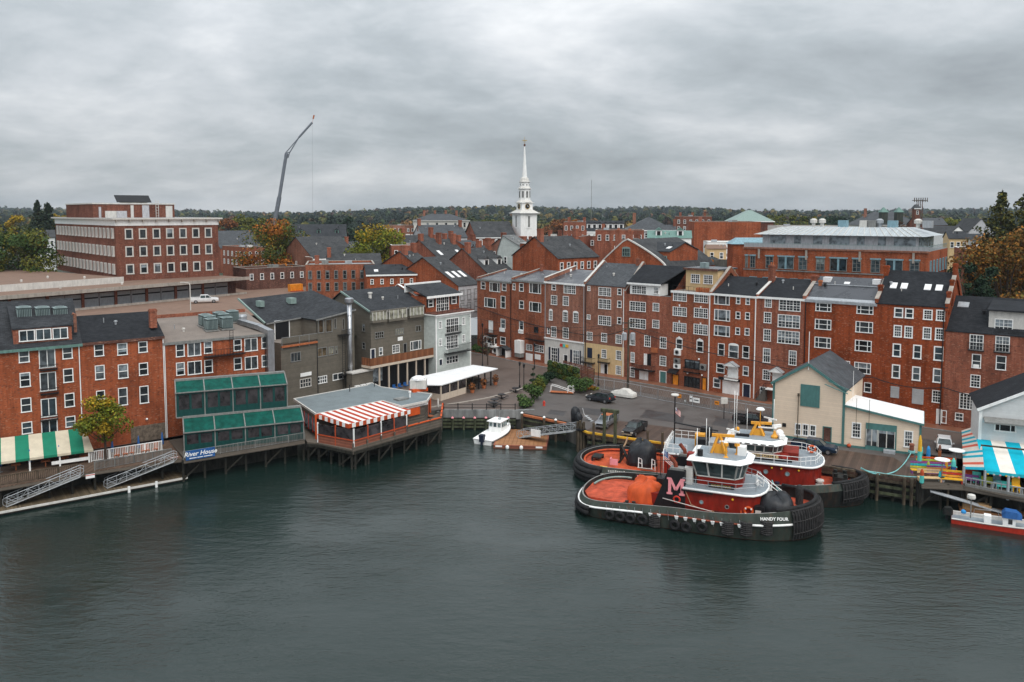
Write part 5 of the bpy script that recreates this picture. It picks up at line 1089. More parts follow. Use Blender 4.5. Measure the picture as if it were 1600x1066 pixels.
p=onroof(546.5,612);MB().tube([(*p,zr_),(*p,zr_+1.1)],.07,6).build('vent_pipe','black',t);p=onroof(585,604);MB().tube([(*p,zr_),(*p,zr_+.9)],.07,6).build('vent_pipe','black',t);p=onroof(640.5,621);MB().lathe([(.12,0),(.12,.7),(.22,.75),(.22,1.0)],(*p,zr_),8).build('vent_pipe','white',t)
p=onroof(627,624.5);MB().box((*p,zr_+.12),(2.0,1.4,.24),0,aa).build('roof_hatch','concrete_grey',t)
p=onroof(654,611);MB().box((*p,zr_+.25),(2.6,1.6,.5),0,aa-.3).build('kiosk_base','orange_bright',t);MB().prism([(p[0]-1.3,p[1]-.9),(p[0]+1.3,p[1]-.9),(p[0]+1.3,p[1]+.9),(p[0]-1.3,p[1]+.9)],zr_+.5,zr_+1.9).build('kiosk','offwhite',t);MB().lathe([(1.2,zr_+1.9),(1.1,zr_+2.2),(.6,zr_+2.45)],(*p,0),8).build('kiosk_top','roof_white',t)
parasol_closed(g(684.5,643),2.9,'offwhite','closed cream parasol at the open end of the red restaurant deck',None,2.2)
p=g(458,616);t2=thing('grease_bin','grey metal bin behind the striped restaurant beside the olive building','bin',(p[0],p[1],3),.6);MB().hexa([(-1.1,-.8,0),(1.1,-.8,0),(1.1,.8,0),(-1.1,.8,0)],[(-1.3,-1,1.5),(1.3,-1,1.5),(1.3,1,1.5),(-1.3,1,1.5)]).build('body','grey_paint',t2);MB().box((0,0,1.58),(2.7,2.1,.12)).build('lid','trim_grey',t2)
# plaza sea wall, railing, furniture
SW=[g(690,641.5),g(806,642),g(835,641)]
t=thing('sea_wall','low grey concrete sea wall with timber bulkhead along the plaza edge','sea wall',(SW[0][0],SW[0][1],0));lo=lambda p:(p[0]-SW[0][0],p[1]-SW[0][1]);P=[lo(p)for p in SW]
b=MB();c=MB()
for p,q in zip(P[:-1],P[1:]):b.beam((*p,2.4),(*q,2.4),.5,1.5);
b.build('concrete_cap','concrete_grey',t)
for z in(1.55,1.0,.45):MB().beam((P[0][0],P[0][1]-.5,z),(P[1][0],P[1][1]-.5,z),.25,.3).build('waler','algae',t)
MB().beam((P[0][0],P[0][1]-.3,.4),(P[1][0],P[1][1]-.3,.4),.1,3.0).build('sheeting','pile_wet_shade',t)
pm=pile_mesh(.2,-3.5,1.9,'algae','pink')
for x in np.linspace(706,794,6):p=lo(G(x,657,1.9));link('pile',pm,t,(p[0],P[0][1]-.75,0))
t=thing('plaza_railing','black iron railing on top of the plaza sea wall','railing',(SW[0][0],SW[0][1],3));b=MB();p,q=P[0],P[1]
for z in(.5,1.0):b.beam((*p,z),(*q,z),.06,.06)
b.build('rail','black_iron',t);pm=MB().bx(-.07,.07,-.07,.07,0,1.2).mesh('post',['black_iron'])
for i in range(6):link('post',pm,t,(p[0]+(q[0]-p[0])*(i+.15)/5.2,p[1]+(q[1]-p[1])*(i+.15)/5.2,0))
def picnic(px,py,label):
 p=g(px,py);t=thing('picnic_table',label,'picnic table',(p[0],p[1],3),.3,'picnic tables on the plaza');MB().lathe([(.75,.72),(.75,.78)],(0,0,0),8).build('table_top','black_iron',t)
 for k in range(4):a=k*math.pi/2;MB().box((math.cos(a)*1.0,math.sin(a)*1.0,.42),(.4,.55,.06),0,a).beam((math.cos(a)*1.0,math.sin(a)*1.0,.4),(0,0,.1),.06,.06).build('seat','black_iron',t)
 MB().lathe([(.4,0),(.1,.1),(.08,.72)],(0,0,0),8).build('pedestal','black_iron',t)
picnic(773,631,'round black picnic table nearest the quay shrubs, lower right');picnic(784,623,'round black picnic table in the middle of the plaza');picnic(806,613,'round black picnic table farthest from the sea wall');picnic(771.5,636,'round black picnic table closest to the plaza railing')
def lamp_post(px,py,pt,label,cat='street lamp'):
 p=g(px,py);H=DZ(px,pt,p[1])[2]-3;t=thing('street_lamp',label,cat,(p[0],p[1],3),0,'black street lamps by the plaza');MB().lathe([(.2,0),(.16,.4),(.08,.6),(.06,H-.8)],(0,0,0),8).build('post','black_iron',t);MB().lathe([(.12,H-.8),(.24,H-.2),(.2,H-.15),(.05,H)],(0,0,0),8).build('lantern','black',t)
lamp_post(812,606,565,'black street lamp on the plaza, left of the close pair');lamp_post(818.5,609,568,'black street lamp on the plaza, right of the close pair');lamp_post(835,576,536,'black street lamp in front of the white garage doors');lamp_post(754,573,505,'tall black lamp beside the pale clapboard house');lamp_post(935,603,553,'black street lamp by the brown screen fence');
def flower_pot(px,py,label):
 p=g(px,py);t=thing('flower_pot',label,'planter',(p[0],p[1],3),0,'planters round the dining shed');MB().lathe([(.3,0),(.42,.55),(.38,.55)],(0,0,0),8).build('pot','terracotta',t);leafmesh('plant',[((0,0,1.2),(.6,.6,.8),120,.28,'rust' if 'rust' in label else 'green')],t)
# foliage
PAL={'green':[(.035,.07,.02),(.05,.09,.025),(.07,.11,.03)],'dark':[(.012,.03,.016),(.02,.042,.022),(.03,.052,.026)],'olive':[(.07,.085,.018),(.10,.11,.02),(.14,.135,.02)],'yellow':[(.30,.20,.015),(.38,.24,.02),(.24,.19,.02)],'orange':[(.30,.105,.016),(.36,.12,.015),(.24,.085,.018)],'rust':[(.17,.065,.024),(.22,.08,.024),(.12,.05,.022)],'yellowgreen':[(.13,.15,.015),(.20,.19,.018),(.09,.115,.018)],'maple':[(.05,.075,.018),(.08,.10,.02),(.16,.13,.02)],'conifer':[(.016,.03,.017),(.024,.04,.02),(.04,.05,.022)],'goldpine':[(.07,.075,.02),(.13,.115,.022),(.035,.048,.02)],'oak':[(.22,.10,.02),(.30,.13,.022),(.15,.08,.02),(.11,.09,.022)],'brown':[(.10,.05,.03),(.07,.04,.026)]}
def leaf_arrays(clumps,rng):
 """clumps: (centre, radii, count, leaf size, palette) -> verts, colours"""
 V=[];Cc=[]
 for c,r,n,sz,pal in clumps:
  d=rng.normal(size=(n,3));d/=np.linalg.norm(d,axis=1)[:,None]+1e-9;rad=rng.uniform(.25,1,size=(n,1))**.45
  P=np.array(c)+d*rad*np.array(r);a=rng.normal(size=(n,3));a/=np.linalg.norm(a,axis=1)[:,None];nn=d*.7+rng.normal(size=(n,3))*.6+np.array([0,0,.35]);u=np.cross(a,nn);u/=np.linalg.norm(u,axis=1)[:,None]+1e-9;w=np.cross(u,nn);w/=np.linalg.norm(w,axis=1)[:,None]+1e-9
  s=(sz*rng.uniform(.55,1.3,size=(n,1)))/2;q=np.stack([P-u*s-w*s*.6,P+u*s*.7-w*s*.9,P+u*s+w*s*.6,P-u*s*.8+w*s],1);V.append(q.reshape(-1,3))
  pl=PAL[pal]if isinstance(pal,str)else pal;k=np.array(pl)[rng.integers(0,len(pl),n)]*rng.uniform(.7,1.3,size=(n,1));Cc.append(np.repeat(k,4,axis=0))
 return np.concatenate(V),np.concatenate(Cc)
def quads_mesh(name,V,Cc,m='leaves'):
 n=len(V)//4;me=bpy.data.meshes.new(name);me.vertices.add(4*n);me.vertices.foreach_set('co',V.astype(np.float32).ravel());me.loops.add(4*n);me.loops.foreach_set('vertex_index',np.arange(4*n,dtype=np.int32));me.polygons.add(n);me.polygons.foreach_set('loop_start',np.arange(0,4*n,4,dtype=np.int32))
 me.update(calc_edges=True);a=me.color_attributes.new('Col','FLOAT_COLOR','POINT');a.data.foreach_set('color',np.concatenate([Cc,np.ones((4*n,1))],1).astype(np.float32).ravel());me.materials.append(mat(m));return me
def leafmesh(name,clumps,parent=None,loc=None,seed=None):
 rng=np.random.default_rng(seed if seed is not None else random.randrange(10**6));V,Cc=leaf_arrays(clumps,rng);return link(name,quads_mesh(name,V,Cc),parent,loc)
def tree(label,x,y,z,h,w,pal,name='tree',leaf=.5,n=5000,trunk=.3,base=.25,lob=26,seed=1,pals=None,group=None,limbs=9,flat=1.0):
 rng=np.random.default_rng(seed);t=thing(name,label,'tree',(x,y,z),0,group);b=MB();b.tube([(0,0,-.3),(rng.uniform(-.1,.1)*w*.1,0,h*base),(0,0,h*.6)],h*.022,8,r1=h*.008);cl=[]
 for i in range(lob):
  a=rng.uniform(0,2*math.pi);u=rng.uniform(0,1)**.6;zc=h*(base+(1-base)*rng.uniform(.12,.88));prof=math.sin(math.pi*min(1,max(.05,((zc/h-base)/(1-base))**.75*.9+.08)))**.42
  r=u*w*.40*prof;r*=rng.uniform(.8,1.35);rr=w*rng.uniform(.08,.19);p=(r*math.cos(a),r*math.sin(a),min(zc*rng.uniform(.93,1.06),h-rr*.7));pl=pal if pals is None or rng.random()>pals[1]else pals[0]
  cl.append((p,(rr,rr,rr*.75*flat),int(n/lob),leaf,pl))
  if i<limbs:b.tube([(0,0,h*base*rng.uniform(.7,1.4)),(p[0]*.5,p[1]*.5,p[2]*.75),p],h*.009,5,r1=h*.003)
 b.build('trunk','bark',t);V,Cc=leaf_arrays(cl,rng);link('crown',quads_mesh('crown',V,Cc),t);return t
def conifer(label,x,y,z,h,w,pal='conifer',n=5000,leaf=.45,seed=1,name='pine_tree',group=None,ragged=.35):
 rng=np.random.default_rng(seed);t=thing(name,label,'tree',(x,y,z),0,group);b=MB().tube([(0,0,-.3),(0,0,h*.97)],h*.016,7,r1=.03);cl=[];tiers=int(h/1.1)
 for i in range(tiers):
  f=i/tiers;zz=h*(.12+.88*f);R_=w/2*(1-f)**.65*rng.uniform(1-ragged,1.08)+.25;k=max(3,int(7*(1-f))+2)
  for j in range(k):
   a=2*math.pi*(j+rng.random())/k;rr=R_*rng.uniform(.6,1.1);p=(rr*.6*math.cos(a),rr*.6*math.sin(a),zz-rr*.12);e=(rr*.5,rr*.5,h*.03+.12);cl.append((p,e,max(8,int(n/(tiers*6))),leaf,pal));
   if j%2==0:b.tube([(0,0,zz),(rr*.9*math.cos(a),rr*.9*math.sin(a),zz-rr*.15)],.06,4,r1=.02)
 cl.append(((0,0,h*.97),(.25,.25,h*.05),40,leaf*.7,pal));b.build('trunk','bark',t);V,Cc=leaf_arrays(cl,rng);link('crown',quads_mesh('crown',V,Cc),t);return t
def shrub(label,px,py,w,h,pal,z=3.0,n=700,leaf=.25,name='shrub',group=None,seed=3,depth=None):
 p=g(px,py,z);t=thing(name,label,'shrub',(p[0],p[1],z),0,group);rng=np.random.default_rng(seed);d=depth or w;cl=[((rng.uniform(-.3,.3)*w,rng.uniform(-.3,.3)*d,h*rng.uniform(.3,.75)),(w*.3,d*.3,h*.32),n//7,leaf,pal)for _ in range(7)]
 b=MB();[b.tube([(0,0,0),(c[0][0],c[0][1],c[0][2])],.05,4)for c in cl];b.build('stem','bark',t);V,Cc=leaf_arrays(cl,rng);link('foliage',quads_mesh('foliage',V,Cc),t);return t
p=g(165,719);tree('small yellowing tree on the deck in front of the second brick house',p[0],p[1],3,8.8,7.6,'yellowgreen',leaf=.27,n=4200,base=.28,lob=30,seed=5,pals=('yellow',.28),name='young_tree')
p=g(753,572);tree('thin bare leaning tree beside the arched porch',p[0]+1.2,p[1]+1,3.2,6.8,4.6,'brown',leaf=.25,n=500,lob=14,seed=8,name='young_tree',limbs=14)
for px,py,nm in((738,614,'left of the three by the open side of the dining shed'),(756,607,'middle of the three by the open side of the dining shed'),(774,601.5,'right of the three by the open side of the dining shed')):flower_pot(px,py,'rust leaved planter, '+nm)
for i,(px,py,w,h_,pal,nm)in enumerate(((822,636,3.0,2.2,'green','at the quay end of the shrub bank'),(832,624,3.2,2.6,'green','second from the quay end of the shrub bank'),(840,612,3.0,2.4,'olive','golden, in the middle of the shrub bank'),(848,604,2.6,2.2,'green','second from the top of the shrub bank'),(856,597,2.6,2.2,'dark','at the top of the shrub bank beside the ivy fence'))):shrub('leafy shrub '+nm,px,py,w,h_,pal,group='shrubs on the bank beside the plaza',seed=20+i,n=1200)
p=g(833,606);conifer('small bluish conical shrub among the bank shrubs',p[0],p[1],3,3.6,1.6,'dark',800,.22,name='shrub')
for i,(px,py,w,h_,nm)in enumerate(((742,548,2.4,1.6,'left end'),(750,551,2.4,1.5,'middle'),(758,553,2.2,1.2,'right end'))):shrub('low green shrub by the porch of the leftmost row house, '+nm,px,py,w,h_,'green',group='low shrubs by the arched porch',seed=30+i)
A,B=g(857,586.5),g(905,601);l,a=seg(A,B);t=thing('ivy_fence','wire fence overgrown with ivy at the top of the parking lot','fence',(A[0],A[1],3),a);b=MB();[b.tube([(x,0,0),(x,0,3.2)],.05,5)for x in np.linspace(0,l,5)];b.beam((0,0,3.2),(l,0,3.2),.05,.05);b.build('frame','galv',t)
leafmesh('ivy',[((l*(i+.5)/6,-.1,zz),(l/9,.35,.7),380,.24,'olive' if(i+k)%3==0 else 'green')for i in range(6)for k,zz in enumerate((.6,1.6,2.5))],t,seed=4)
shrub('spreading ivy bush spilling over the foot of the fence beside the small gangway',906,612,4.5,2.6,'green',n=1600,seed=44,name='bush')
A,B=g(880,586),g(928,600);l,a=seg(A,B);t=thing('screen_fence','brown slatted screen fence in front of the yellow ground floor','fence',(A[0],A[1],3),a);pm=MB().bx(-.06,.06,-.06,.06,0,2.9).mesh('post',['pile']);sm_=MB().bx(0,l,-.02,.02,-.1,.1).mesh('slat',['weathered_red'])
for x in np.linspace(0,l,6):link('post',pm,t,(x,.05,0))
for z in np.arange(.3,2.9,.28):link('slat',sm_,t,(0,0,z))
p=g(911,609);t=thing('chrysanthemums','orange flowers in a stone edged bed beside the ivy bush','flowers',(p[0]+1.2,p[1],3));leafmesh('flowers',[((0,0,.4),(1.3,.8,.4),350,.2,'orange'),((.8,-.5,.3),(1.0,.5,.3),120,.2,'yellowgreen')],t)
F=[g(929,607.5),g(975,614),g(1028,625),g(1140,645.5),g(1218,659)]
t=thing('chain_link_fence','grey chain link fence with gate panels between parking lot and street','fence',(F[0][0],F[0][1],3));lo=lambda p:(p[0]-F[0][0],p[1]-F[0][1]);P=[lo(p)for p in F];fm=MB().tube([(0,0,0),(0,0,2.0)],.05,6).mesh('post',['galv'])
for p,q,n in zip(P[:-1],P[1:],(3,2,4,3)):
 l,a=seg(p,q);
 for i in range(n+1):link('post',fm,t,(p[0]+(q[0]-p[0])*i/n,p[1]+(q[1]-p[1])*i/n,0))
 b=MB();[b.tube([(*p,z),(*q,z)],.035,5)for z in(.1,1.9)];k=int(l/.45)
 for i in range(k):
  u=lambda s:(p[0]+(q[0]-p[0])*s/k,p[1]+(q[1]-p[1])*s/k);b.tube([(*u(i),.1),(*u(min(k,i+1.9)),1.9)],.008,3);b.tube([(*u(min(k,i+1.9)),.1),(*u(i),1.9)],.008,3)
 b.build('mesh_panel','galv',t)
def fsign(px,py,w,hh,c,label):
 s,z=FP(px,py,F[2],F[3]);l,a=seg(F[2],F[3]);t=thing('fence_sign',label,'sign',(F[2][0]+math.cos(a)*s+math.sin(a)*.08,F[2][1]+math.sin(a)*s-math.cos(a)*.08,z),a);MB().bx(-w/2,w/2,-.02,.02,-hh/2,hh/2).build('panel',c,t);MB().bx(-w*.35,w*.35,-.03,-.021,-hh*.1,hh*.1).build('print','black' if c!='trim_grey' else 'white',t)
fsign(1062,619,.7,.6,'door_orange','orange sign on the left gate panel of the wire fence');fsign(1080,623,.5,1.0,'white','tall white sign on the wire fence');fsign(1088.5,625.5,1.2,.8,'white','wide white sign on the wire fence');fsign(1120.5,629.5,.8,.6,'door_orange','orange sign near the right end of the wire fence');fsign(1071,626.5,.45,.6,'trim_grey','small grey sign left of the tall white sign')
# working pier
def loft(b,secs,m=0,cap=True):
 n=len(secs[0]);vs=[p for s in secs for p in s]
 fs=[(i*n+j,i*n+(j+1)%n,(i+1)*n+(j+1)%n,(i+1)*n+j)for i in range(len(secs)-1)for j in range(n)]
 if cap:fs+=[tuple(range(n))[::-1],tuple(range((len(secs)-1)*n,len(secs)*n))]
 return b.add(vs,fs,m)
MB.loft=loft
lp,ap=seg(PE0,PE1);t=thing('pier','long timber working pier with yellow edge beam behind the tugboats','pier',(PE0[0],PE0[1],0),ap)
def plocal(p):dx,dy=p[0]-PE0[0],p[1]-PE0[1];return(dx*math.cos(ap)+dy*math.sin(ap),-dx*math.sin(ap)+dy*math.cos(ap))
MB().prism([(-1.0,.6),(0,0),(lp,0),(lp+.2,3.5),(lp-3,9),(24,9.5),(-.5,9)],2.7,3.02).build('decking','pier_wood',t)
n=14
for i in range(n):MB().bx(lp*i/n+.02,lp*(i+1)/n-.02,0,.3,3.02,3.28).build('edge_beam','yellow' if i<9 else 'pile',t)
MB().beam((-1.0,.7,3.15),(0,.15,3.15),.3,.26).build('edge_beam','yellow',t)
for z in(2.5,1.75,.9):MB().bx(0,lp,-.05,.2,z-.16,z+.16).build('waler','algae' if z<2 else 'pile',t)
pm=pile_mesh(.19,-3.5,2.7,'pile_wet_shade')
for x in np.linspace(.2,lp-.1,19):
 for y in(.45,):link('pile',pm,t,(x,y,0))
tall=pile_mesh(.2,-3.5,4.8,'pile')
for px in(928.5,1013,1036):s,_=FP(px,690,PE0,PE1);link('pile',tall,t,(s,-.28,0))
for x in(lp-.4,lp-1.2,lp-4.2,lp-8):link('pile',pile_mesh(.2,-3.5,3.3,'pile'),t,(x,-.28,0))
b=MB();s0,_=FP(945,690,PE0,PE1);s1_,_=FP(962,690,PE0,PE1)
t2=thing('timber_gate_frame','mossy timber goalpost frame standing at the pier edge','frame',(PE0[0],PE0[1],0),ap);zt=FP(953,642,PE0,PE1)[1]
for s in(s0,s1_):MB().bx(s-.19,s+.19,-.42,-.06,-3,zt-.2).build('post','algae',t2)
MB().bx(s0-.5,s1_+.5,-.48,0,zt-.2,zt+.28).build('crossbeam','algae',t2)
c0=g(906.5,674);t2=thing('pile_cluster','cluster of lashed dark piles at the head of the aluminium gangway','piles',(c0[0],c0[1],0))
for i,(dx,dy,h_)in enumerate(((0,0,4.6),(.45,.1,4.2),(-.4,.15,4.4),(.1,-.4,3.9),(.55,-.35,4.5),(-.3,-.4,3.4),(.9,.1,2.6))):MB().tube([(dx,dy,-3.5),(dx*.9,dy*.9,h_)],.2,8,r1=.18).build('pile','pile',t2)
MB().lathe([(.75,3.2),(.75,3.45)],(0.1,-.05,0),10).build('band','black_iron',t2)
for i,(px,py)in enumerate(((898,659),(904,663))):
 p=g(px,py,3.0);t2=thing('covered_outboard',('larger' if i==0 else 'smaller')+' outboard engine under black plastic on the pier corner','outboard engine',(p[0],p[1],3));sc=1-.25*i
 MB().loft([[(math.cos(a)*r*sc*(1+.15*math.sin(3*a+z)),math.sin(a)*r*sc,z*sc)for a in np.linspace(0,2*math.pi,9)[:-1]]for r,z in((.55,.0),(.65,.7),(.75,1.4),(.6,2.0),(.25,2.35))]).build('cover','tarp_black',t2,smooth=True);MB().bx(-.4,.4,-.1,.1,-.1,.1).build('stand','pile',t2)
p0=g(884,661);b=MB();t2=thing('bulkhead','low timber bulkhead with orange brown beam and white capped piles at the parking edge','bulkhead',(p0[0],p0[1],0));A_=g(815,647);B_=g(884,661);q=lambda p:(p[0]-p0[0],p[1]-p0[1])
MB().beam((*q(A_),2.9),(*q(B_),2.9),.4,.3).build('cap_beam','terracotta',t2);MB().beam((*q(A_),1.2),(*q(B_),1.2),.12,3.0).build('planking','pile_wet_shade',t2);[MB().beam((*q(A_),z),(*q(B_),z),.35,.25).build('waler','algae',t2)for z in(2.2,1.3)]
pm=pile_mesh(.2,-3,3.3,'pile','white')
for px,py in((815.5,648),(850,655),(868,659)):p=q(g(px,py));link('pile',pm,t2,(p[0],p[1]-.35,0))
p=g(898,655);t2=thing('boarding_steps','short white boarding steps beside the gangway head','steps',(p[0]+1.6,p[1]-.6,3.02),ap);b=MB();[b.bx(i*.3,i*.3+.34,-.4,.4,(3-i)*.22-.06,(3-i)*.22)for i in range(4)];b.build('tread','grey_paint',t2);MB().beam((0,-.4,.9),(1.2,-.4,.2),.05,.05).beam((0,-.4,.9),(-.3,-.4,1.9),.05,.05).build('handrail','white',t2)
RA=[G(*p,.5)for p in((772,695),(853,697.5),(867,682),(793,673))];l,a=seg(RA[0],RA[1]);t=thing('raft','square brown timber landing raft with white fenders at the small gangway','raft',(RA[0][0],RA[0][1],0),a);w_=9.0
nb=12
for i in range(nb):MB().bx(i*l/nb+.02,(i+1)*l/nb-.02,.1,w_,.38,.5).build('plank','raft_wood',t)
MB().bx(-.1,l+.1,-.1,.1,.0,.52).bx(-.1,.1,.1,w_,.0,.52).bx(l-.1,l+.1,.1,w_,.0,.52).build('edge_beam','weathered_red',t);MB().bx(.2,l-.2,.3,w_-.2,-.4,.37).build('float','rubber',t)
for x in(l*.26,l*.53):MB().ball((x,-.3,.25),.28,0,10,8,1.2).build('fender','white',t)
for x in(.7,l-1.0):MB().bx(x-.5,x+.5,-.14,-.102,.2,.45).build('fender_plate','white',t)
gangway(G(814,683,.55),g(899,673,3),.55,3.0,1.4,'aluminium gangway with a white sign from pile cluster down to the raft',8,sign=(2.3,0,1.7,1.1))
p=g(860,614);t=thing('small_gangway','short white railed gangplank with orange deck lying at the parking lot corner','gangway',(p[0],p[1],3),-.25);MB().bx(0,4.2,-.5,.5,.2,.32).build('plank','terracotta',t)
for y in(-.5,.5):MB().tube([(0,y,.3),(.2,y,1.5),(1.2,y,1.3),(3.6,y,.6),(4.2,y,.5)],.05,5).tube([(3.2,y,.3),(3.2,y,1.4),(4.1,y,1.4),(4.2,y,.3)],.05,5).build('handrail','white',t)
p=g(850,634);t=thing('hydrant','small red fire hydrant standing on the parking lot','hydrant',(p[0],p[1],3));MB().lathe([(.24,0),(.24,.08),(.17,.1),(.17,.6),(.21,.62),(.15,.75),(.05,.85)],(0,0,0),8).build('body','red',t);MB().tube([(-.27,0,.45),(.27,0,.45)],.08,7).build('nozzle','red',t)
S0=G(754,692,.3);S1=G(795,670,.3);l,a=seg(S0,S1);t=thing('workboat','white outboard workboat with small wheelhouse moored at the raft','boat',(S0[0],S0[1],0),a);bw=1.75
def hull(L,B,zs,n=14,flare=.82,sheer=.5,zb=-.5,z0=.75,bowpow=2.2,sternw=.9):
 S=[]
 for i in range(n+1):
  u=i/n;w=B*(sternw+(1-sternw)*min(1,u*3))*(1-max(0,(u-.45)/.55)**bowpow)+.02;zt=z0+sheer*u*u;x=L*u
  S.append([(x,-w,zt),(x-.0*L,-w*flare,zb),(x,w*flare,zb),(x,w,zt)])
 return S
S=hull(l,bw,0);MB().loft(S).build('hull','white',t)
MB().add([(p[0],p[1]*.999,p[2]-.28)for s in S for p in(s[0],s[3])],[(2*i,2*i+2,2*i+3,2*i+1)for i in range(len(S)-1)]).build('inner_deck','offwhite',t)
b=MB()
for sg in(0,3):b.tube([(p[sg][0],p[sg][1],p[sg][2])for p in S],.09,5)
b.tube([S[0][0],S[0][3]],.09,5);b.build('gunwale','white',t);b=MB();[b.tube([(p[k][0],p[k][1]*1.01,p[k][2]-.25)for p in S],.06,5)for k in(0,3)];b.build('rub_rail','black',t)
c0,c1=l*.46,l*.76;b=MB().loft([[(c0,-1.15,.6),(c0,1.15,.6),(c0,1.05,2.6),(c0,-1.05,2.6)],[(c1-.3,-1.0,.7),(c1-.3,1.0,.7),(c1-.5,.9,2.6),(c1-.5,-.9,2.6)]]);b.bx(c1-.6,c1+1.2,-.75,.75,.7,1.45);b.build('wheelhouse','white',t);MB().bx(c0-.5,c1-.3,-1.2,1.2,2.6,2.7).build('cabin_roof','white',t)
for x0,x1 in((.08,.36),(.42,.66),(.72,.93)):
 for sg in(-1,1):xx0=c0+(c1-.5-c0)*x0;xx1=c0+(c1-.5-c0)*x1;MB().add([(xx0,sg*1.13,1.75),(xx1,sg*1.09,1.75),(xx1,sg*1.05,2.4),(xx0,sg*1.09,2.4)],[(0,1,2,3)]).build('pane','glass_blue',t)
for y in(-.72,0,.72):MB().bx(c0-.02,c0-.005,y-.26,y+.26,1.75,2.4).build('pane','glass_blue',t)
MB().bx(-.5,.15,-.35,.35,.5,1.5).bx(-.45,-.1,-.12,.12,-.5,.5).bx(-.55,.2,-.4,.4,1.25,1.6).build('outboard','navy',t);b=MB().tube([(c0+1,.4,2.7),(c0+1,.4,4.6)],.02,4).tube([(c0+.6,-.5,2.7),(c0+.6,-.5,4.2)],.02,4).lathe([(.25,2.7),(.28,2.85),(.15,3.0)],(c0+1.2,-.2,0),8);b.tube([(c1,-1.0,1.2),(c1,-1.0,1.9),(l-.4,-.3,2.1),(l-.4,.3,2.1),(c1,1.0,1.9)],.03,5);b.build('bow_rail','galv',t)
MB().ball((l-.6,-1.0,.8),.3,0,8,6).build('fender','black',t)
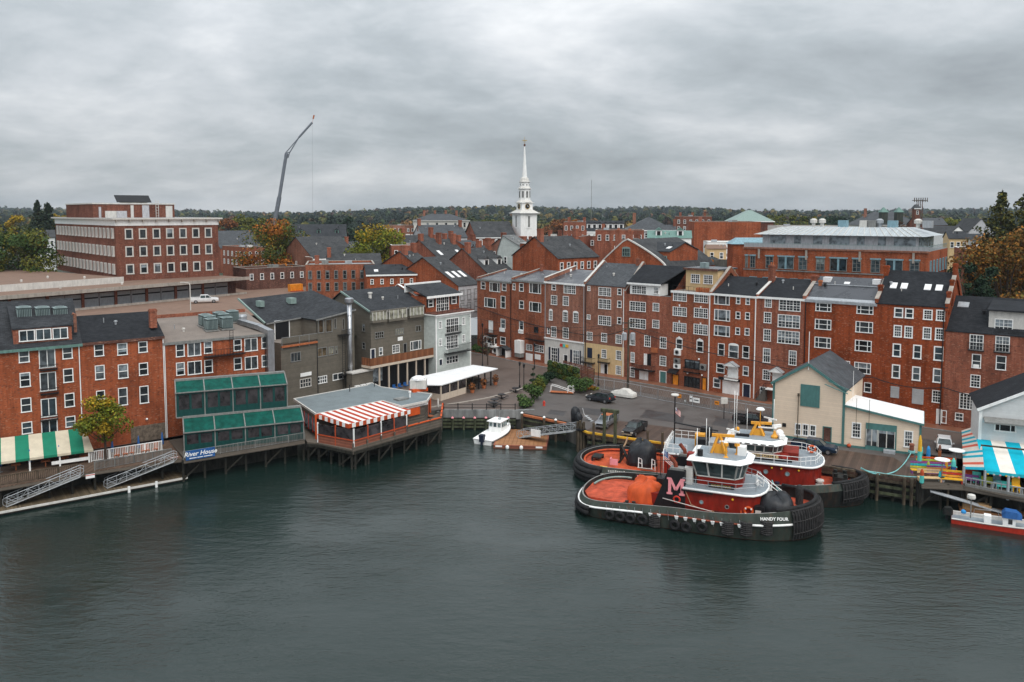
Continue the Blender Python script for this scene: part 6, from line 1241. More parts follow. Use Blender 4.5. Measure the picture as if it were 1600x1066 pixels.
# vehicles
def wheel_set(t,xs,w,r):
 if('wh',r)not in _WC:
  b=MB().torus((0,0,0),r*.74,r*.26,14,6);c=MB().tube([(0,-.1,0),(0,.1,0)],r*.58,12);c.tube([(0,-.13,0),(0,.13,0)],r*.16,8);_WC[('wh',r)]=(b.mesh('wheel',['rubber']),c.mesh('rim',['steel']))
 a,c=_WC[('wh',r)]
 for x in xs:
  for y in(-w,w):o=link('wheel',a,t,(x,y,r));link('rim',c,o)
def vehicle(kind,col,label,cat,p,head,z=3.0,sc=1.0,bedcol=None,roofcol=None):
 t=thing({'suv':'parked_suv','pickup':'parked_pickup','car':'parked_car'}[kind],label,cat,(p[0],p[1],z),head);hw=.93
 sec=lambda x,w,zb,zm,zt,ti=.9:[(x,-w*.92,zb),(x,w*.92,zb),(x,w,zm),(x,w*ti,zt),(x,-w*ti,zt),(x,-w,zm)]
 if kind=='pickup':
  L=2.9;b=MB().loft([sec(-L,hw*.95,.5,.8,1.12,.97),sec(-L+.15,hw,.42,.8,1.15,.97),sec(1.3,hw,.4,.8,1.18,.95),sec(2.5,hw,.42,.8,1.12,.9),sec(L-.08,hw*.94,.45,.75,1.02,.9),sec(L,hw*.86,.5,.7,.95,.9)]);b.build('body',col,t)
  c0,c1,f0,f1,top=-.95,1.45,.12,.75,1.85;MB().bx(-L+.2,-1.05,-.72,.72,1.16,1.2).build('cargo_bed',bedcol or 'black',t);b=MB();[b.bx(-L+.1,-1.0,y-.06,y+.06,1.15,1.32)for y in(-.84,.84)];b.bx(-L+.02,-L+.14,-.84,.84,1.1,1.32);b.build('bed_rail',col,t);wx=(-1.85,1.85);r=.4
 elif kind=='suv':
  L=2.3;b=MB().loft([sec(-L,hw*.88,.5,.75,1.0,.95),sec(-L+.15,hw*.97,.35,.7,1.05,.94),sec(.9,hw,.3,.7,1.02,.92),sec(1.7,hw*.98,.32,.68,.95,.86),sec(L-.1,hw*.88,.35,.6,.8,.85),sec(L,hw*.75,.4,.55,.7,.85)]);b.build('body',col,t);c0,c1,f0,f1,top=-2.2,1.1,.45,.95,1.62;wx=(-1.4,1.45);r=.36
 else:
  L=2.3;b=MB().loft([sec(-L,hw*.85,.5,.7,.9,.92),sec(-L+.15,hw*.95,.32,.65,.95,.9),sec(.9,hw*.97,.28,.65,.95,.88),sec(1.7,hw*.95,.3,.62,.88,.84),sec(L-.1,hw*.86,.33,.55,.74,.85),sec(L,hw*.72,.38,.5,.64,.85)]);b.build('body',col,t);c0,c1,f0,f1,top=-2.1,1.25,.55,1.0,1.5;wx=(-1.38,1.42);r=.34
 zb=1.12 if kind=='pickup' else .98
 MB().loft([[(c0,-.8,zb),(c0,.8,zb),(c0+f0,.66,top-.06),(c0+f0,-.66,top-.06)],[(c1,-.8,zb),(c1,.8,zb),(c1-f1,.66,top-.06),(c1-f1,-.66,top-.06)]]).build('window_glass','wheel_glass' if col!='navy' else 'glass_blue',t)
 MB().hexa([(c0+f0-.1,-.7,top-.08),(c1-f1+.05,-.7,top-.08),(c1-f1+.05,.7,top-.08),(c0+f0-.1,.7,top-.08)],[(c0+f0+.05,-.6,top),(c1-f1-.12,-.6,top),(c1-f1-.12,.6,top),(c0+f0+.05,.6,top)]).build('roof',roofcol or col,t)
 b=MB()
 for sg in(-1,1):
  for(xa,xb)in((c0,c0+f0),(c1,c1-f1),((c0+c1)/2-.05,(c0+c1)/2-.12)):b.beam((xa,sg*.81,zb),(xb,sg*.68,top-.05),.09,.07)
 stuff(b.build('pillar',col,t))
 for sg in(-1,1):
  MB().box((c1-.45,sg*1.02,zb+.08),(.16,.2,.15)).build('mirror',col,t);MB().box((L-.06,sg*.68,.82 if kind!='car' else .66),(.16,.34,.16)).build('headlight','offwhite',t);MB().box((-L+.02,sg*.76,.95),(.1,.2,.26)).build('taillight','red',t)
 MB().box((L+.0,0,.52),(.14,1.5,.22)).build('bumper','steel' if kind=='pickup' else 'black',t);MB().box((-L-.02,0,.55),(.14,1.6,.22)).build('bumper','steel' if kind=='pickup' else 'black',t)
 if kind=='pickup':MB().box((L-.0,0,.82),(.1,1.0,.24)).build('grille','black',t)
 wheel_set(t,wx,hw*.9,r);t.scale=(sc,sc,sc);return t
plain('car_black',(.016,.017,.019),.25,.1,.1,2,.6);plain('car_navy',(.012,.03,.06),.22,.2,.1,2,.6);plain('car_silver',(.30,.31,.33),.3,.6,.1);plain('car_white',(.72,.72,.72),.3,0,.05,2,.6);plain('car_slate',(.03,.034,.042),.25,.2,.1,2,.6)
def hd(a,b):return math.atan2(b[1]-a[1],b[0]-a[0])
vehicle('suv','car_slate','dark slate suv parked beside the car under a white cover','car',g(938,627.5),hd(g(951.6,631),g(923.5,626)),sc=1.05)
p=g(974,620);t=thing('covered_car','car under a fitted white cover beside the dark suv','car',(p[0],p[1],3),hd(g(951.6,631),g(923.5,626))+.05)
MB().loft([[(x,-w,.18),(x,w,.18),(x,w*.98,.6),(x,w*k,zt),(x,-w*k,zt),(x,-w*.98,.6)]for x,w,zt,k in((-2.3,.6,.6,.8),(-2.2,.85,.85,.85),(-1.5,.95,1.02,.85),(-.9,.98,1.42,.68),(.2,.98,1.46,.66),(1.0,.97,1.0,.82),(1.9,.92,.85,.8),(2.3,.6,.55,.8))]).build('car_cover','offwhite',t);wheel_set(t,(-1.35,1.4),.82,.3)
vehicle('pickup','car_silver','silver pickup with faded red roof parked on the pier behind the timber frame','pickup',g(948,665),hd(g(966,655),g(933,675)),sc=.98,roofcol='terracotta')
vehicle('pickup','car_black','black pickup facing the water on the pier beside the timber frame','pickup',g(992,677),hd(g(1008,670),g(983,685)),sc=.98)
vehicle('pickup','car_black','black pickup with red tail light parked left of the tan building','pickup',g(1176,664),hd(g(1147,659),g(1203,667)),sc=1.0)
vehicle('pickup','car_navy','dark blue pickup parked in front of the tan building','pickup',g(1272,706),hd(g(1240,703),g(1304,712)),sc=1.0)
vehicle('car','car_white','white car facing the river in the alley beside the tan building','car',g(1475,702),hd(g(1474,685),g(1476,712)),sc=1.06)
p=g(320,473.5,12.75);vehicle('pickup','car_white','white pickup parked by the garage doors at the upper left','pickup',p,hd(g(300,474.5,12.75),g(340,473,12.75)),12.75,1.12)
# tan gabled pier building with flat annex
dT=R(-34);eT=(math.cos(dT),math.sin(dT));B_=g(1317,697.8);A_=(B_[0]-eT[0]*9.6,B_[1]-eT[1]*9.6)
h=House('pier_building','tan gabled pier building with green trim and a green loft shutter','building',A_,B_,12.5,3.0,8,'clap_tan')
h.h=h.zat(h.L,0,609.5);zr=h.zat(h.L/2,0,569);h.plate(ZC,1018,648,1178,830,'teal_trim','loft_shutter',.06,.1)
for a in[(590,103,640,200),(645,108,697,205),(702,115,752,207)]:h.win(ZT,'k',*a,frame='white',fw=.16)
q=h.rect(ZT,583,97,758,210);h.add('window_trim',MB().bx(q[0],q[1],-.14,-.06,q[3]-.05,q[3]+.12).bx(q[0],q[1],-.14,-.06,q[2]-.12,q[2]+.02),'teal_trim');h.door(ZT,800,130,870,258,frame='teal_trim',leaf='brick_dark');h.plate(ZT,497,103,525,130,'black','vent_grille')
h.walls();h.roof_y(h.L/2,zr,'slate_grey',over=.3,trim='teal_trim');h.add('corner_board',MB().bx(-.1,.2,-.07,-.004,0,h.h).bx(h.L-.2,h.L+.12,-.07,-.004,0,h.h).bx(h.L+.003,h.L+.1,-.06,.25,0,h.h).bx(.2,h.L-.2,-.06,-.004,0,.35),'teal_trim')
h.add('star',MB().lathe([(.45,-.04),(.45,.0)],(0,0,0),5),'trim_grey');s=h.root.children[-1];s.location=(h.L/2,-.12,zr-1.0);s.rotation_euler=(math.pi/2,math.pi/10,0)
zf=DZ(1268.5,497,A_[1])[2];h.add('flagpole',MB().tube([(h.L/2,-.25,zr-.8),(h.L/2,-.25,zr+4.6)],.05,6),'white');h.add('flue_pipe',MB().tube([(h.L*.37,-.25,0),(h.L*.37,-.25,h.h-1.6)],.06,6).lathe([(.14,h.h-1.6),(.14,h.h-1.2)],(h.L*.37,-.25,0),8),'pile');h.add('antenna',MB().tube([(h.L+.5,3,h.h-2),(h.L+.5,3,h.h+2.2)],.03,5),'white')
dA=R(-27);eA=(math.cos(dA),math.sin(dA));A2=(B_[0]+.15*eT[0],B_[1]+.15*eT[1]+.15);B2=(A2[0]+eA[0]*9.4,A2[1]+eA[1]*9.4)
h=House('pier_annex','low tan annex with white sloping roof and wide green framed window','building',A2,B2,7,3.0,5,'clap_tan')
zl=h.zat(0,0,633.5);zr_a=h.zat(h.L,0,662);h.h=zr_a-.05
ZE2=Zm(1120,640,4.846)
h.win(ZT,'6',1022,97,1092,218,frame='white',fw=.16);h.win(ZL,'6',277,122,357,265,frame='white',fw=.16)
q=h.rect(ZL,-40,68,218,295);h.add('storefront',MB().bx(q[0],q[1],-.16,-.02,q[2],q[3]),'teal_trim')
for x0,y0,x1,y1 in((-32,110,55,245),(70,125,200,265)):
 w=h.rect(ZL,x0,y0,x1,y1);h.add('pane',MB().bx(w[0],w[1],-.2,-.165,w[2],w[3]),'glass');h.add('sash',MB().bx((w[0]+w[1])/2-.06,(w[0]+w[1])/2+.06,-.24,-.205,w[2],w[3]).bx(w[0]-.08,w[0],-.24,-.165,w[2],w[3]).bx(w[1],w[1]+.08,-.24,-.165,w[2],w[3]),'offwhite')
w=h.rect(ZL,110,285,208,320);h.add('step',MB().bx(w[0],w[1],-1.0,-.2,0,.4),'grey_paint')
h.walls();b=MB();b.poly([(0,0,h.h),(h.L,0,h.h),(0,0,zl)]);b.poly([(0,7,h.h),(h.L,7,h.h),(0,7,zl)]);b.poly([(0,0,h.h),(0,7,h.h),(0,7,zl),(0,0,zl)]);h.add('gable',b,'clap_tan')
f=[(.05,-.3,zl),(h.L+.3,-.3,zr_a-.1),(h.L+.3,7.3,zr_a-.1),(.05,7.3,zl)];h.add('roof',MB().hexa(f,[(p[0],p[1],p[2]+.18)for p in f]),'roof_white');h.add('fascia',MB().beam((.05,-.34,zl),(h.L+.33,-.34,zr_a-.1),.06,.26).beam((h.L+.33,-.3,zr_a-.1),(h.L+.33,7.3,zr_a-.1),.06,.26).bx(h.L-.2,h.L+.06,-.07,-.004,0,h.h-.1).bx(0,h.L-.2,-.06,-.004,0,.3),'teal_trim')
for x in(1.5,3.1):h.add('antenna',MB().tube([(x,-.4,zl-2.8),(x,-.4,zl+1.2)],.03,5),'pile')
p=g(1321,698);t=thing('pumpkin','orange pumpkin at the corner where annex and gabled building meet','pumpkin',(p[0]+.3,p[1]-.4,3.02));MB().ball((0,0,.25),.3,0,10,6,.8).build('body','orange',t);MB().tube([(0,0,.45),(.03,0,.62)],.04,5).build('stem','bark',t)
p=g(1424,714);t=thing('bollard','rusty iron bollard with pale teal rope by the annex corner','bollard',(p[0],p[1],3.02));MB().lathe([(.35,0),(.28,.2),(.28,1.5),(.36,1.55),(.3,1.75)],(0,0,0),10).build('post','weathered_red',t);MB().torus((0,0,.6),.36,.09,12,6,0,'z').torus((0,0,.78),.36,.09,12,6,0,'z').build('rope_turns','rope_teal',t)
def rope(label,pts,m='rope_teal',r=.07,sag=.6):
 P=[]
 for a,b in zip(pts[:-1],pts[1:]):
  for i in range(8):u=i/8;P.append((a[0]+(b[0]-a[0])*u-pts[0][0],a[1]+(b[1]-a[1])*u-pts[0][1],a[2]+(b[2]-a[2])*u-sag*4*u*(1-u)-pts[0][2]))
 P.append(tuple(pts[-1][k]-pts[0][k]for k in range(3)));o=MB().tube(P,r,5).build('mooring_rope',m,None,loc=pts[0]);return tag(o,label,'rope')
w1=g(1362,740);rope('pale teal mooring rope sagging from the bollard to the far tug',[(p[0],p[1],3.7),(*g(1395,742),3.3),(w1[0]-2.0,w1[1]-1.5,4.2)],sag=.5);rope('pale teal rope lying along the pier edge',[(w1[0]-2,w1[1]-1.5,4.1),(*g(1372,741),3.2),(*g(1432,750),3.35)],sag=.1)
# grey shop with gabled roof and striped awnings
C_=G(1538.5,736,3.4);dS=R(-24);eS=(math.cos(dS),math.sin(dS));A_=(C_[0]+1.0,C_[1]+3.2);Bq=(A_[0]+eS[0]*13,A_[1]+eS[1]*13)
h=House('waterfront_shop','grey clapboard shop with white gable and dark shingle roof at the right edge','shop',A_,Bq,9,3.0,8,'clap_white')
h.h=h.at(ID,1532.5,638)[1];zr=h.at(ID,1600,613)[1];sx=h.at(ID,1600,613)[0];kk=(zr-h.h)/sx;zr=h.h+kk*h.L/2
h.win(ZL,'p',1030,37,1217,135,fw=.16);h.walls();h.roof_y(h.L/2,zr,'shingle_black',over=.35,trim='white')
q=h.at(ZL,950,10);h.add('porch_roof',MB().hexa([(.4,-1.3,q[1]-.5),(h.L,-1.3,q[1]-.5),(h.L,-.01,q[1]-.2),(.4,-.01,q[1]-.2)],[(.4,-1.3,q[1]-.3),(h.L,-1.3,q[1]-.3),(h.L,-.01,q[1]+.1),(.4,-.01,q[1]+.1)]),'trim_grey');h.add('corner_board',MB().bx(-.1,.25,-.08,-.004,0,h.h),'white')
p0=G(1539,736,5.0);tA=thing('front_awning','turquoise and cream striped awning over the shop porch at the right edge','awning',(p0[0],p0[1],0),dS);zo=5.0;wx,wy=h.w(0,0);zi=DZ(1536,687,wy)[2];dpt=max(2.2,(wx-p0[0])*-math.sin(dS)+(wy-p0[1])*math.cos(dS))
f=[(0,0,zo),(14,0,zo),(14,dpt,zi),(0,dpt,zi)];MB().hexa(f,[(x,y,z+.06)for x,y,z in f]).build('canopy','awn_teal',tA);MB().bx(0,14,-.04,-.005,zo-.3,zo+.04).build('valance','turquoise',tA);MB().bx(.1,13,dpt*.6,dpt*.6+.1,zi+.1,zi+.3).build('gutter','pile',tA)
for i in range(22):MB().box((.3+i*.62,-.07,zo-.3),(.2,.06,.16)).build('pennant',('yellow','offwhite','pink')[i%3],tA)
Pq=[(1502.5,673.5),(1531,664),(1538,735),(1505,733.5)];z4=(5.0,zi-.3,5.2,4.4);W4=[G(px,py,z)for(px,py),z in zip(Pq,z4)]
Pt=[Vector((*W4[0],4.6)),Vector((*G(1531,664,6.4),6.4)),Vector((*G(1538,735,6.0),6.0)),Vector((*G(1505,733.5,4.2),4.2))];Pt[0]=Vector((*G(1502.5,673.5,4.2),4.2))
tB=thing('side_awning','cream side awning with turquoise and red stripes facing the alley','awning',tuple(Pt[3]));n=19;cols=['cream_awn']
plain('cream_awn',(.80,.72,.62),.7,0,.06);plain('red_awn',(.72,.12,.07),.7,0,.06);plain('teal_awn',(.0,.40,.54),.7,0,.06)
pat=['teal_awn','cream_awn','red_awn','cream_awn','cream_awn','teal_awn','cream_awn','teal_awn','cream_awn','cream_awn','red_awn','cream_awn','teal_awn','cream_awn','teal_awn','cream_awn','red_awn','cream_awn','teal_awn','cream_awn']
for i,c in enumerate(pat):
 u0,u1=i/len(pat),(i+1)/len(pat);a0=Pt[3].lerp(Pt[0],u0)-Pt[3];a1=Pt[3].lerp(Pt[0],u1)-Pt[3];b0=Pt[2].lerp(Pt[1],u0)-Pt[3];b1=Pt[2].lerp(Pt[1],u1)-Pt[3];MB().add([tuple(a0),tuple(b0),tuple(b1),tuple(a1)]+[tuple(v+Vector((0,0,.05)))for v in(a0,b0,b1,a1)],[(3,2,1,0),(4,5,6,7),(0,1,5,4),(1,2,6,5),(2,3,7,6),(3,0,4,7)]).build('stripe',c,tB)
for k in(0,3):q=Pt[k]-Pt[3];MB().tube([(q.x,q.y,q.z),(q.x,q.y,3-Pt[3].z)],.07,6).build('post','trim_grey',tB)
sd=deck('shop deck on piles carrying the striped shop at the right edge',[g(1440,757),g(1505,760),g(1560,772),g(1640,786),h.w(14,1),h.w(-6,3),g(1437,745)],3.0,[[g(1440,757),g(1505,760),g(1640,786)]],'weathered',rows=(.4,),braces=True)
ls=t_lo[sd.name];e0=g(1507,760);
for px,py in((1508,757),(1541,765),(1578,774)):p=g(px,py);MB().bx(-.11,.11,-.11,.11,2.3,5.1).build('post','grey_paint',sd,loc=(*ls((p[0],p[1]+.4)),0))
railing([ls(g(1509,758.5)),ls(g(1640,784))],3.0,.95,'grey_paint',.5,3.0,parent=sd,name='porch_railing');MB().beam((*ls(g(1509,759.5)),2.95),(*ls(g(1640,785.5)),2.95),.2,.7).build('deck_fascia','trim_grey',sd)
items=[('planter','violet',1522,757,(1.9,.7,.8),'purple trough'),('chair','aqua',1533,758,(.9,.8,1.2),'aqua chair'),('chair','orange',1523,748,(1.6,.8,.7),'orange bench'),('chair','lime',1551,762,(1.4,.8,.9),'lime yellow table'),('chair','skyblue',1565,764,(.8,.8,1.6),'light blue chair'),('chair','aqua',1577,768,(1.6,.8,.8),'aqua bench'),('chair','yellow',1595,772,(.8,.8,1.6),'yellow chair')]
for nm,c,px,py,d,lb in items:
 p=g(px,py);t=thing({'planter':'planter_trough'}.get(nm,'painted_chair'),f'{lb} on the shop porch under the front awning','furniture',(p[0],p[1]+.9,3.0),dS);MB().bx(-d[0]/2,d[0]/2,-d[1]/2,d[1]/2,d[2]*.34,d[2]*.45).build('seat',c,t);MB().bx(-d[0]/2,d[0]/2,d[1]/2-.1,d[1]/2,d[2]*.45,d[2]).build('backrest',c,t);lm_=MB().bx(-.05,.05,-.05,.05,0,d[2]*.34).mesh('leg',[c]);[link('leg',lm_,t,(x,y,0))for x in(-d[0]/2+.1,d[0]/2-.1)for y in(-d[1]/2+.1,d[1]/2-.1)]
# heap of painted buoys and furniture at the end of the alley
def buoy(px,py,z,h_,r,c1,c2,label):
 p=G(px,py,3.0);t=thing('painted_buoy',label,'buoy',(p[0],p[1],z),random.uniform(0,3),'painted wooden buoys and posts by the alley');MB().lathe([(r*.5,0),(r,.15),(r,h_*.55),(r*.95,h_*.56)],(0,0,0),8).build('lower_half',c1,t);MB().lathe([(r*.95,h_*.562),(r*.8,h_*.85),(r*.35,h_*.98),(r*.2,h_)],(0,0,0),8).build('upper_half',c2,t)
for a in[(1436,737,3,4.6,.26,'aqua','yellow','very tall post painted yellow above aqua, leftmost of the painted heap'),(1438,722,3,2.2,.3,'teal_trim','aqua','green spiky post behind the leftmost painted post'),(1450,722,3,2.1,.26,'blue_bright','blue_bright','bright blue post left of the white car'),(1468,716,3,1.8,.2,'terracotta','brick_brown','brown wooden post in front of the white car bonnet'),(1450,741,3,1.6,.2,'yellow','lime','lime and yellow post in the middle of the painted heap'),(1478,741,3,2.0,.2,'yellow','mast_yellow','yellow post right of the middle of the painted heap'),(1489,745,3,2.3,.3,'blue','aqua','leaning large blue and green post at the right of the painted heap'),(1440,756,3,1.8,.24,'aqua','orange','aqua and orange post at the deck edge, lower left of the heap'),(1468,751,3,1.2,.2,'turquoise','turquoise','short turquoise post in front of the painted heap'),(1474,751,3,1.2,.2,'turquoise','aqua','short turquoise and aqua post in front of the painted heap')]:buoy(*a)
def bench(px,py,w,c,label,rz=0.0,z=3.0):
 p=g(px,py);t=thing('painted_bench',label,'bench',(p[0],p[1],z),rz,'painted benches in the heap by the alley');MB().bx(-w/2,w/2,-.35,.35,.4,.5).build('seat',c[0],t);[MB().bx(-w/2,w/2,.3,.37,z_,z_+.22).build('back_slat',c[(k+1)%len(c)],t)for k,z_ in enumerate((.6,.9,1.2))];m_=MB().bx(-.06,.06,-.35,.35,0,.4).mesh('leg',[c[-1]]);[link('leg',m_,t,(x,0,0))for x in(-w/2+.1,w/2-.1)]
bench(1463,733,4.6,('aqua','red','lime','orange_bright'),'long painted bench in aqua, red and orange at the back of the heap',-.2);bench(1456,741,4.8,('yellow','lime','turquoise','violet'),'long yellow and lime bench in the middle of the heap',-.2);bench(1452,752,2.6,('cream','brick_dark','cream'),'cream and dark red bench at the front of the heap',-.1);bench(1486,754,2.4,('yellow','mast_yellow','red'),'low yellow bench at the right front of the heap',-.3);bench(1464,747,2.2,('violet','blue','orange_bright'),'violet and blue bench in front of the yellow one',-.15)
p=g(1494,727);t=thing('table','white oval table top on a pole beside the white car','table',(p[0],p[1],3));MB().lathe([(.95,1.9),(.95,1.98)],(0,0,0),14).build('table_top','white',t);MB().tube([(0,0,0),(0,0,1.9)],.06,6).build('leg','trim_grey',t)
p=g(1471,752);t=thing('table','small white round table on a pole in front of the painted heap','table',(p[0],p[1],3));MB().lathe([(.85,2.6),(.85,2.68)],(0,0,0),14).build('table_top','white',t);MB().tube([(0,0,0),(0,0,2.6)],.06,6).build('leg','trim_grey',t);MB().lathe([(.4,0),(.35,.5)],(0,0,0),8).build('base','grey_paint',t)
for px,py,c,nm in((1484,742,'orange','orange wreath leaning on the blue and green post'),(1490,751,'terracotta','terracotta wreath at the right front of the heap')):p=g(px,py);t=thing('wreath',nm,'wreath',(p[0],p[1]-.2,3.2));MB().torus((0,0,.5),.35,.13,12,6).build('ring',c,t);MB().ball((0,-.05,.9),.14,0,7,5).build('bow','yellow',t)
p=G(1453,766,2.3);q=G(1573,802,.6);l,a=seg(p,q);t=thing('plank_ramp','long narrow grey plank ramp sloping down below the shop deck','ramp',(p[0],p[1],2.3),a);dz=-1.7
for i in range(6):MB().hexa([(l*i/6+.01,-.5,dz*i/6-.1),(l*(i+1)/6-.01,-.5,dz*(i+1)/6-.1),(l*(i+1)/6-.01,.5,dz*(i+1)/6-.1),(l*i/6+.01,.5,dz*i/6-.1)],[(l*i/6+.01,-.5,dz*i/6),(l*(i+1)/6-.01,-.5,dz*(i+1)/6),(l*(i+1)/6-.01,.5,dz*(i+1)/6),(l*i/6+.01,.5,dz*i/6)]).build('board','grey_paint',t)
for i in(1,2,3):MB().tube([(l*i/4,.6,-3),(l*i/4,.6,dz*i/4+1.2)],.12,7).build('pile','pile',t)
p=G(1500,796,.5);t=thing('small_dock','low brown timber dock behind the red workboat','dock',(p[0],p[1],0),dS);[MB().bx(i*1.3,i*1.3+1.26,0,2.2,.2,.5).build('plank','raft_wood',t)for i in range(11)];MB().bx(.3,3.2,.3,1.4,.5,1.2).build('crate','cardboard',t)
S0=G(1493,817,.0);S1=G(1600,834,.0);l,a=seg(S0,S1);t=thing('red_workboat','red and white open workboat with blue covered console at the right edge','boat',(S0[0],S0[1]+.9,0),a);L=11.5
S=hull(L,1.45,0,14,.86,.45,-.4,.62,2.6,.92);nS=len(S);MB().add([p for s in S for p in s],[(i*4+j,i*4+j+1,i*4+j+5,i*4+j+4)for i in range(nS-1)for j in range(3)]+[(0,1,2,3)]).build('hull','red',t);MB().add([(p[0]+.05,p[1]*.95,p[2]-.01)for s in S for p in(s[0],s[3])]+[(p[0]+.05,p[1]*.9,p[2]-.36)for s in S for p in(s[0],s[3])],[(2*i+e,2*i+2+e,2*nS+2*i+2+e,2*nS+2*i+e)for i in range(nS-1)for e in(0,1)]).build('inner_lining','offwhite',t);MB().add([(p_[0],p_[1]*.9,p_[2]-.35)for s in S for p_ in(s[0],s[3])],[(2*i,2*i+2,2*i+3,2*i+1)for i in range(len(S)-1)]).build('inner_deck','deck_grey',t)
b=MB();[b.tube([(p_[k][0],p_[k][1],p_[k][2])for p_ in S],.1,5)for k in(0,3)];b.build('gunwale','offwhite',t);[MB().bx(x,x+.35,-1.47,-1.40,.1,.6).build('white_band','white',t)for x in(7.9,8.7)]
MB().loft([[(x,-w,z0),(x,w,z0),(x,w*.8,z1),(x,-w*.8,z1)]for x,w,z0,z1 in((-.9,.25,.7,1.1),(-.7,.42,.6,1.4),(-.1,.42,.6,1.45),(.15,.3,.7,1.2))]).build('outboard','hull_black',t);MB().bx(-.6,-.3,-.1,.1,-.5,.6).build('outboard_leg','black',t)
MB().bx(5.0,6.2,-.55,.55,.45,1.5).build('console','white',t);MB().bx(5.5,5.9,-.57,-.55,.7,1.3).build('console_window','glass',t);MB().loft([[(x,-w,z),(x,w,z),(x,w*.8,z+h_),(x,-w*.8,z+h_)]for x,w,z,h_ in((4.9,.6,1.35,.45),(5.2,.75,1.4,.75),(6.3,.75,1.4,.7),(6.8,.55,1.35,.4))]).build('console_cover','blue',t)
MB().bx(3.2,3.9,-.5,.4,.4,1.25).build('seat_box','white',t);MB().tube([(1.9,.1,.5),(1.9,.1,2.9)],.07,6).build('radar_post','trim_grey',t);MB().lathe([(.42,0),(.45,.15),(.4,.42),(.1,.52)],(1.9,.1,2.8),12).build('radar_dome','offwhite',t);MB().ball((1.2,.3,1.05),.28,0,9,7).build('blue_buoy','blue_bright',t);MB().tube([(2.2,.9,.8),(2.3,.9,1.4),(4.6,.9,1.5),(4.7,.9,.9)],.03,5).tube([(.9,-.9,.75),(1.0,-.9,1.2),(3,-.9,1.25),(3.1,-.9,.9)],.03,5).build('handrail','galv',t)
# tugboats
def outline(L,b,n=44,st=.13,bow=.45,bp=2.0):
 """closed plan outline: near side stern->bow, then far side back"""
 us=[.5-.5*math.cos(math.pi*i/n)for i in range(n+1)];P=[]
 for u in us:
  w=b
  if u<st:w=b*math.sqrt(max(0,1-((st-u)/st)**2.6))*.94+b*.06*(u/st)
  if u>1-bow:w=b*math.sqrt(max(0,1-((u-1+bow)/bow)**(bp+.6)))
  P.append((L*u,w))
 return[(x,-w)for x,w in P]+[(x,w)for x,w in P[::-1][1:-1]]
def ring(P,L,inset,zf,b):
 k=1-2*inset/L;q=1-inset/b
 return[((x-L/2)*k+L/2,y*q,zf(x/L))for x,y in P]
def dashes(parent,name,m,loc,w,hh,n,rz=0.0,seed=1):
 r=random.Random(seed);b=MB();x=-w/2
 for i in range(n):c=w/n*r.uniform(.55,.8);b.bx(x,x+c,-.02,0,-hh/2,hh/2*r.uniform(.5,1));x+=w/n
 return b.build(name,m,parent,loc=loc,rz=rz)
def rail(parent,pts,h,m='white',n=1,name='railing',r=.035,mid=True):
 b=MB()
 for z in((h,h*.5)if mid else(h,)):b.tube([(p[0],p[1],p[2]+z)for p in pts],r,5)
 for a,c in zip(pts[:-1],pts[1:]):
  for i in range(n):u=i/n;q=[a[k]+(c[k]-a[k])*u for k in range(3)];b.tube([q,(q[0],q[1],q[2]+h)],r,5)
 b.tube([pts[-1],(pts[-1][0],pts[-1][1],pts[-1][2]+h)],r,5);return b.build(name,m,parent)
TYRE=MB().torus((0,0,0),.42,.2,16,8).mesh('tyre_fender',['rubber'])
def rope_mat():
 b=MB()
 for i in range(7):b.tube([(-.75,-.05*(i%2),-.75+i*.25),(.0,-.22,-.78+i*.25),(.75,-.05*(i%2),-.75+i*.25)],.16,6)
 return b.mesh('fender_mat',['rubber_worn'])
MATM=rope_mat()
def tug(label,O,ang,L,b,zt,zg,deck,hullm,bulm):
 t=thing('tugboat',label,'tugboat',(O[0],O[1],0),ang);P=outline(L,b);n=len(P)
 R0=ring(P,L,1.5,lambda u:-1.0,b);R1=ring(P,L,.3,lambda u:.05,b);R2=ring(P,L,0,zg,b);R3=ring(P,L,.32,zt,b);R4=ring(P,L,.48,zt,b);R5=ring(P,L,.62,deck,b)
 def band(A,B,name,m):return MB().add(A+B,[(i,(i+1)%n,n+(i+1)%n,n+i)for i in range(n)]).build(name,m,t,smooth=True)
 band(R0,R1,'boot_topping','antifoul');band(R1,R2,'hull',hullm);band(R2,R3,'bulwark',bulm);band(R3,R4,'bulwark_cap','trim_grey');band(R4,R5,'inner_bulwark','hull_black')
 MB().poly(R5).build('deck','deck_red',t)
 return t,P,(lambda u0,u1,ins,zf,far=False:[p for p,q in zip(ring(P,L,ins,zf,b),P)if u0<=q[0]/L<=u1 and((q[1]<=0)or far)])
def tubes(t,pts,r,m,name,n=8):return MB().tube(pts,r,n).build(name,m,t,smooth=True)
def ends(f,u0,ins,zf,r,m,t,name,bow=True):
 """fender tube running round one end of the hull on both sides"""
 A=f(u0,1.0,ins,zf,True)if bow else f(0.0,u0,ins,zf,True)
 near=[p for p in A if p[1]<=0];far=[p for p in A if p[1]>0]
 pts=(near+far)if bow else(far+near);return tubes(t,pts,r,m,name)
def house(t,x0,x1,w,z0,z1,nose,m,name,wt=None,n=9):
 """deckhouse with rounded front; returns plan outline"""
 P=[(x0,-w)]+[(x1+nose*math.cos(a),w*math.sin(a))for a in np.linspace(-math.pi/2,math.pi/2,n)]+[(x0,w)];MB().prism(P,z0,z1).build(name,m,t);return P
def grow(P,d,cx):return[(x+(d if x>cx else-d),y+(d if y>0 else-d)*(1 if abs(y)>.01 else 0))for x,y in P]
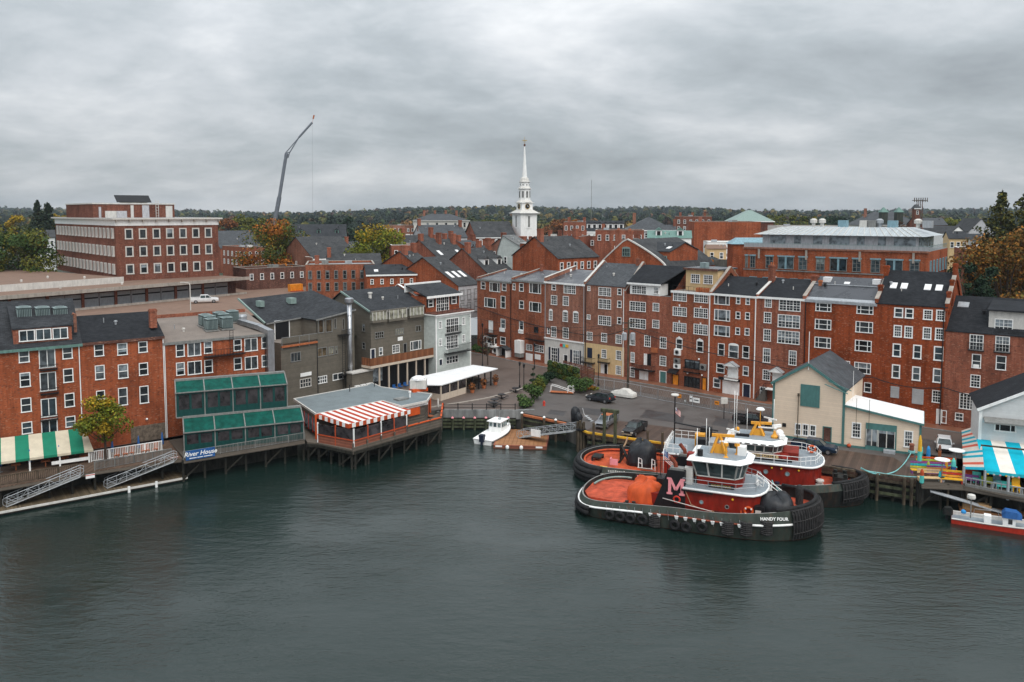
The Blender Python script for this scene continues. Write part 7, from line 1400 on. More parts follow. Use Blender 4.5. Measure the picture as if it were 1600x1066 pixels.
# first tug
O1=(8.8,97.0);an1=R(-22.8);L1t=27.3;b1=6.0
zt=lambda u:1.9+.6*min(1,max(0,(u-.05)/.4))+1.1*max(0,(u-.56)/.44)**1.4;zg=lambda u:1.25+.45*min(1,max(0,(u-.05)/.4))+.35*max(0,(u-.68)/.32)**1.5
t,P,f=tug('dark green and red tugboat with a pink letter on its black stack, nearest the camera',O1,an1,L1t,b1,zt,zg,lambda u:1.15+1.6*max(0,(u-.72)/.28),'hull_green','hull_green');T1=t
tubes(t,f(.0,.34,-.06,zg),.12,'white','guard_stripe');tubes(t,f(.73,.92,-.06,zg),.13,'white','guard_stripe');tubes(t,f(.34,.73,-.03,zg),.10,'antifoul','guard_rail')
for i,u in enumerate(np.linspace(.37,.71,10)):
 p=f(u-.02,u+.02,-.12,zg);
 if p:p=p[len(p)//2];MB().hexa([(p[0]-.12,p[1]-.02,p[2]-.32),(p[0]+.12,p[1]-.02,p[2]-.32),(p[0]+.12,p[1]+.05,p[2]-.32),(p[0]-.12,p[1]+.05,p[2]-.32)],[(p[0]-.22,p[1]-.12,p[2]+.06),(p[0]+.22,p[1]-.12,p[2]+.06),(p[0]+.22,p[1]+.05,p[2]+.06),(p[0]-.22,p[1]+.05,p[2]+.06)]).build('fender_bracket','white',t)
def bow_f(t,f,zt,lst,u=.9,r=.36,n0=.3):
 for ins,dz in lst:
  A=f(u,1.0,ins,lambda uu,d=dz:max(n0,zt(uu)+d),True);near=[p for p in A if p[1]<=0];far=[p for p in A if p[1]>0];tubes(t,near+far,r,'rubber','bow_fender')
def bow_shell(t,f,zt,u,depth,k=1.0):
 pr=[(.45,.06),(.12*k,.02),(-.1*k,-.15),(-.2*k,-.35),(-.25*k,-.6),(-.22*k,-.78),(-.1*k,-1.0)];rows=[]
 for ins,fz in pr:
  A=f(u,1.0,ins,lambda uu:max(-.3,zt(uu)+(fz if fz>0 else fz*depth)),True);rows.append([p for p in A if p[1]<=0]+[p for p in A if p[1]>0])
 n=min(map(len,rows));rows=[r[:n]for r in rows];v=[p for r in rows for p in r]
 MB().add(v,[(i*n+j,i*n+j+1,(i+1)*n+j+1,(i+1)*n+j)for i in range(len(rows)-1)for j in range(n-1)]).build('bow_fender','rubber',t,smooth=True)
 r_=random.Random(3);b=MB()
 for j in range(n-1):
  for e in(0,.5):
   P=[tuple(r[j][q]+(r[j+1][q]-r[j][q])*e for q in range(3))for r in rows[1:]];P=[(p[0]+.05,p[1]*1.012,p[2]+r_.uniform(-.05,.05))for p in P];b.tube(P,r_.uniform(.06,.1),5)
 for z in(1,3,5):b.tube([(p[0]+.06,p[1]*1.015,p[2])for p in rows[z]],.07,5)
 stuff(b.build('fender_lashing','rubber_worn',t))
def stern_f(t,f,zg,lst,u=.1,r=.3):
 for ins,dz in lst:
  A=f(.0,u,ins,lambda uu,d=dz:zg(uu)+d,True);near=[p for p in A if p[1]<=0];far=[p for p in A if p[1]>0];tubes(t,far+near,r,'rubber','stern_fender')
bow_shell(t,f,zt,.895,3.0);bow_f(t,f,zt,((.55,.12),),.84,.24)
stern_f(t,f,zg,((-.15,-.2),(-.22,-.65)),.11,.3)
def on_hull(px,py,dy=0.0):
 """local x and height on the near side of the first tug"""
 e=(math.cos(an1),math.sin(an1));A=(O1[0]+e[1]*(b1),O1[1]-e[0]*(b1));s,z=FP(px,py,A,(A[0]+e[0],A[1]+e[1]));return s,z
for px,py in((953,804),(969.4,806.6),(985.3,810),(1004.5,811.5),(1054.7,820),(1072.5,823),(1097.4,823)):
 x,z=on_hull(px,py);link('tyre_fender',TYRE,t,(x,-b1-.12,max(.5,z)));
for px,py in((1023,815),(1137,825),(1166,827.5),(1197,829)):x,z=on_hull(px,py);link('fender_mat',MATM,t,(x,-b1-.02+(.55 if px>1180 else 0)+(.15 if px>1150 else 0),max(.85,z))).scale=(.8,.8,.85)
ch=MB();
for u in np.linspace(.16,.7,26):p=f(u-.02,u+.02,-.1,zg);p=p[len(p)//2]if p else None;p and ch.tube([(p[0],p[1],p[2]+.5),(p[0]+.1,p[1]-.05,p[2]-.5)],.025,4)
stuff(ch.build('chain','galv',t))
nm=text_at('HANDY FOUR',.46,'white',t,(0,0,0),(0,0,0),bold=.015)
def side_pt(f,u,ins,zf):A=f(u-.03,u+.03,ins,zf);return A[len(A)//2]
pA=side_pt(f,.80,.12,zt);pB=side_pt(f,.87,.12,zt);mx=((pA[0]+pB[0])/2,(pA[1]+pB[1])/2);nm.location=(mx[0],mx[1]-.12,zt(mx[0]/L1t)-.58);nm.rotation_euler=(R(80),0,math.atan2(pB[1]-pA[1],pB[0]-pA[0]))
MB().prism([(x,y*.9)for x,y in[(1.6,-3.6),(8.6,-4.3),(8.6,4.3),(1.6,3.6),(.7,1.8),(.7,-1.8)]],1.15,1.5).build('raised_deck','deck_red',t)
hs=f(0,.27,.75,lambda u:1.7,True);hs=[p for p in hs if p[1]>-1.5][::-1];tubes(t,[(p[0]+.4,p[1]*.86,1.75)for p in hs[:-6]],.12,'copper_light','hose')
def tarp(t,c,rx,ry,h,m,name,seed=1,k=16):
 r=random.Random(seed);S=[];ph=[r.uniform(0,6)for _ in range(4)]
 for s,zz in((1.08,0),(1.0,.25),(.97,.55),(.9,.8),(.66,.97),(.3,1.04),(.02,1.02)):
  S.append([(c[0]+rx*s*math.copysign(abs(math.cos(a))**.7,math.cos(a))*(1+.09*math.sin(5*a+ph[0]+zz*2)+.05*math.sin(9*a+ph[1])),c[1]+ry*s*math.copysign(abs(math.sin(a))**.7,math.sin(a))*(1+.09*math.sin(4*a+ph[2]-zz)),c[2]+h*zz*(1+.10*math.sin(2*a+ph[3])+.06*math.sin(5*a+ph[0])))for a in np.linspace(0,2*math.pi,k+1)[:-1]])
 return MB().loft(S).build(name,m,t,smooth=True)
tarp(t,(8.2,-1.2,1.15),2.1,2.3,2.5,'tarp_orange','winch_cover',3,26)
for x in(6.6,7.4):MB().lathe([(.16,0),(.16,.7),(.24,.72),(.24,.82)],(x,-4.3,1.2),8).tube([(x-.4,-4.3,1.75),(x+.4,-4.3,1.75)],.09,6).build('bitt','hull_black',t)
for px in(1190,1206):
 x,_=on_hull(px,800);MB().lathe([(.18,0),(.18,.8),(.26,.82),(.26,.92)],(x-.1,-4.1,1.6),8).tube([(x-.5,-4.1,2.2),(x+.4,-4.1,2.2)],.09,6).build('bitt','hull_black',t)
HZ=4.15
for sy in(-1,1):
 y0,y1=sy*3.55,sy*2.0
 lo_,hi_=(min(y0,y1),max(y0,y1))
 MB().hexa([(9.3,lo_,1.1),(13.1,lo_,1.1),(13.1,hi_,1.1),(9.3,hi_,1.1)],[(11.1,lo_+.12,5.95),(13.0,lo_+.12,5.95),(13.0,hi_-.12,5.95),(11.1,hi_-.12,5.95)]).build('stack','black',t)
 MB().bx(11.3,12.8,lo_+.3,hi_-.3,5.95,6.2).build('stack_top','trim_grey',t);MB().tube([(11.9,(lo_+hi_)/2,6.0),(11.8,(lo_+hi_)/2,6.6),(11.2,(lo_+hi_)/2,7.3)],.24,8).build('exhaust_pipe','antifoul',t)
b=MB();yy=-3.62
def mbar(xa,za,xb,zb,w):b.hexa([(xa-w,yy-.03,za),(xa+w,yy-.03,za),(xa+w,yy+.02,za),(xa-w,yy+.02,za)],[(xb-w,yy+.02,zb),(xb+w,yy+.02,zb),(xb+w,yy+.07,zb),(xb-w,yy+.07,zb)])
mbar(11.35,3.3,11.35,5.1,.17);mbar(12.75,3.3,12.75,5.1,.17);mbar(12.05,3.75,11.38,5.1,.16);mbar(12.05,3.75,12.72,5.1,.16)
for x in(11.35,12.75):b.bx(x-.32,x+.32,yy-.04,yy+.02,3.22,3.44)
for x0,x1 in((11.03,11.5),(12.6,13.07)):b.bx(x0,x1,yy+.0,yy+.06,4.93,5.12)
b.build('letter','pink',t)
MB().torus((12.2,-3.72,2.75),.35,.1,12,6).build('life_ring','red',t)
Ph=house(t,13.12,19.4,3.5,1.15,HZ,2.1,'tug_red','deckhouse');MB().prism(grow(Ph,.22,14),HZ,HZ+.14).build('house_deck','deck_grey',t);PG=grow(Ph,.26,14);tubes(t,[(x,y,HZ+.02)for x,y in PG],.13,'white','deck_edge');MB().bx(8.8,12.5,-3.3,3.3,1.16,3.0).build('engine_casing','tug_red',t)
MB().bx(12.7,16.2,-3.85,-3.7,HZ-.28,HZ-.06).build('awning_roll','black_iron',t)
for x,m in((14.9,'skyblue'),(17.7,'black')):MB().torus((x,-3.52,2.75 if m!='black' else 2.6),.2,.05,12,6).build('porthole','trim_grey',t);MB().tube([(x,-3.48,2.75 if m!='black' else 2.6),(x,-3.53,2.75 if m!='black' else 2.6)],.19,10).build('porthole_glass',m,t)
MB().ball((18.3,-3.62,3.55),.14,0,8,6).build('deck_light','yellow',t)
def life_ring(t,c,axis='y'):
 o=MB().torus(c,.42,.13,16,7,0,axis).build('life_ring','orange_bright',t,smooth=True);b=MB()
 for a in(0,1,2,3):q=a*math.pi/2+.78;b.box((c[0]+(.42*math.cos(q)if axis=='y' else 0),c[1]-(.02 if axis=='y' else-.42*math.cos(q)),c[2]+.42*math.sin(q)),(.16,.29,.16))
 b.build('ring_band','white',o)
life_ring(t,(20.0,-3.45,2.45));MB().bx(19.15,19.3,-3.6,-3.52,1.9,2.4).build('extinguisher','orange_bright',t)
tubes(t,[(12.6,-3.56,1.95),(19,-3.56,1.95)],.03,'black_iron','grab_rail',5);tubes(t,[(10.6,-3.75,2.7),(13.8,-3.9,2.3),(16.1,-3.75,1.95)],.05,'offwhite','boat_hook',6);MB().torus((16.1,-3.65,1.6),.35,.07,12,6).build('rope_coil','rope_tan',t);tubes(t,[(13,-3.7,4.2),(13.8,-3.7,2.4),(15,-3.7,2.0)],.05,'rope_tan','rope',5)
rail(t,[(12.8,-3.45,HZ+.14),(15.6,-3.45,HZ+.14),(18.6,-3.4,HZ+.14),(20.6,-2.2,HZ+.14),(21.2,0,HZ+.14),(20.6,2.2,HZ+.14),(18.6,3.4,HZ+.14),(12.8,3.45,HZ+.14)],.95,'galv',2)
nb=MB().bx(-1.45,1.45,-.04,.04,-.2,.2).build('name_board','black',t,loc=(16.9,-2.72,HZ+.42));text_at('HANDY FOUR',.34,'gold',nb,(0,-.05,0),(math.pi/2,0,0),bold=.012)
def pilot(t,cx,lx,wy,zb,z1,z2,flare,nw,roofm,ov,frame='offwhite',ch=.32,roof_h=.5):
 oc=lambda sx,sy:[(-sx,-sy),(sx*(1-ch),-sy),(sx,-sy*.5),(sx,sy*.5),(sx*(1-ch),sy),(-sx,sy)]
 sh=lambda S,z:[(cx+x,y,z)for x,y in S]
 MB().loft([sh(oc(lx*.97,wy*.97),zb),sh(oc(lx,wy),z1)]).build('pilothouse','tug_red',t)
 A=sh(oc(lx,wy),z1);B=sh(oc(lx*flare,wy*flare),z2);MB().loft([A,B],0,False).build('wheelhouse_glass','wheel_glass',t)
 b=MB()
 for i in range(6):
  j=(i+1)%6;k=nw if i in(0,4)else(3 if i==5 else 2)
  for q in range(k+1):u=q/k;b.beam([A[i][m]+(A[j][m]-A[i][m])*u for m in range(3)],[B[i][m]+(B[j][m]-B[i][m])*u for m in range(3)],.16,.12)
  b.beam(A[i],A[j],.1,.12);b.beam(B[i],B[j],.1,.12)
 b.build('window_frame','tug_red' if frame=='tug_red' else frame,t)
 R0=sh(oc(lx*flare+ov,wy*flare+ov),z2);R1=sh(oc(lx*flare+ov+.1,wy*flare+ov+.1),z2+.12);R2=sh(oc(lx*flare-.15,wy*flare-.2),z2+roof_h);MB().loft([R0,R1,R2]).build('roof',roofm,t)
 R3=oc(lx*flare-.3,wy*flare-.35);MB().prism([(cx+x,y)for x,y in R3],z2+roof_h,z2+roof_h+.03).build('roof_deck','deck_grey',t);return z2+roof_h+.03
zr1=pilot(t,16.6,2.5,2.2,HZ+.14,5.35,7.15,1.2,3,'white',.4,roof_h=.38)
def mast(t,c,z,h,m='mast_yellow'):
 b=MB()
 for dx,dy in((-.8,-.5),(.8,-.5),(-.8,.5),(.8,.5)):b.beam((c[0]+dx,c[1]+dy,z),(c[0]+dx*.15,c[1]+dy*.2,z+h),.28,.2)
 b.bx(c[0]-.55,c[0]+.55,c[1]-.35,c[1]+.35,z,z+h*.5);b.beam((c[0]-.8,c[1],z+h),(c[0]+1.7,c[1],z+h+.1),.3,.3);b.build('mast',m,t);MB().box((c[0]+1.2,c[1]-.2,z+h*.72),(2.2,.14,.16),0,.1).build('radar_bar','white',t);MB().box((c[0]+1.5,c[1]+.3,z+h+.65),(1.9,.14,.16),0,-.6).build('radar_bar','white',t);MB().lathe([(.25,0),(.25,.35)],(c[0]+1.5,c[1]+.3,z+h+.2),8).build('radar_base','white',t)
mast(t,(16.2,.1),zr1,2.0);MB().lathe([(.3,0),(.12,.15),(.1,1.2),(.25,1.3),(.25,1.6)],(17.2,-1.4,zr1),8).build('searchlight_post','mast_yellow',t);MB().lathe([(.28,0),(.12,.15),(.1,.9),(.3,.95),(.3,1.4)],(18.2,.2,zr1),8).build('searchlight_post','mast_yellow',t);MB().bx(18.3,19.2,-.2,.9,zr1,zr1+1.0).build('white_box','white',t);MB().bx(16.9,17.3,-1.3,-.9,zr1+1.25,zr1+1.65).build('searchlight','white',t)
for(x,y,h_)in((13.9,-1.2,2.6),(14.6,1.0,3.6),(15.2,-.6,3.0),(17.0,1.4,2.2),(13.6,.8,2.4)):tubes(t,[(x,y,zr1-.1),(x,y,zr1+h_)],.035,'white','antenna',5)
for x in(18.6,19.35):MB().box((x,-1.45,zr1-.2),(.5,.5,.08),0,.5).build('roof_vent','black_iron',t)
MB().lathe([(.32,0),(.32,.8)],(14.4,-1.9,zr1-.1),10).build('black_drum','black',t);MB().bx(12.8,13.6,-1.2,-.2,HZ+.14,HZ+3.3).build('funnel_casing','tug_red',t);MB().bx(13.2,14.1,.6,1.4,HZ+.14,HZ+3.0).build('yellow_locker','mast_yellow',t);MB().bx(12.75,13.7,-2.6,-1.75,HZ+.14,HZ+2.0).build('white_tank','offwhite',t);MB().bx(12.9,13.8,1.8,2.6,HZ+.1,HZ+1.4).build('grey_locker','grey_paint',t)
b=MB();
for x in(9.4,10.2,11.2):b.tube([(x,.6,3.0),(x,.6,6.8)],.05,5);
b.tube([(9.4,.6,6.2),(12,.6,6.4)],.05,5);b.tube([(9.2,-.5,3.0),(9.2,-.5,6.0),(11.5,-.5,6.2)],.05,5);b.bx(9.2,10.6,-.8,.8,3.0,3.9);b.build('rigging','black_iron',t)
MB().lathe([(.45,0),(.45,.6),(.62,.7),(.62,.95),(.4,1.0)],(9.0,3.0,1.2),10).lathe([(.5,0),(.55,.5),(.4,.9)],(9.0,3.0,2.3),10).build('capstan','hull_black',t);tubes(t,[(9.5,1.2,3.0),(8.7,-.2,2.4),(9.0,-1.6,2.6),(9.6,-2.2,2.2)],.1,'rope_teal','rope',6);tubes(t,[(8.9,1.4,2.6),(9.6,.2,2.9),(9.2,-1.2,2.3)],.1,'rope_teal','rope',6);MB().bx(9.2,9.9,2.3,3.3,1.2,2.0).build('wooden_crate','cardboard',t)
def flag(p,label,h_,fs=1.25,grp=None,lean=0.0):
 t=thing('flag',label,'flag',p,.1,grp);tubes(t,[(0,0,0),(lean,0,h_)],.035,'white','pole',5)
 n=13;vs=[]
 W_,H_=fs*1.5,fs;X=lambda u,v:(lean+.05+W_*u*.62+.05*math.sin(v*3),.18*math.sin(u*7),h_-.1-W_*u*.55-H_*v)
 for i in range(n):
  b=MB();k=8
  for j in range(k):b.poly([X(j/k,i/n),X((j+1)/k,i/n),X((j+1)/k,(i+1)/n),X(j/k,(i+1)/n)])
  b.build('stripe','red' if i%2==0 else 'white',t)
 b=MB();[b.poly([(q[0],q[1]+e,q[2])for q in(X(j/8,0),X((j+1)/8,0),X((j+1)/8,.54),X(j/8,.54))])for j in range(3)for e in(-.012,.012)];c=b.build('canton','blue',t)
 s=MB();
 for i in range(4):
  for j in range(4):q=X(.04+j*.085,.06+i*.12);s.box((q[0],q[1]-.02,q[2]),(.06,.02,.06))
 s.build('star','white',c)
e1=(math.cos(an1),math.sin(an1));fp=(O1[0]+e1[0]*9.9-e1[1]*-.3,O1[1]+e1[1]*9.9+e1[0]*-.3);flag((fp[0],fp[1],3.9),'american flag hanging on a pole behind the black stack of the near tug',3.5,1.35)
tarp(t,(22.6,-.8,1.3),1.9,1.9,2.5,'tarp_black','winch_cover',7,20);MB().lathe([(.42,0),(.42,2.4),(.3,2.7),(.1,2.8)],(25.0,.9,1.9),10).build('bow_post','rubber_worn',t);MB().bx(20.6,21.6,-3.3,-2.4,1.5,3.0).build('foredeck_locker','black',t);MB().bx(20.7,21.3,-3.34,-3.3,2.0,2.6).build('notice_panel','offwhite',t);MB().bx(23.4,25.0,-1.2,1.6,1.75,1.85).build('deck_plate','deck_orange',t)
b=MB();
for y in(-.1,1.0):b.beam((20.4,y,4.6),(23.6,y,2.4),.08,.3);b.tube([(20.4,y,5.6),(23.6,y,3.4)],.05,5);[b.tube([(20.4+3.2*i/4,y,4.6-2.2*i/4),(20.4+3.2*i/4,y,5.6-2.2*i/4)],.04,5)for i in range(5)]
for i in range(9):x=20.5+3.0*i/8;b.bx(x-.12,x+.12,-.1,1.0,4.55-2.2*i/8-.03,4.55-2.2*i/8)
b.build('boarding_ladder','white',t)
# second tug
O2=(9.3,108.6);an2=R(-20.7);L2t=36.2;b2=5.5
zt2=lambda u:2.2+.25*u+.7*max(0,(u-.72)/.28)**1.5;zg2=lambda u:1.35+.2*u+.9*max(0,(u-.72)/.28)**1.5
t,P,f=tug('longer red tugboat moored between the pier and the green tug',O2,an2,L2t,b2,zt2,zg2,lambda u:1.5+.6*max(0,(u-.7)/.3),'hull_black','hull_green');T2=t
bow_shell(t,f,zt2,.915,2.3,.7);bow_f(t,f,zt2,((.5,.08),),.9,.2);stern_f(t,f,zt2,((.1,-.25),(-.2,-.75),(-.3,-1.3),(-.1,-1.85)),.125,.38);tubes(t,f(.12,.34,-.06,zg2),.1,'offwhite','guard_stripe');tubes(t,f(.60,.78,-.06,zg2),.1,'offwhite','guard_stripe');tubes(t,f(.34,.6,-.04,zg2),.1,'antifoul','guard_rail')
pA=side_pt(f,.13,.1,zt2);pB=side_pt(f,.17,.1,zt2);aa_=math.atan2(pB[1]-pA[1],pB[0]-pA[0]);dashes(t,'lettering','offwhite',(pB[0]+.2,pB[1]-.14,1.95),2.3,.34,8,aa_,4);dashes(t,'lettering','offwhite',(pB[0]+.2,pB[1]-.18,1.55),1.7,.28,7,aa_,5);dashes(t,'draft_mark','pink',(pB[0]+3.2,pB[1]-.5,1.75),.6,.4,3,aa_*.6,6)
link('fender_mat',MATM,t,(25.6,-b2-.1,1.5)).scale=(1.6,1,1.1)
oc_=[(x,y,z+.05)for x,y,z in f(0,.33,.9,lambda u:1.75,True)];far=[p for p in oc_ if p[1]>0];near=[p for p in oc_ if p[1]<=0];tubes(t,(far+near)[:-10],.14,'deck_orange','deck_hose')
MB().prism([(2.4,-3.6),(11,-4.4),(11,4.4),(2.4,3.6)],1.5,1.56).build('deck_paint','deck_orange',t)
tarp(t,(8.6,.4,1.5),1.8,2.0,2.9,'tarp_black','winch_cover',11,20)
b=MB();b.beam((5.6,1.0,1.5),(5.6,1.0,3.6),.4,.4);b.beam((5.6,1.0,3.4),(7.4,-1.2,1.6),.3,.3);b.beam((5.6,-.6,1.5),(6.6,-1.0,3.0),.25,.25);b.build('tow_bitt','hull_black',t);b=MB().bx(1.9,3.2,-.9,.9,1.9,2.1).bx(1.9,2.1,-.9,-.6,1.5,1.9).bx(1.9,2.1,.6,.9,1.5,1.9).bx(3.0,3.2,.6,.9,1.5,1.9);b.build('fairlead','hull_black',t)
for x,y in((4.2,-3.4),(9.2,-3.9),(9.0,2.6)):MB().bx(x-.5,x+.5,y-.2,y+.2,1.57,1.72).build('yellow_marking','yellow',t)
b=MB().bx(4.9,6.0,-2.9,-2.8,1.9,2.7);b.bx(4.9,5.0,-2.9,-2.0,1.9,2.7);b.build('frame_box','pink',t);MB().bx(5.8,7.2,-4.1,-3.5,1.57,1.7).build('white_hatch','white',t)
p0=(9.4,-4.6);b=MB();[b.beam((9.2+i*.25,-5.2,2.7-i*.0),(9.2+i*.25,-2.6,1.7),.2,.08)for i in range(7)];b.build('gangplank','offwhite',t)
for x in(9.2,10.9):MB().tube([(x,-5.1,2.6),(x,-5.0,3.9),(x,-3.0,3.1),(x,-2.7,1.7)],.06,5).tube([(x,-5.05,3.3),(x,-2.9,2.5)],.05,5).build('gangplank_rail','white',t)
HZ2=4.45
Ph=house(t,12.2,29.0,3.45,1.5,HZ2,2.0,'tug_red','deckhouse',n=11);MB().prism(grow(Ph,.22,20),HZ2,HZ2+.14).build('house_deck','deck_grey',t);tubes(t,[(x,y,HZ2+.02)for x,y in grow(Ph,.26,20)],.13,'white','deck_edge');
for x,m in((24.6,'skyblue'),(27.1,'skyblue'),(21.5,'black')):MB().torus((x,-3.47,3.4),.24,.06,12,6).build('porthole','trim_grey',t);MB().tube([(x,-3.43,3.4),(x,-3.49,3.4)],.22,10).build('porthole_glass',m,t)
for x in(25.3,28.4,26.4):MB().ball((x,-3.6,4.0),.13,0,8,6).build('deck_light','yellow',t)
MB().bx(20.9,22.2,-3.5,-3.46,3.4,3.55).build('name_plate','offwhite',t);MB().bx(20,21.3,-3.62,-3.56,2.4,2.55).build('grab_rail','offwhite',t)
rail(t,[(19.5,-3.45,HZ2+.14),(24,-3.45,HZ2+.14),(28.6,-3.4,HZ2+.14),(30.3,-2.2,HZ2+.14),(30.9,0,HZ2+.14),(30.3,2.2,HZ2+.14),(28.6,3.4,HZ2+.14),(20,3.45,HZ2+.14)],1.0,'white',3);life_ring(t,(29.8,2.0,HZ2+.8));MB().bx(17.5,23.5,-2.6,-2.45,HZ2+.35,HZ2+.6).build('deck_grating','offwhite',t)
rail(t,[(12.4,-3.4,HZ2+.14),(12.2,0,HZ2+.14),(12.4,3.4,HZ2+.14),(16,3.4,HZ2+.14)],1.1,'white',4);rail(t,[(12.4,-3.4,HZ2+.14),(15,-3.4,HZ2+.14)],1.1,'white',3)
b=MB();[b.beam((12.1,-3.3+i*.8,HZ2+.2),(12.1,-2.5+i*.8,HZ2+1.2),.06,.06)for i in range(8)];b.build('rail_panel','white',t)
MB().loft([[(x,-w,HZ2+.14),(x,w,HZ2+.14),(x-.25,w*.95,5.45),(x-.25,-w*.95,5.45)]for x,w in((20.0,2.5),(26.6,2.5),(27.6,1.6))]).build('pilothouse_base','tug_red',t);MB().bx(26.5,28.3,-1.7,1.7,HZ2+.14,HZ2+1.1).build('front_step','tug_red',t);MB().bx(20.2,27.6,-2.62,-2.5,HZ2+.14,HZ2+.5).build('skirting','black_iron',t)
zr2=pilot(t,23.2,3.1,2.45,4.9,5.5,6.4,1.05,5,'white',.35,'offwhite')
for i in range(6):x=20.4+i*.95;MB().box((x,-2.95,zr2-.38),(.62,.12,.14)).build('roof_vent','black_iron',t)
nb=MB().bx(-1.6,1.6,-.04,.04,-.21,.21).build('name_board','cream',t,loc=(24.4,-2.62,5.15));dashes(nb,'lettering','black',(-.75,-.05,0),1.1,.2,5,0,8);dashes(nb,'lettering','black',(.8,-.05,0),1.2,.2,6,0,9);MB().lathe([(.1,-.02),(.1,.02)],(0,0,0),5).build('star','black',nb,loc=(.02,-.05,0)).rotation_euler=(math.pi/2,0,0)
mast(t,(23.3,.2),zr2,1.5);MB().bx(20.8,22.4,-1.3,-.9,zr2,zr2+.3).build('solar_panel','black',t);tubes(t,[(23.6,.2,zr2+1.6),(23.6,.2,zr2+3.2)],.06,'mast_yellow','radar_post',6);MB().lathe([(.5,0),(.55,.1),(.4,.28)],(23.6,.2,zr2+3.2),12).build('radar_dome','white',t)
MB().lathe([(.4,0),(.45,.2),(.2,.5),(.12,.9)],(25.4,-.6,zr2),8).build('searchlight_post','mast_yellow',t);MB().ball((26.0,-.2,zr2+.55),.5,0,10,7).build('searchlight','white',t);MB().box((25.6,.4,zr2+1.3),(1.2,.3,.35),0,.7).build('loudhailer','white',t);MB().box((26.3,-.9,zr2+.3),(.7,.5,.5),0,.3).build('white_box','white',t);MB().ball((20.8,.6,zr2+.4),.3,0,8,6).build('lamp','mast_yellow',t)
for x,y,h_ in((20.5,-.6,5.6),(20.7,.3,5.2),(22.0,.4,3.2),(25.2,.8,4.6)):tubes(t,[(x,y,zr2-.1),(x,y,zr2+h_)],.04,'white','antenna',5)
MB().bx(15.6,16.8,-.6,.6,HZ2+.14,HZ2+2.0).build('yellow_locker','mast_yellow',t);MB().bx(17.4,18.4,-1.4,1.4,HZ2+.14,HZ2+1.3).build('grey_locker','grey_paint',t);MB().bx(16.0,17.4,1.5,2.8,HZ2+.14,HZ2+2.3).build('funnel','black',t);MB().bx(16.0,17.4,-2.8,-1.5,HZ2+.14,HZ2+2.0).build('funnel','black',t)
b=MB();b.tube([(12.8,.5,HZ2),(12.8,.5,HZ2+6.6)],.09,6);b.tube([(12.8,.5,HZ2+3.0),(18.5,-.2,HZ2+2.6)],.1,6);b.tube([(13.2,1.5,HZ2+2),(18,1.2,HZ2+2)],.05,5);b.build('derrick','black_iron',t);MB().lathe([(.5,0),(.55,.08),(.5,.2)],(12.8,.5,HZ2+6.6),12).build('mast_dome','offwhite',t)
MB().lathe([(.45,0),(.3,.2),(.3,.8),(.5,.9),(.5,1.1)],(30.8,-2.4,1.7),10).torus((30.8,-2.4,2.2),.4,.12,12,6,0,'z').build('capstan','offwhite',t);b=MB().bx(32.3,34.0,-1.1,1.1,2.2,2.9);[b.lathe([(.24,0),(.24,1.3)],(x,y,2.0),8)for x in(32.6,33.7)for y in(-.8,.8)];b.build('bow_bitt','hull_black',t);MB().torus((31.9,3.2,2.4),.4,.18,12,6,0,'z').torus((31.9,3.2,2.7),.38,.16,12,6,0,'z').build('rope_coil','rope_teal',t)
for x in(24.5,26.0):MB().lathe([(.22,0),(.22,.8),(.32,.85),(.32,1.0)],(x,-4.5,1.6),8).build('bitt','navy',t)
MB().bx(31.2,31.9,-2.6,-2.2,1.72,1.85).build('yellow_marking','yellow',t)
e2=(math.cos(an2),math.sin(an2));fp=(O2[0]+e2[0]*12.8+e2[1]*.0-e2[1]*.5,O2[1]+e2[1]*12.8+e2[0]*.5);flag((fp[0],fp[1],HZ2+2.6),'small american flag on the black mast of the far tug',2.6,.8)
q1=(O1[0]+e1[0]*22.8-e1[1]*2.5,O1[1]+e1[1]*22.8+e1[0]*2.5,3.2);q2=(O2[0]+e2[0]*25.4+e2[1]*4.4,O2[1]+e2[1]*25.4-e2[0]*4.4,2.7);rope('pale teal rope tying the bow of the near tug to the far tug',[q1,q2],sag=.2)
q3=(O2[0]+e2[0]*5.6-e2[1]*.9,O2[1]+e2[1]*5.6+e2[0]*.9,3.4);s,_=FP(980,690,PE0,PE1);q4=(PE0[0]+math.cos(ap)*s,PE0[1]+math.sin(ap)*s-.3,3.4);rope('thick tan mooring rope from the stern of the far tug up to the pier edge',[q3,q4],'rope_tan',.12,.5)
# federal office block and the low garage on the hill, upper left
ZH=12.75
sheet('street',[G(60,500,ZH),G(262,499,ZH),G(398,493,ZH),G(470,480,ZH),G(545,462,ZH),G(480,440,ZH),G(392,432,ZH),G(330,440,ZH),G(90,452,ZH),G(-60,470,ZH)],ZH,'roof_brown')
u=lambda px:(px-800)/CAM_F
def on(px,y):return(DZ(px,400,y)[0],y)
def lineto(A,ang,px):
 e=(math.cos(ang),math.sin(ang));k0,k1=0.0,400.0
 for _ in range(40):
  k=(k0+k1)/2;q=proj(A[0]+e[0]*k,A[1]+e[1]*k,25)[0];k0,k1=(k,k1)if q<px else(k0,k)
 return(A[0]+e[0]*k,A[1]+e[1]*k)
A=on(-120,158);B=on(388,221);h=House('garage_building','long low garage with brown roof and a row of grey overhead doors','garage',A,B,30,ZH,4.6,'brick_dark',reveal=False)
h.add('wall',MB().bx(0,h.L-1,4.5,30,0,4.1),'brick_dark');h.add('roof',MB().bx(0,h.L,.0,30,4.1,4.6),'roof_brown');h.add('fascia',MB().bx(0,h.L+.1,-.14,-.01,4.0,4.85),'concrete')
dm_=MB().bx(-1.9,1.9,-.08,0,0,3.2);
for z in(.8,1.6,2.4):dm_.bx(-1.9,1.9,-.12,-.08,z-.03,z+.03)
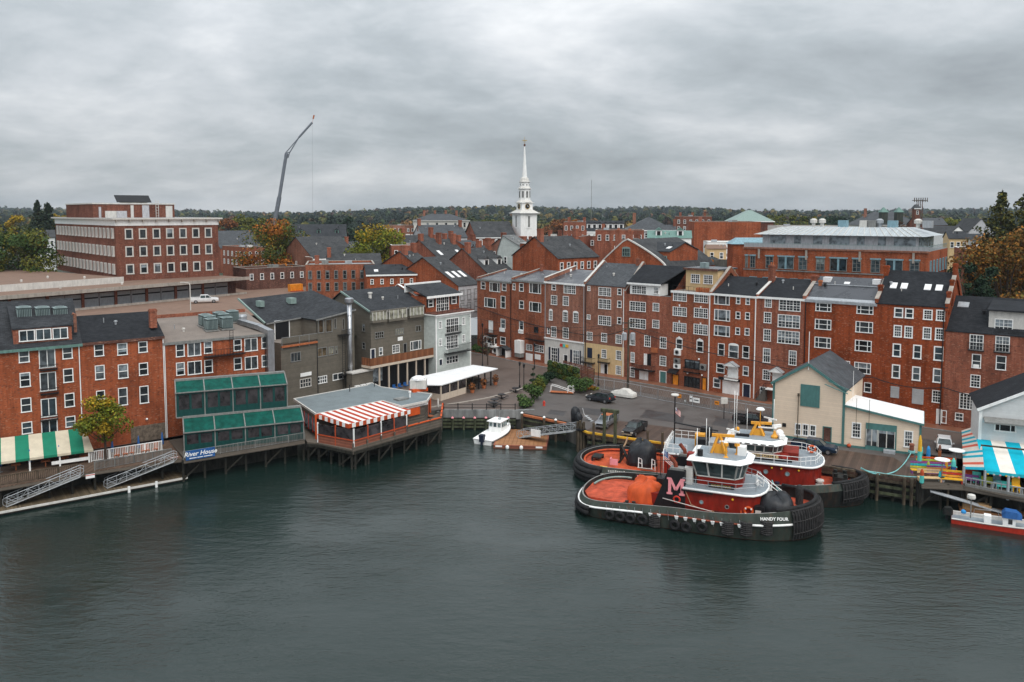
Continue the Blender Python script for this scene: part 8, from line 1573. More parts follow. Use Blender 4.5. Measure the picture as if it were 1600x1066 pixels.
dmesh=dm_.mesh('garage_door',['grey_paint']);pmesh=MB().bx(-1.7,1.7,-.13,-.1,2.0,2.35).mesh('pane',['black']);cm=MB().bx(-.3,.3,-.3,.1,0,4.1).mesh('pier',['brick_red'])
s_=h.at(ID,128,462,off=-4.5)[0];s_e=h.at(ID,356,462,off=-4.5)[0];n=int((s_e-s_)/4.3)
for i in range(-9,n+1):
 o=link('garage_door',dmesh,h.root,(s_+(i+.5)*(s_e-s_)/(n+1),4.45,0.05));link('pane',pmesh,o)
 if i%2==0:link('pier',cm,h.root,(s_+i*(s_e-s_)/(n+1),4.3,0))
h.add('upper_roof',MB().bx(0,h.L*.62,12,70,4.6,6.0),'roof_brown');h.add('upper_fascia',MB().bx(0,h.L*.62+.1,11.85,11.99,4.6,6.15),'offwhite');h.add('kerb_rail',MB().bx(h.L*.3,h.L,1.0,1.3,0,.5),'concrete')
for i in range(9):h.add('roof_vent',MB().lathe([(.25,0),(.3,.5),(.1,.6)],(h.L*(.1+.06*i),5+(i*7)%11*2.2,4.6 if(5+(i*7)%11*2.2)<12 else 6.0),6),'offwhite')
A=on(182,208.6);B=lineto(A,R(42),341.5);h=House('office_block','four square brick office block with white cornice and three rows of windows','office building',A,B,62,17.2,15,'brick_deep');h.h=h.at(ID,182.5,353)[1]
s0=h.at(Z7,753,400)[0];s1=h.at(Z7,1415,395)[0];rows=[((h.rect(Z7,957,y0,1007,y1))[2:4])for y0,y1 in((357,443),(500,587),(645,730))]
for i in range(7):
 for a,b in rows:c=s0+(s1-s0)*i/6;h.winr('1',c-1.0,c+1.0,a,b,'front','offwhite','glass',.3)
fm=MB().bx(-.75,.75,-.35,.0,0,4.0);f2=None
q0=h.at(Z7,165,370,'left')[0];q1=h.at(Z7,622,400,'left')[0];zz=[(h.at(Z7,622,y1,'left')[1],h.at(Z7,622,y0,'left')[1])for y0,y1 in((355,443),(500,592),(650,738))]
fin=MB().bx(-.8,.8,-.35,.05,0,zz[0][1]-zz[0][0]).mesh('window_bay',['offwhite']);gp=MB().bx(-.15,.15,-.36,-.352,.4,zz[0][1]-zz[0][0]-.3).mesh('pane',['black'])
for i in range(17):
 for a,b in zz:o=h.put(fin,q0+(q1-q0)*i/16,a,'left','window_bay');link('pane',gp,o)
h.walls();L=h.L;H=h.h
h.add('plinth',MB().bx(.8,L-.3,.8,60,-.9,0),'offwhite');h.add('frieze',MB().bx(-.15,L+.15,-.15,62.15,H,H+1.6),'white');h.add('cornice',MB().bx(-1.0,L+1.0,-1.0,63,H+1.6,H+2.0),'offwhite');h.add('roof',MB().bx(-.9,L+.9,-.9,62.9,H+2.0,H+2.03),'membrane')
for i in range(9):h.add('bracket',MB().bx(L*i/8-.12,L*i/8+.12,-.95,-.16,H+.9,H+1.6),'concrete')
p0=h.at(Z7,457,270,off=-16);p1=h.at(Z7,1135,270,off=-16);pz=h.zat((p0[0]+p1[0])/2,16,319.5);ph=h.add('penthouse',MB().bx(p0[0],p1[0],16,44,H+2,pz),'brick_deep');h.add('penthouse_coping',MB().bx(p0[0]-.2,p1[0]+.2,15.8,44.2,pz,pz+.35),'offwhite')
for x0,y0,x1,y1,c in((555,212,650,278,'offwhite'),(652,212,737,278,'wall_grey'),(768,165,793,278,'offwhite'),(865,165,922,278,'wall_grey'),(1060,170,1115,278,'offwhite'),(502,178,522,275,'wall_grey')):q=h.rect(Z7,x0,y0,x1,y1,off=-16);h.add('panel',MB().bx(q[0],q[1],15.85,15.98,max(H+2.03,q[2]),q[3]),c)
q=h.rect(Z7,652,80,940,137,off=-20);h.add('solar_panel',MB().hexa([(q[0],20,pz+.6),(q[1],20,pz+.6),(q[1],22.5,q[3]-.2),(q[0],22.5,q[3]-.2)],[(q[0],19.9,pz+.75),(q[1],19.9,pz+.75),(q[1],22.4,q[3]),(q[0],22.4,q[3])]),'black');h.add('panel_stand',MB().bx(q[0]+1,q[1]-1,20.4,21,pz+.3,pz+.7),'offwhite')
b=MB();q=h.rect(Z7,975,120,1000,278,off=-15.6);[b.bx(x,x+.12,15.3,15.42,q[2],q[3])for x in(q[0],q[1]-.12)];[b.bx(q[0],q[1],15.3,15.4,z,z+.1)for z in np.arange(q[2],q[3],.8)];h.add('ladder',b,'offwhite')
# town houses
def town(label,pA,pB,y,ang,D,wall,roof,kind='x',rp=None,win=(0,0),z0=None,name='brick_house',cat='house',ch=0,ww=(1.1,1.9),frame='white',lw=0,par=.5,trim=None,sky=0,yr=None,pane='glass',sty='d',dormers=0):
 A=on(pA[0],y);B=lineto(A,R(ang),pB);ze=DZ(pA[0],pA[1],y)[2];z0=float(hills(A[0],y))-.6 if z0 is None else z0
 h=House(name,label,cat,A,B,D,z0,ze-z0,wall,None,reveal=False);L=h.L
 if win[0]:
  for r in range(win[1]):
   for c in range(win[0]):x=L*(c+.5)/win[0];z=h.h-1.0-ww[1]/2-r*3.1;z>.8 and h.winr(sty,x-ww[0]/2,x+ww[0]/2,z-ww[1]/2,z+ww[1]/2,'front',frame,pane,.14,False,True)
 f='left' if ang>0 else 'right'
 for r in range(2 if lw else 0):
  for c in range(lw):x=D*(c+.5)/lw;z=h.h-1.2-ww[1]/2-r*3.1;z>.8 and h.winr(sty,x-ww[0]/2,x+ww[0]/2,z-ww[1]/2,z+ww[1]/2,f,frame,pane,.14,False,True)
 rr=random.Random(label)
 if kind=='x':
  yr=yr or D/2;zr=h.zat(L/2,yr,rp);h.walls([(yr,zr)]);h.roof_x(yr,zr,roof,over=.25,trim=trim)
  for i in range(sky):t_=.35;x=L*(.2+.6*i/max(1,sky-1));h.skylight(x-.5,x+.5,.25,.45,lambda t:(yr*t,h.h+(zr-h.h)*t))
  for i in range(dormers):
   x=L*(i+.5)/dormers;yy=yr*.3;zz=h.h+(zr-h.h)*.3;h.add('dormer',MB().bx(x-.9,x+.9,yy,yr*.8,zz-.3,zz+1.7),frame);h.add('dormer_window',MB().bx(x-.5,x+.5,yy-.06,yy-.01,zz+.1,zz+1.4),'black');h.add('dormer_roof',MB().hexa([(x-1.1,yy-.2,zz+1.7),(x+1.1,yy-.2,zz+1.7),(x+1.1,yr*.85,zz+1.7),(x-1.1,yr*.85,zz+1.7)],[(x-.1,yy-.2,zz+2.5),(x+.1,yy-.2,zz+2.5),(x+.1,yr*.85,zz+2.5),(x-.1,yr*.85,zz+2.5)]),roof)
  for i in range(ch):x=(0.5,L-.5,L*.5)[i%3];h.chimney(x,yr*rr.uniform(.75,1.0),h.h+(zr-h.h)*.5,zr+rr.uniform(1.4,2.6),1.1,1.4,'brick_red')
 elif kind=='y':zr=h.zat(L/2,0,rp);h.walls();h.roof_y(L/2,zr,roof,trim=trim);[h.chimney(L*.5+(-1)**i*1.0,D*rr.uniform(.1,.8),zr-1.5,zr+2,1.1,1.1,'brick_red')for i in range(ch)]
 elif kind=='h':
  h.walls();zr=h.zat(L/2,D/2,rp);i=min(L,D)*.4;o=.5;H=h.h;bb=MB();lo_=[(-o,-o,H),(L+o,-o,H),(L+o,D+o,H),(-o,D+o,H)];hi=[(i,D/2-.4,zr),(L-i,D/2-.4,zr),(L-i,D/2+.4,zr),(i,D/2+.4,zr)]if L>D else[(L/2-.4,i,zr),(L/2+.4,i,zr),(L/2+.4,D-i,zr),(L/2-.4,D-i,zr)];bb.hexa(lo_,hi);h.add('roof',bb,roof);h.add('eave_board',MB().bx(-o,L+o,-o-.1,-o-.01,H-.3,H+.1),trim or frame)
  [h.chimney(L*(.2+.6*k/max(1,ch-1)),D*.5,H,zr+1.8,1.2,1.2,'brick_brown')for k in range(ch)]
 else:
  h.walls();h.roof_flat(roof,par,cap=trim or 'concrete');[h.chimney(L*(.15+.7*k/max(1,ch-1)),D*.6,h.h,h.h+2.4,1.1,1.1,'brick_red')for k in range(ch)]
  for k in range(2 if D>8 else 0):x=L*rr.uniform(.2,.8);yy=D*rr.uniform(.3,.7);h.add('roof_unit',MB().bx(x-.9,x+.9,yy-.7,yy+.7,h.h-.2,h.h+1.1),rr.choice(['galv','trim_grey','offwhite']))
 return h
T=[('small brick house with flat pale roof and tall windows left of the orange tree',(386,389),415,290,42,22,'brick_red','membrane','f',None,(3,2),dict(lw=6)),('slate roofed hall with two gables behind the office block',(345,388),408,330,42,20,'brick_red','slate_grey','x',361,(4,1),dict(ch=1)),('long low red brick wall building below the orange tree with shop fronts',(384,423),478,232,40,10,'brick_dark','concrete_grey','f',None,(6,1),{}),('brick corner building with flat roof and a row of seven tall dark windows',(477,417),585,205,12,16,'brick_orange','membrane','f',None,(8,2),dict(ch=1,lw=3,ww=(1.0,2.2),frame='trim_grey')),('brick house with broad grey gable roof left of the yellow green tree',(490,405),560,245,38,26,'brick_brown','shingle_grey','x',370,(4,2),dict(lw=3,trim='white',yr=13)),('brick house with copper edged grey roof in front of the yellow green tree',(512,418),596,226,14,14,'brick_red','shingle_grey','x',397,(5,1),dict(ch=1,trim='copper')),('brick house with black roof and four small white windows behind the olive buildings',(573,430),650,196,14,14,'brick_rust','shingle_charcoal','x',414,(5,2),dict(trim='white',sky=1,ww=(.8,1.3))),('dark mansard block with green arched dormer and copper trim',(455,371),540,385,10,20,'copper','shingle_charcoal','x',351,(5,1),dict(frame='copper',dormers=3)),('cream gable ended house beside the orange tree',(462,388),502,275,40,12,'cream','shingle_grey','y',367,(2,2),{}),('long pale brick commercial block with flat roof behind the yellow green tree',(600,354),655,430,10,20,'brick_brown','roof_tan','f',None,(8,1),{}),('granite customs house with hip roof and tall paired chimneys',(647,345),733,430,8,24,'offwhite','slate_grey','h',334,(6,2),dict(ch=4,frame='offwhite',ww=(1.4,2.6))),('flat roofed brick building with white parapet right of the yellow green tree',(612,386),668,240,14,14,'brick_red','membrane','f',None,(4,1),dict(trim='white',ch=1)),('grey slate house with green bay at the foot of the granite customs house',(662,372),730,300,20,18,'wall_grey','slate_grey','x',352,(4,1),dict(ch=2)),('tan gabled house with two brick chimneys in front of the granite customs house',(640,388),690,255,38,14,'tan','shingle_grey','x',368,(2,1),dict(ch=2)),('steep brick gable house with two long skylights behind the triple skylight house',(690,408),738,232,42,22,'brick_red','shingle_grey','x',375,(3,1),dict(ch=3,lw=2,sky=2,yr=11)),('large grey roofed house with three skylights over a pale grey front',(716,447),748,190,50,24,'brick_rust','shingle_grey','x',402,(3,2),dict(sky=3,yr=12,ww=(1.3,2.6),frame='trim_grey')),('brick house with steep grey roof and two white dormers above the flat wet roofs',(762,427),802,212,45,20,'brick_red','shingle_grey','x',388,(2,1),dict(ch=2,dormers=2,yr=10,trim='white')),('tall brick house with white trimmed windows just below the church tower',(797,388),838,232,30,12,'brick_brown','shingle_grey','x',373,(4,3),dict(ch=1,lw=2,trim='white')),('pale green fronted house with light slate gable roof below the church tower',(830,396),848,215,50,12,'clap_pale','shingle_light','x',368,(2,3),dict(lw=2,yr=10)),('brick house with broad white curved roof edge and dark green soffit',(856,386),902,205,30,14,'brick_rust','roof_white','f',None,(3,2),dict(trim='white')),('brick house with steep grey roof left of the big round gabled warehouse',(872,404),935,196,38,18,'brick_rust','shingle_grey','x',370,(6,2),dict(ch=2,yr=9)),('low brick block with mottled parapet behind the leftmost row houses',(800,398),858,222,20,10,'brick_brown','roof_wet','f',None,(4,2),dict(ch=3)),('brick tenement with several chimneys right of the church tower',(838,372),905,262,-20,14,'brick_red','roof_wet','f',None,(5,1),dict(ch=4)),('old brick block with arched parapet right of the church among the trees',(880,349),915,330,-10,16,'brick_red','slate_grey','f',None,(4,1),dict(ch=2)),('black mansard row with white arched dormers',(916,362),975,300,-6,16,'white','shingle_charcoal','x',345.5,(7,1),dict(dormers=7,trim='white',yr=7)),('grey mansard building with white dormers and roof lights beside the black mansard row',(977,360),1055,310,-6,22,'wall_grey','slate_grey','h',340,(6,1),dict(ch=1)),('flat brick house in front of the black mansard row',(930,362),1006,262,-8,14,'brick_red','membrane','f',None,(6,1),dict(ch=1)),('white building with green mansard roof and tall glazed bay',(1012,372),1080,240,-10,14,'white','copper','x',361,(4,1),dict(dormers=2,frame='white',yr=5)),('lower brick house with grey roof and two skylights right of the round gabled warehouse',(1000,392),1047,196,-40,14,'brick_rust','shingle_charcoal','x',379,(3,1),dict(sky=2,frame='copper_light')),('brown brick hall with tall chimney stacks on the right skyline',(1055,340),1112,380,-10,22,'brick_deep','slate_grey','f',None,(6,2),dict(ch=3)),('massive plain brick block left of the pale roofed office',(1084,349),1188,300,-8,26,'brick_rust','membrane','f',None,(0,0),dict(ch=1)),('hall with pale copper barrel like roof on the right skyline',(1142,346),1208,350,-8,22,'brick_deep','copper_light','h',328.5,(0,0),{}),('wide grey roofed flat commercial building behind the metal roofed office',(1215,356),1330,262,-8,20,'offwhite','membrane','f',None,(6,1),{}),('old school with grey hip roof on the right skyline',(1342,352),1440,420,-8,26,'offwhite','slate_grey','h',331,(5,1),dict(ch=1)),('brick school wing with slate roof next to the cell tower',(1432,352),1480,400,-8,16,'brick_red','slate_grey','x',341,(5,1),{}),('grey gabled shingle house near the right conifers',(1512,362),1552,330,-8,18,'wall_grey','shingle_grey','y',342,(2,1),{}),('white two storey building with black upper storey near the right conifers',(1518,377),1560,270,-8,14,'clap_white','shingle_charcoal','x',366,(6,1),{}),('low brick shop with white parapet right of the metal roofed office',(1505,392),1560,210,-20,14,'brick_red','membrane','f',None,(3,1),dict(trim='white')),('white gabled house between office roof and right trees',(1484,364),1508,300,20,14,'white','shingle_grey','y',354,(1,1),{}),('white clapboard house behind the big maple at the left edge',(58,372),86,300,30,18,'clap_white','shingle_grey','x',360,(3,2),{}),('narrow brick house with two tall chimneys left of the three skylight roof',(655,418),678,200,45,16,'brick_rust','shingle_grey','x',393,(2,1),dict(ch=2,lw=2)),('plain brick gable house with three chimneys in the middle of the old roofs',(700,394),730,264,42,18,'brick_red','shingle_charcoal','x',373,(2,1),dict(ch=3)),('small dark roofed brick house just left of the yellow tree by the nave',(738,392),764,256,42,16,'brick_rust','slate_grey','x',376,(2,1),dict(ch=2,trim='white')),('brick house with white rake boards between dormer house and church nave',(768,407),792,238,45,16,'brick_orange','shingle_grey','x',385,(2,2),dict(ch=2,trim='white')),('flat roofed brick terrace with four chimneys under the steeple',(802,381),836,282,-10,14,'brick_red','roof_wet','f',None,(4,1),dict(ch=4)),('slim brick house with slate roof between pale green house and white edged house',(840,402),866,224,45,16,'brick_brown','slate_grey','x',381,(2,2),dict(ch=2)),('low brick block with pale roof right of the steeple',(868,383),906,252,-10,12,'brick_rust','roof_tan','f',None,(4,1),dict(ch=3)),('brick shop block with stone parapet behind the steep grey roof',(905,371),946,292,-10,14,'brick_deep','membrane','f',None,(5,1),dict(ch=2,trim='offwhite')),('flat brick building with three chimneys above the rounded gable',(957,379),1002,242,-12,12,'brick_orange','membrane','f',None,(4,1),dict(ch=3)),('grey roofed brick house left of the brown brick hall',(1022,366),1056,335,-10,14,'brick_red','slate_grey','x',352,(4,1),dict(ch=2)),('small slate roofed house between green mansard block and yellow green tree',(548,394),572,300,30,14,'brick_red','slate_grey','x',378,(2,1),dict(ch=1)),('pale flat roofed house left of the granite customs house',(628,371),652,335,10,14,'tan','membrane','f',None,(3,1),{}),('cream house half hidden by trees right of the metal roofed office',(1482,373),1512,255,-20,12,'cream','shingle_charcoal','x',362,(3,1),{}),]
for a in T:
 h=town(*a[:11],**a[11])
 if 'pale grey front' in a[0]:h.box('front_cladding',0,h.L,0,h.h,'wall_grey',.05,.08)
rt=random.Random(5)
A=on(934,198);B=lineto(A,R(-38),1044);h=House('warehouse','big brick warehouse with rounded gable and white coping above the slate roofed row house','warehouse',A,B,26,8.5,14,'brick_rust',reveal=False);h.h=DZ(930,402,196)[2]-8.5;zr=h.zat(h.L*.42,0,373.5);xc=h.L*.42;n=16;tf_=lambda u:max(0,1-abs(u-.42)/(.42 if u<.42 else .58));arc=[(h.L*i/n,h.h-2.5+(zr-h.h+2.5)*tf_(i/n)**(.9 if i/n<.42 else .7))for i in range(n+1)]
for x in(.26,.55):h.winr('q',h.L*x-.7,h.L*x+.7,h.h-4.2,h.h-1.6,'front','copper_light','glass',.14,False,True)
h.winr('q',xc-1.1,xc+1.1,zr-4.2,zr-2.2,'front','copper_light','glass_blue',.14,True,True)
b=MB();b.poly([(0,0,0),(h.L,0,0)]+[(x,0,z)for x,z in arc[::-1]]+[(0,0,h.h-2.5)]);b.poly([(0,0,0),(0,26,0),(0,26,h.h-2.5),(0,0,h.h-2.5)]);b.poly([(h.L,0,0),(h.L,26,0),(h.L,26,h.h-2.5),(h.L,0,h.h-2.5)]);h.add('wall',b,'brick_rust')
b=MB();[b.hexa([(x0,.3,z0-.2),(x1,.3,z1-.2),(x1,26,z1-.2),(x0,26,z0-.2)],[(x0,.3,z0),(x1,.3,z1),(x1,26,z1),(x0,26,z0)])for(x0,z0),(x1,z1)in zip(arc[:-1],arc[1:])];h.add('roof',b,'shingle_grey');b=MB();[b.beam((x0,.1,z0+.1),(x1,.1,z1+.1),.5,.3)for(x0,z0),(x1,z1)in zip(arc[:-1],arc[1:])];h.add('coping',b,'offwhite')
[h.chimney(x,y,h.h,zr+2,1.2,1.2,'brick_red',2)for x,y in((xc,1.5),(h.L*.12,6))]
p=on(1025,230);t=thing('skylight_roof','pale blue glass hip roof between warehouse and green mansard','glass roof',(p[0],p[1],DZ(1025,383,230)[2]),R(-10));MB().hexa([(-4,-4,0),(4,-4,0),(4,4,0),(-4,4,0)],[(-.3,-.3,2),(.3,-.3,2),(.3,.3,2),(-.3,.3,2)]).build('glazing','skyblue',t);MB().bx(-4,4,-4,4,-9,-.02).build('base','brick_red',t)
A=on(1162,185);B=lineto(A,R(-36.5),1450);h=House('office_building','long brick office with pale standing seam metal roof and a glazed top storey','office building',A,B,24,8.5,14,'brick_rust',reveal=False);h.h=DZ(1162,386.5,185)[2]-8.5;L=h.L;H=h.h
for x0,x1,dbl in((515,577,0),(617,748,1),(790,858,0),(935,1005,0),(1048,1192,1),(1238,1308,0),(1390,1468,0),(1516,1656,1),(1714,1796,0),(345,365,0),(385,428,0)):
 q=h.rect(Y6,x0,588,x1,682);h.winr('s' if dbl else 'w',q[0],q[1],H-4.6,H-1.9,'front','trim_grey','glass_blue',.12,False,True);h.box('lintel',q[0]-.15,q[1]+.15,H-1.9,H-1.6,'skyblue',.15,.2)
 dbl and h.box('mullion',(q[0]+q[1])/2-.2,(q[0]+q[1])/2+.2,H-4.6,H-1.9,'skyblue',.15,.16)
for i in range(6):x=2+i*3.8;h.winr('w',x,x+1.6,H-4.6,H-1.9,'right','skyblue','glass_blue',.14,False,True)
for i in range(12):x=1.5+i*(L-3)/11.5;h.winr('s',x,x+1.7,max(.5,H-9.2),H-6.6,'front','skyblue','glass_blue',.12,False,True)
h.walls();h.box('string_course',0,L,H-5.1,H-4.85,'concrete_grey',.08,.14);h.box('cornice',-.2,L+.2,H-.25,H+.12,'brick_brown',.1,.25)
for x in(3.6,L*.37,L*.66,L*.93):h.box('bracket',x-.2,x+.2,H-2.4,H-.3,'concrete',.2,.3)
h.add('terrace',MB().bx(.1,L-.1,.1,24,H-.3,H+.05),'membrane');b=MB();b.bx(0,L,-.02,.06,H+1.05,H+1.15);[b.bx(x,x+.08,0,.06,H+.1,H+1.1)for x in np.arange(0,L,1.1)];b.bx(L-.06,L,.1,23,H+1.05,H+1.15);[b.bx(L-.06,L,y,y+.08,H+.1,H+1.1)for y in np.arange(.2,23,1.1)];h.add('terrace_railing',b,'ac_teal')
gl=h.add('rail_glass',MB().bx(0,L,.02,.04,H+.12,H+1.0),'grey_paint');zt=H+3.0;h.add('top_storey',MB().bx(3.4,L-2.4,2.6,21,H+.05,zt),'wall_grey')
for i,(a,b_)in enumerate(((.11,.2),(.25,.29),(.36,.41),(.45,.56),(.6,.64),(.71,.75),(.79,.9))):h.add('glazing',MB().bx(L*a+1,L*b_+1,2.5,2.59,H+.3,zt-.25),'glass')
h.add('side_glazing',MB().bx(L-2.39,L-2.3,3.2,20,H+.3,zt-.25),'glass');b=MB();i=5.5;b.hexa([(1.8,1.0,zt),(L-.8,1.0,zt),(L-.8,22.6,zt),(1.8,22.6,zt)],[(i+1,7,zt+1.7),(L-i,7,zt+1.7),(L-i,16,zt+1.7),(i+1,16,zt+1.7)]);h.add('roof',b,'seam_metal')
for k in range(26):x=2.4+(L-4)*k/25;xx=i+1+(L-2*i-1)*k/25;h.add('seam',MB().beam((x,1.0,zt+.06),(xx,7,zt+1.76),.1,.1),'offwhite')
for x,m,k in((.33,'offwhite',0),(.38,'offwhite',0),(.5,'skyblue',1),(.62,'offwhite',1),(.66,'trim_grey',1),(.70,'galv',0),(.77,'skyblue',1),(.9,'offwhite',0),(.95,'grey_paint',1)):
 h.add('roof_unit',MB().bx(L*x-.9,L*x+.9,9,11,zt+1.7,zt+3.2)if k else MB().lathe([(.4,0),(.4,.8),(.8,.9),(.8,1.6),(.3,1.9)],(L*x,10,zt+1.7),10),m)
p=on(1172,200);t=thing('canopy','pale blue awning roof on the terrace left of the metal roofed office','canopy',(p[0],p[1],DZ(1172,381,200)[2]));MB().hexa([(-5.5,-3,0),(4,-3,0),(4,3,0),(-5.5,3,0)],[(-3.5,-1,1.5),(3.8,-1,1.5),(3.8,1,1.5),(-3.5,1,1.5)]).build('roof','skyblue',t);MB().bx(-5,4,-2.6,2.6,-9,-.02).build('base','brick_rust',t)
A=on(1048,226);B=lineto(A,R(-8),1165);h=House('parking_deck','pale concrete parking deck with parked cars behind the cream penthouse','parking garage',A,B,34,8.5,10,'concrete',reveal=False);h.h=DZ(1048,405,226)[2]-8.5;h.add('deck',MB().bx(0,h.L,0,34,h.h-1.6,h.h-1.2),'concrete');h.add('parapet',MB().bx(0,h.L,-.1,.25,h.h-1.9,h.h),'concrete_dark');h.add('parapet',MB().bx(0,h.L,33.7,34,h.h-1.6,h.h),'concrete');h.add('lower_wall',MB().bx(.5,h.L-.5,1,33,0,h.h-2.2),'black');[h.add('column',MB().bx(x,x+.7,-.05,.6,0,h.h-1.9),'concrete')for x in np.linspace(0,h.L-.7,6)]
for i,(x,y,c,cn)in enumerate(((h.L*.62,8,'car_slate','dark'),(h.L*.45,15,'car_black','black'),(h.L*.8,18,'car_white','white'),(h.L*.3,20,'car_silver','silver'))):q=h.w(x,y);vehicle('car',c,f'{cn} car parked on top of the concrete parking deck','car',q,R(-8)+.1*i,8.5+h.h-1.2)
h2=town('brown roofed stair house on the parking deck',(1105,389),1135,236,-8,8,'cream','roof_brown','x',383,(2,1),name='stair_house',cat='stair house')
town('low white membrane roofed store left of the metal roofed office',(1105,381),1170,262,-8,14,'white','roof_white','f',None,(0,0),name='store',cat='store')
p=on(819.5,330);zb=float(hills(p[0],330));zp=lambda py:DZ(820,py,330)[2]
t=thing('church','white wooden church steeple with clock faces above a grey roofed nave','church',(p[0],p[1],0),R(27));s_=330/1260
def stage(w,z0,z1,n=4,m='white',nm='stage'):
 w2=w/2*(2**.5 if n==4 else 1.06);return MB().lathe([(w2,z0),(w2,z1)],(0,0,0),n,0,True).build(nm,m,t)
def moul(w,z0,z1,n=4,d=.6):w2=w/2*(2**.5 if n==4 else 1.06);return MB().lathe([(w2*.98,z0),(w2*1.04,z0+(z1-z0)*.4),(w2*(1+d/w*2),z0+(z1-z0)*.75),(w2*(1+d/w*2),z1)],(0,0,0),n,0,True).build('moulding','white',t)
wb=7.4;stage(wb,zb,zp(336));moul(wb,zp(336),zp(332.5),d=1.0);MB().lathe([(wb/2*1.42*1.15,zp(332.5)),(4.9/2*1.42,zp(327.5))],(0,0,0),4,0,True).build('skirt_roof','offwhite',t);stage(4.9,zp(327.5),zp(319));moul(4.9,zp(319),zp(316.5),d=.5);MB().lathe([(3.4,zp(316.5)),(2.6,zp(313))],(0,0,0),8,0,True).build('skirt_roof','offwhite',t)
stage(4.5,zp(313),zp(297),8);moul(4.5,zp(297),zp(294.5),8,.5);MB().lathe([(2.6,zp(294.5)),(2.1,zp(292))],(0,0,0),8,0,True).build('skirt_roof','offwhite',t);stage(3.9,zp(292),zp(286),8);moul(3.9,zp(286),zp(284),8,.45);MB().lathe([(2.0,zp(284)),(1.6,zp(279)),(1.05,zp(277))],(0,0,0),8,0,True).build('dome','offwhite',t);MB().lathe([(1.05,zp(277)),(.62,zp(255)),(.22,zp(229))],(0,0,0),8,0,True).build('spire','white',t);MB().ball((0,0,zp(227)),.45,0,8,6,1.3).build('finial_ball','brick_dark',t);b=MB().tube([(0,0,zp(226)),(0,0,zp(214))],.06,5);b.beam((-1,0,zp(219.5)),(1,0,zp(219.5)),.12,.3).beam((-.7,0,zp(222)),(.7,0,zp(222)),.1,.12).beam((0,-.7,zp(222)),(0,.7,zp(222)),.1,.12);b.build('weathervane','gold',t)
for k in range(4):
 a=k*math.pi/2;dx,dy=math.sin(a),-math.cos(a)
 def face(mb,nm,m,r,z):o=mb.build(nm,m,t,loc=(dx*r,dy*r,z),rz=a);return o
 cf=face(MB().tube([(0,.02,0),(0,-.12,0)],1.05,16),'clock_face','black',2.47,zp(322.8));MB().torus((0,-.12,0),1.02,.1,16,5).build('clock_rim','gold',cf);MB().beam((0,-.15,0),(.1,-.15,.75),.06,.1).beam((0,-.15,0),(.5,-.15,-.1),.06,.12).build('clock_hand','offwhite',cf)
 q=face(MB().bx(-1.3,1.3,-.1,.02,0,5.6).tube([(0,.02,5.6),(0,-.1,5.6)],1.3,14),'arched_panel','white',3.75,zp(357));MB().bx(-.45,.45,-.14,-.105,.6,4.6).tube([(0,-.105,4.6),(0,-.14,4.6)],.45,10).build('louvre','trim_grey',q)
for k in range(8):
 a=k*math.pi/4;dx,dy=math.sin(a),-math.cos(a);MB().bx(-.42,.42,-.06,.05,0,2.3).tube([(0,.05,2.3),(0,-.06,2.3)],.42,10).build('belfry_opening','concrete_grey',t,loc=(dx*2.27,dy*2.27,zp(309)),rz=a);MB().tube([(0,.05,0),(0,-.06,0)],.28,10).build('round_window','trim_grey',t,loc=(dx*1.98,dy*1.98,zp(289)),rz=a)
A=on(745,318);B=lineto(A,R(16),806);h=House('church_nave','brick church nave with long grey roof and white eaves beside the steeple','church',A,B,22,zb,9,'brick_red',reveal=False);h.h=DZ(746,371,318)[2]-zb;[h.winr('d',h.L*(i+.5)/5-.7,h.L*(i+.5)/5+.7,h.h-3.6,h.h-1.0,'front','white','glass',.2,True,True)for i in range(5)];zr=h.zat(h.L/2,11,346.5);h.walls([(11,zr)]);h.roof_x(11,zr,'shingle_grey',over=.4,trim='white')
y=320;P0=DZ(429,352,y);P1=DZ(446,249,y);P1b=DZ(449,240,y);P2=DZ(467,215,y);P3=DZ(488,191.5,y);t=thing('crane','tall dark grey mobile crane boom with a folding jib against the sky','crane',P0);q=lambda p:tuple(p[i]-P0[i]for i in range(3));g0=(0,0,float(hills(P0[0],y))-P0[2])
PB=DZ(426.5,362,y);g0=q(PB);MB().beam(g0,q(DZ(436.5,308,y)),1.5,1.3).beam(q(DZ(436.5,308,y)),q(P1),1.15,1.0).build('boom','hull_black',t);plain('crane_grey',(.16,.18,.21),.5);t.children[0].data.materials[0]=mat('crane_grey')
b=MB();b.beam(q(P1),q(P1b),.9,.9);b.beam(q(DZ(444.5,247,y)),q(DZ(445.5,240,y)),.3,.3).beam(q(DZ(445.5,240,y)),q(P2),.3,.3);b.beam(q(DZ(450,247,y)),q(DZ(453,238,y)),.3,.3).beam(q(DZ(453,238,y)),q(P2),.35,.35).beam(q(DZ(445.5,240,y)),q(DZ(453,238,y)),.4,.4);b.build('jib_hinge','crane_grey',t);MB().beam(q(P2),q(P3),.75,.6).build('jib','crane_grey',t);MB().beam(q(DZ(489.3,186,y)),q(DZ(490.8,180,y)),.3,.5).tube([q(P3),q(DZ(489.5,185,y))],.05,4).build('flag','terracotta',t);MB().tube([q(P3),q(DZ(488.5,345,y))],.02,4).build('hoist_cable','black_iron',t);MB().bx(g0[0]-1.6,g0[0]+1.6,-4,4,g0[2]-6,g0[2]+1).build('carrier','yellow',t)
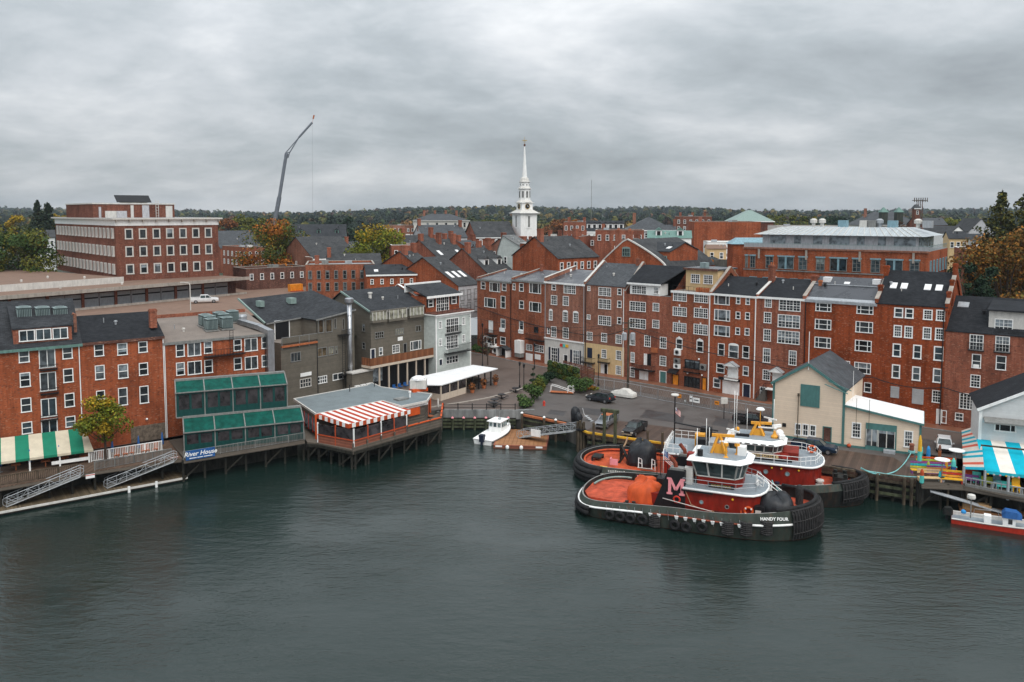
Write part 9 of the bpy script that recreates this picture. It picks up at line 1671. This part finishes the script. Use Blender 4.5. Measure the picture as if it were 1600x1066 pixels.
p=DZ(1436,345,400);t=thing('cell_tower','dark lattice cell tower with antenna ring on the right skyline','tower',(p[0],p[1],float(hills(p[0],400))));zt=DZ(1436,312,400)[2]-t.location.z;b=MB();[b.beam((x,yy,0),(x*.8,yy*.8,zt),.25,.25)for x in(-1.1,1.1)for yy in(-1.1,1.1)];[b.beam((-1.1+.2*k%2,-1.1,zt*k/9),(1.1,-1.1,zt*(k+1)/9),.15,.15)for k in range(9)];b.build('lattice','brick_dark',t);b=MB().bx(-3.4,3.4,-1,1,zt-.6,zt-.3);[b.bx(x,x+.3,-1.2,-.9,zt-1.2,zt+.9)for x in np.linspace(-3.3,3,7)];b.build('antenna_ring','pile',t)
p=DZ(1430,345,398);town('square brick bell tower with pointed roof beside the cell tower',(1427,326),1436,396,-8,4,'brick_deep','slate_grey','h',319.5,(1,1),name='bell_tower',cat='tower')
for px,nm in((1380,'left'),(1404,'right')):
 p=DZ(px,340,415);z0=DZ(px,341,415)[2];t=thing('cupola',f'dark louvred cupola with small copper roof on the old school, {nm} one','cupola',(p[0],p[1],z0),0,'cupolas on the old school');MB().bx(-1.6,1.6,-1.6,1.6,-3,3).build('lantern','hull_green',t);MB().lathe([(2.9,3),(.2,5.6)],(0,0,0),4,0,True).build('roof','copper',t)
p=DZ(924,325,900);t=thing('radio_mast','thin radio mast far behind the trees','mast',(p[0],p[1],20));MB().tube([(0,0,0),(0,0,DZ(924,281,900)[2]-20)],.22,4).build('mast','trim_grey',t)
def upole(px,py,pt,label,tr=0,m='pile'):
 p=g(px,py);H=DZ(px,pt,p[1])[2]-3;t=thing('utility_pole',label,'utility pole',(p[0],p[1],3));MB().tube([(0,0,0),(0,0,H)],.22,8,r1=.16).build('pole',m,t);MB().beam((-1.3,0,H-.5),(1.3,0,H-.5),.12,.14).beam((-1.1,0,H-1.6),(1.1,0,H-1.6),.12,.14).build('crossarm',m,t)
 for k in range(tr):MB().lathe([(.42,0),(.46,.1),(.46,1.2),(.3,1.35)],(-.75+1.5*k,-.1,H-3.6),10).build('transformer','grey_paint',t);
 return p,H+3
pA,zA=upole(981,613,500,'wooden utility pole with two grey transformers before the yellow ground floor',2)
def wire(label,pts,sag=.6,r=.028):return rope(label,pts,'black_iron',r,sag)
wz=[(pA[0],pA[1],zA-1.6)];l0=along(RC,.5)
wire('sagging black cable from the utility pole along the upper street',[(l0[0][0],l0[0][1],13.5),(l0[3][0],l0[3][1],10.5),(pA[0],pA[1],zA-1.5),(l0[7][0],l0[7][1],9.8),(l0[9][0],l0[9][1],9.3),(l0[10][0],l0[10][1],9.0),(l0[11][0],l0[11][1],8.6)],.7,.07)
wire('second black cable above the street in front of the row',[(l0[1][0],l0[1][1],9),(pA[0],pA[1],zA-.6),(l0[8][0],l0[8][1],10.2)],.9);wire('thin cable crossing from pole to the pale clapboard house',[(pA[0],pA[1],zA-.5),(-8.6,159,14.5)],1.5);wire('thin cable from the olive building over the alley roofs',[(-16,154,17.5),(-2,196,19),(14,215,20)],.8)
for px,py,pt,nm in((298,485,446,'white street light mast on the hill in front of the white pickup'),(46,478,456,'grey street light mast above the condenser house'),(490,452,405,'pole with white transformer beside the low red wall building')):
 p=G(px,py,ZH);H=DZ(px,pt,p[1])[2]-ZH;t=thing('street_light',nm,'street light',(p[0],p[1],ZH));MB().tube([(0,0,0),(0,0,H),(-.2,0,H+.5),(-1.4,0,H+.7)],.12,6,r1=.07).build('mast','offwhite',t);MB().box((-1.7,0,H+.7),(1.0,.35,.16)).build('lamp_head','offwhite',t)
p=G(1146,655,3);t=thing('light_box_post','grey flood light box on a short post in the parking lot','flood light',(g(1131,655)[0],g(1131,655)[1],3));MB().tube([(0,0,0),(0,0,2.4)],.06,6).build('post','black_iron',t);MB().box((0,0,2.9),(1.0,.4,.9)).build('box','offwhite',t)
p=G(461,457,ZH);t=thing('orange_shop','bright orange painted shop front in the long low brick wall building','shop',(on(461,229)[0],229,10.6),R(40));MB().bx(-1.9,1.9,-.6,1,-2,4.2).build('front','door_orange',t);MB().bx(-1.6,1.6,-.7,-.61,-1.4,2.0).build('window','glass',t);MB().bx(-1.9,1.9,-1.2,-.6,2.2,2.4).build('awning','orange',t)
# single trees
def ptree(px,pb,pt,y,wpx,label,pal,**k):
 x,_,zt=DZ(px,pt,y);z=float(hills(x,y))-.3;tree(label,x,y,z,zt-z,1.3*wpx*y/CAM_F,pal,**k)
ptree(38,430,350,230,100,'big spreading maple turning yellow at the left edge','olive',leaf=.55,n=9000,lob=44,seed=11,base=.1,pals=('green',.35),name='maple_tree')
ptree(428,425,341,262,92,'tall maple turning orange beneath the crane boom','maple',leaf=.5,n=10000,lob=52,seed=12,base=.12,pals=('orange',.5),name='maple_tree')
ptree(588,405,348,250,98,'round yellow green tree among the brick roofs','yellowgreen',leaf=.5,n=11000,lob=54,seed=13,base=.08,pals=('yellow',.18),name='round_tree')
ptree(1578,470,352,172,130,'large brown and rust oak at the right edge','oak',leaf=.5,n=11000,lob=54,seed=14,base=.05,name='oak_tree')
ptree(1524,470,392,165,52,'dark green bushy tree beside the tall end chimneys','dark',leaf=.4,n=5000,lob=26,seed=15,base=.05,name='bushy_tree')
ptree(782,405,372,285,26,'small bright yellow tree beside the church nave','yellow',leaf=.45,n=2500,lob=16,seed=16,base=.1,name='yellow_tree')
ptree(1100,420,398,220,52,'orange shrubs growing over the parking deck wall','orange',leaf=.4,n=2500,lob=18,seed=17,base=.02,name='shrub_row',flat=.7)
ptree(1412,365,341,330,40,'bare brown tree in front of the old school','brown',leaf=.5,n=1500,lob=22,seed=18,base=.15,name='bare_tree')
for px,pt,y,w,nm,pal,sd in((1566,299,205,84,'tall ragged pine on the right edge, left of the two','goldpine',21),(1608,294,200,90,'tall ragged pine cut by the right frame edge','goldpine',22),(1520,395,185,22,'small dark spruce beside the metal roofed office','conifer',23),(58,313,420,34,'dark pine at upper left, taller of the pair','conifer',24),(74,317,425,30,'dark pine at upper left, shorter of the pair','conifer',25),(1540,366,190,44,'dark fir between office and oak','conifer',26)):
 x,_,zt=DZ(px,pt,y);z=float(hills(x,y))-.3;conifer(label=nm,x=x,y=y,z=z,h=zt-z,w=w*1.9*y/CAM_F,pal=pal,n=7500 if y<220 else 4500,leaf=.6 if y<220 else .9,seed=sd,ragged=.5)
for i,(px,pt,w,pal,nm)in enumerate(((20,336,34,'yellow','golden tree left of the dark pines'),(92,325,26,'yellow','golden tree right of the dark pines, left one'),(108,327,30,'yellow','golden tree right of the dark pines, right one'),(360,336,42,'rust','rust brown tree behind the office block'),(388,330,50,'olive','olive tree behind the orange maple'),(545,338,30,'dark','dark green tree above the mansard block'),(1225,333,46,'olive','broad green tree above the metal roofed office, left of the row'),(1265,331,46,'maple','broad green tree above the metal roofed office, middle of the row'),(1305,333,50,'dark','broad dark green tree above the metal roofed office, right of the row'),(1490,335,40,'yellowgreen','golden green tree above the school wing'),(870,338,36,'rust','rust coloured tree right of the steeple'),(900,341,34,'orange','orange tree right of the steeple'),(770,340,36,'olive','olive tree left of the steeple'),(1515,340,30,'rust','rust coloured tree near the grey gabled house'))):ptree(px,360,pt,430+12*i,w,nm,pal,leaf=1.0,n=2600,lob=22,seed=60+i,base=.05,name='distant_tree',limbs=4)
# woods
def woods(name,y0,y1,count,size,nl,leaf,seed,hmul=1.0,pxr=(-80,1680)):
 rng=np.random.default_rng(seed);V=[];Cc=[];pn=['dark','dark','green','olive','maple','olive','conifer','oak','rust','brown','orange','yellow'];w=np.array([.30,.20,.10,.09,.05,.04,.14,.035,.02,.02,.003,.002]);w/=w.sum()
 ys=np.sqrt(rng.uniform(y0*y0,y1*y1,count));px=rng.uniform(*pxr,count);xs=(px-CAM_PX)/CAM_F*ys
 zs=hills(xs,ys);patch=np.sin(xs*.011+1.3)+np.sin(ys*.009+xs*.004)
 for x,y,z,pt in zip(xs,ys,zs,patch):
  pal=PAL[pn[rng.choice(len(pn),p=w)]]if pt<.9 else PAL[pn[rng.choice([3,4,7,0,5,11])]]
  h=size*rng.uniform(.6,1.45)*hmul;r=size*rng.uniform(.3,.5);c=np.array([x,y,z+h*.58]);d=rng.normal(size=(nl,3));d/=np.linalg.norm(d,axis=1)[:,None];P=c+d*np.array([r,r,h*.42])*rng.uniform(.7,1.0,size=(nl,1))
  a=rng.normal(size=(nl,3));q=np.cross(d,a);q/=np.linalg.norm(q,axis=1)[:,None];k=np.cross(q,d+rng.normal(size=(nl,3))*.4);k/=np.linalg.norm(k,axis=1)[:,None];s=leaf*rng.uniform(.6,1.3,size=(nl,1))/2
  V.append(np.stack([P-q*s-k*s,P+q*s-k*s*.7,P+q*s*.8+k*s,P-q*s+k*s*.8],1).reshape(-1,3));col=np.array(pal)[rng.integers(0,len(pal))]*rng.uniform(.55,.9);col=col*.8+col.mean()*.2;Cc.append(np.repeat(col*rng.uniform(.8,1.2,size=(nl,1)),4,axis=0))
 return stuff(link(name,quads_mesh(name,np.concatenate(V),np.concatenate(Cc))))
woods('woodland',430,800,420,13,170,1.9,31,.95);woods('woodland',800,1500,1500,15,80,3.0,32);woods('woodland',1500,3400,4200,17,34,5.0,33)
# thin autumn haze
def haze():
 m=bpy.data.materials.new('haze');m.use_nodes=True;t=m.node_tree;t.nodes.clear();o=N(t,'ShaderNodeOutputMaterial');v=N(t,'ShaderNodeVolumePrincipled')
 v.inputs['Color'].default_value=(.72,.82,.92,1);v.inputs['Density'].default_value=.00008;v.inputs['Anisotropy'].default_value=.2;t.links.new(v.outputs[0],o.inputs['Volume'])
 b=MB().bx(-3600,3600,-300,4500,-5,110);me=b.mesh('haze',[m]);stuff(link('haze',me))
haze()
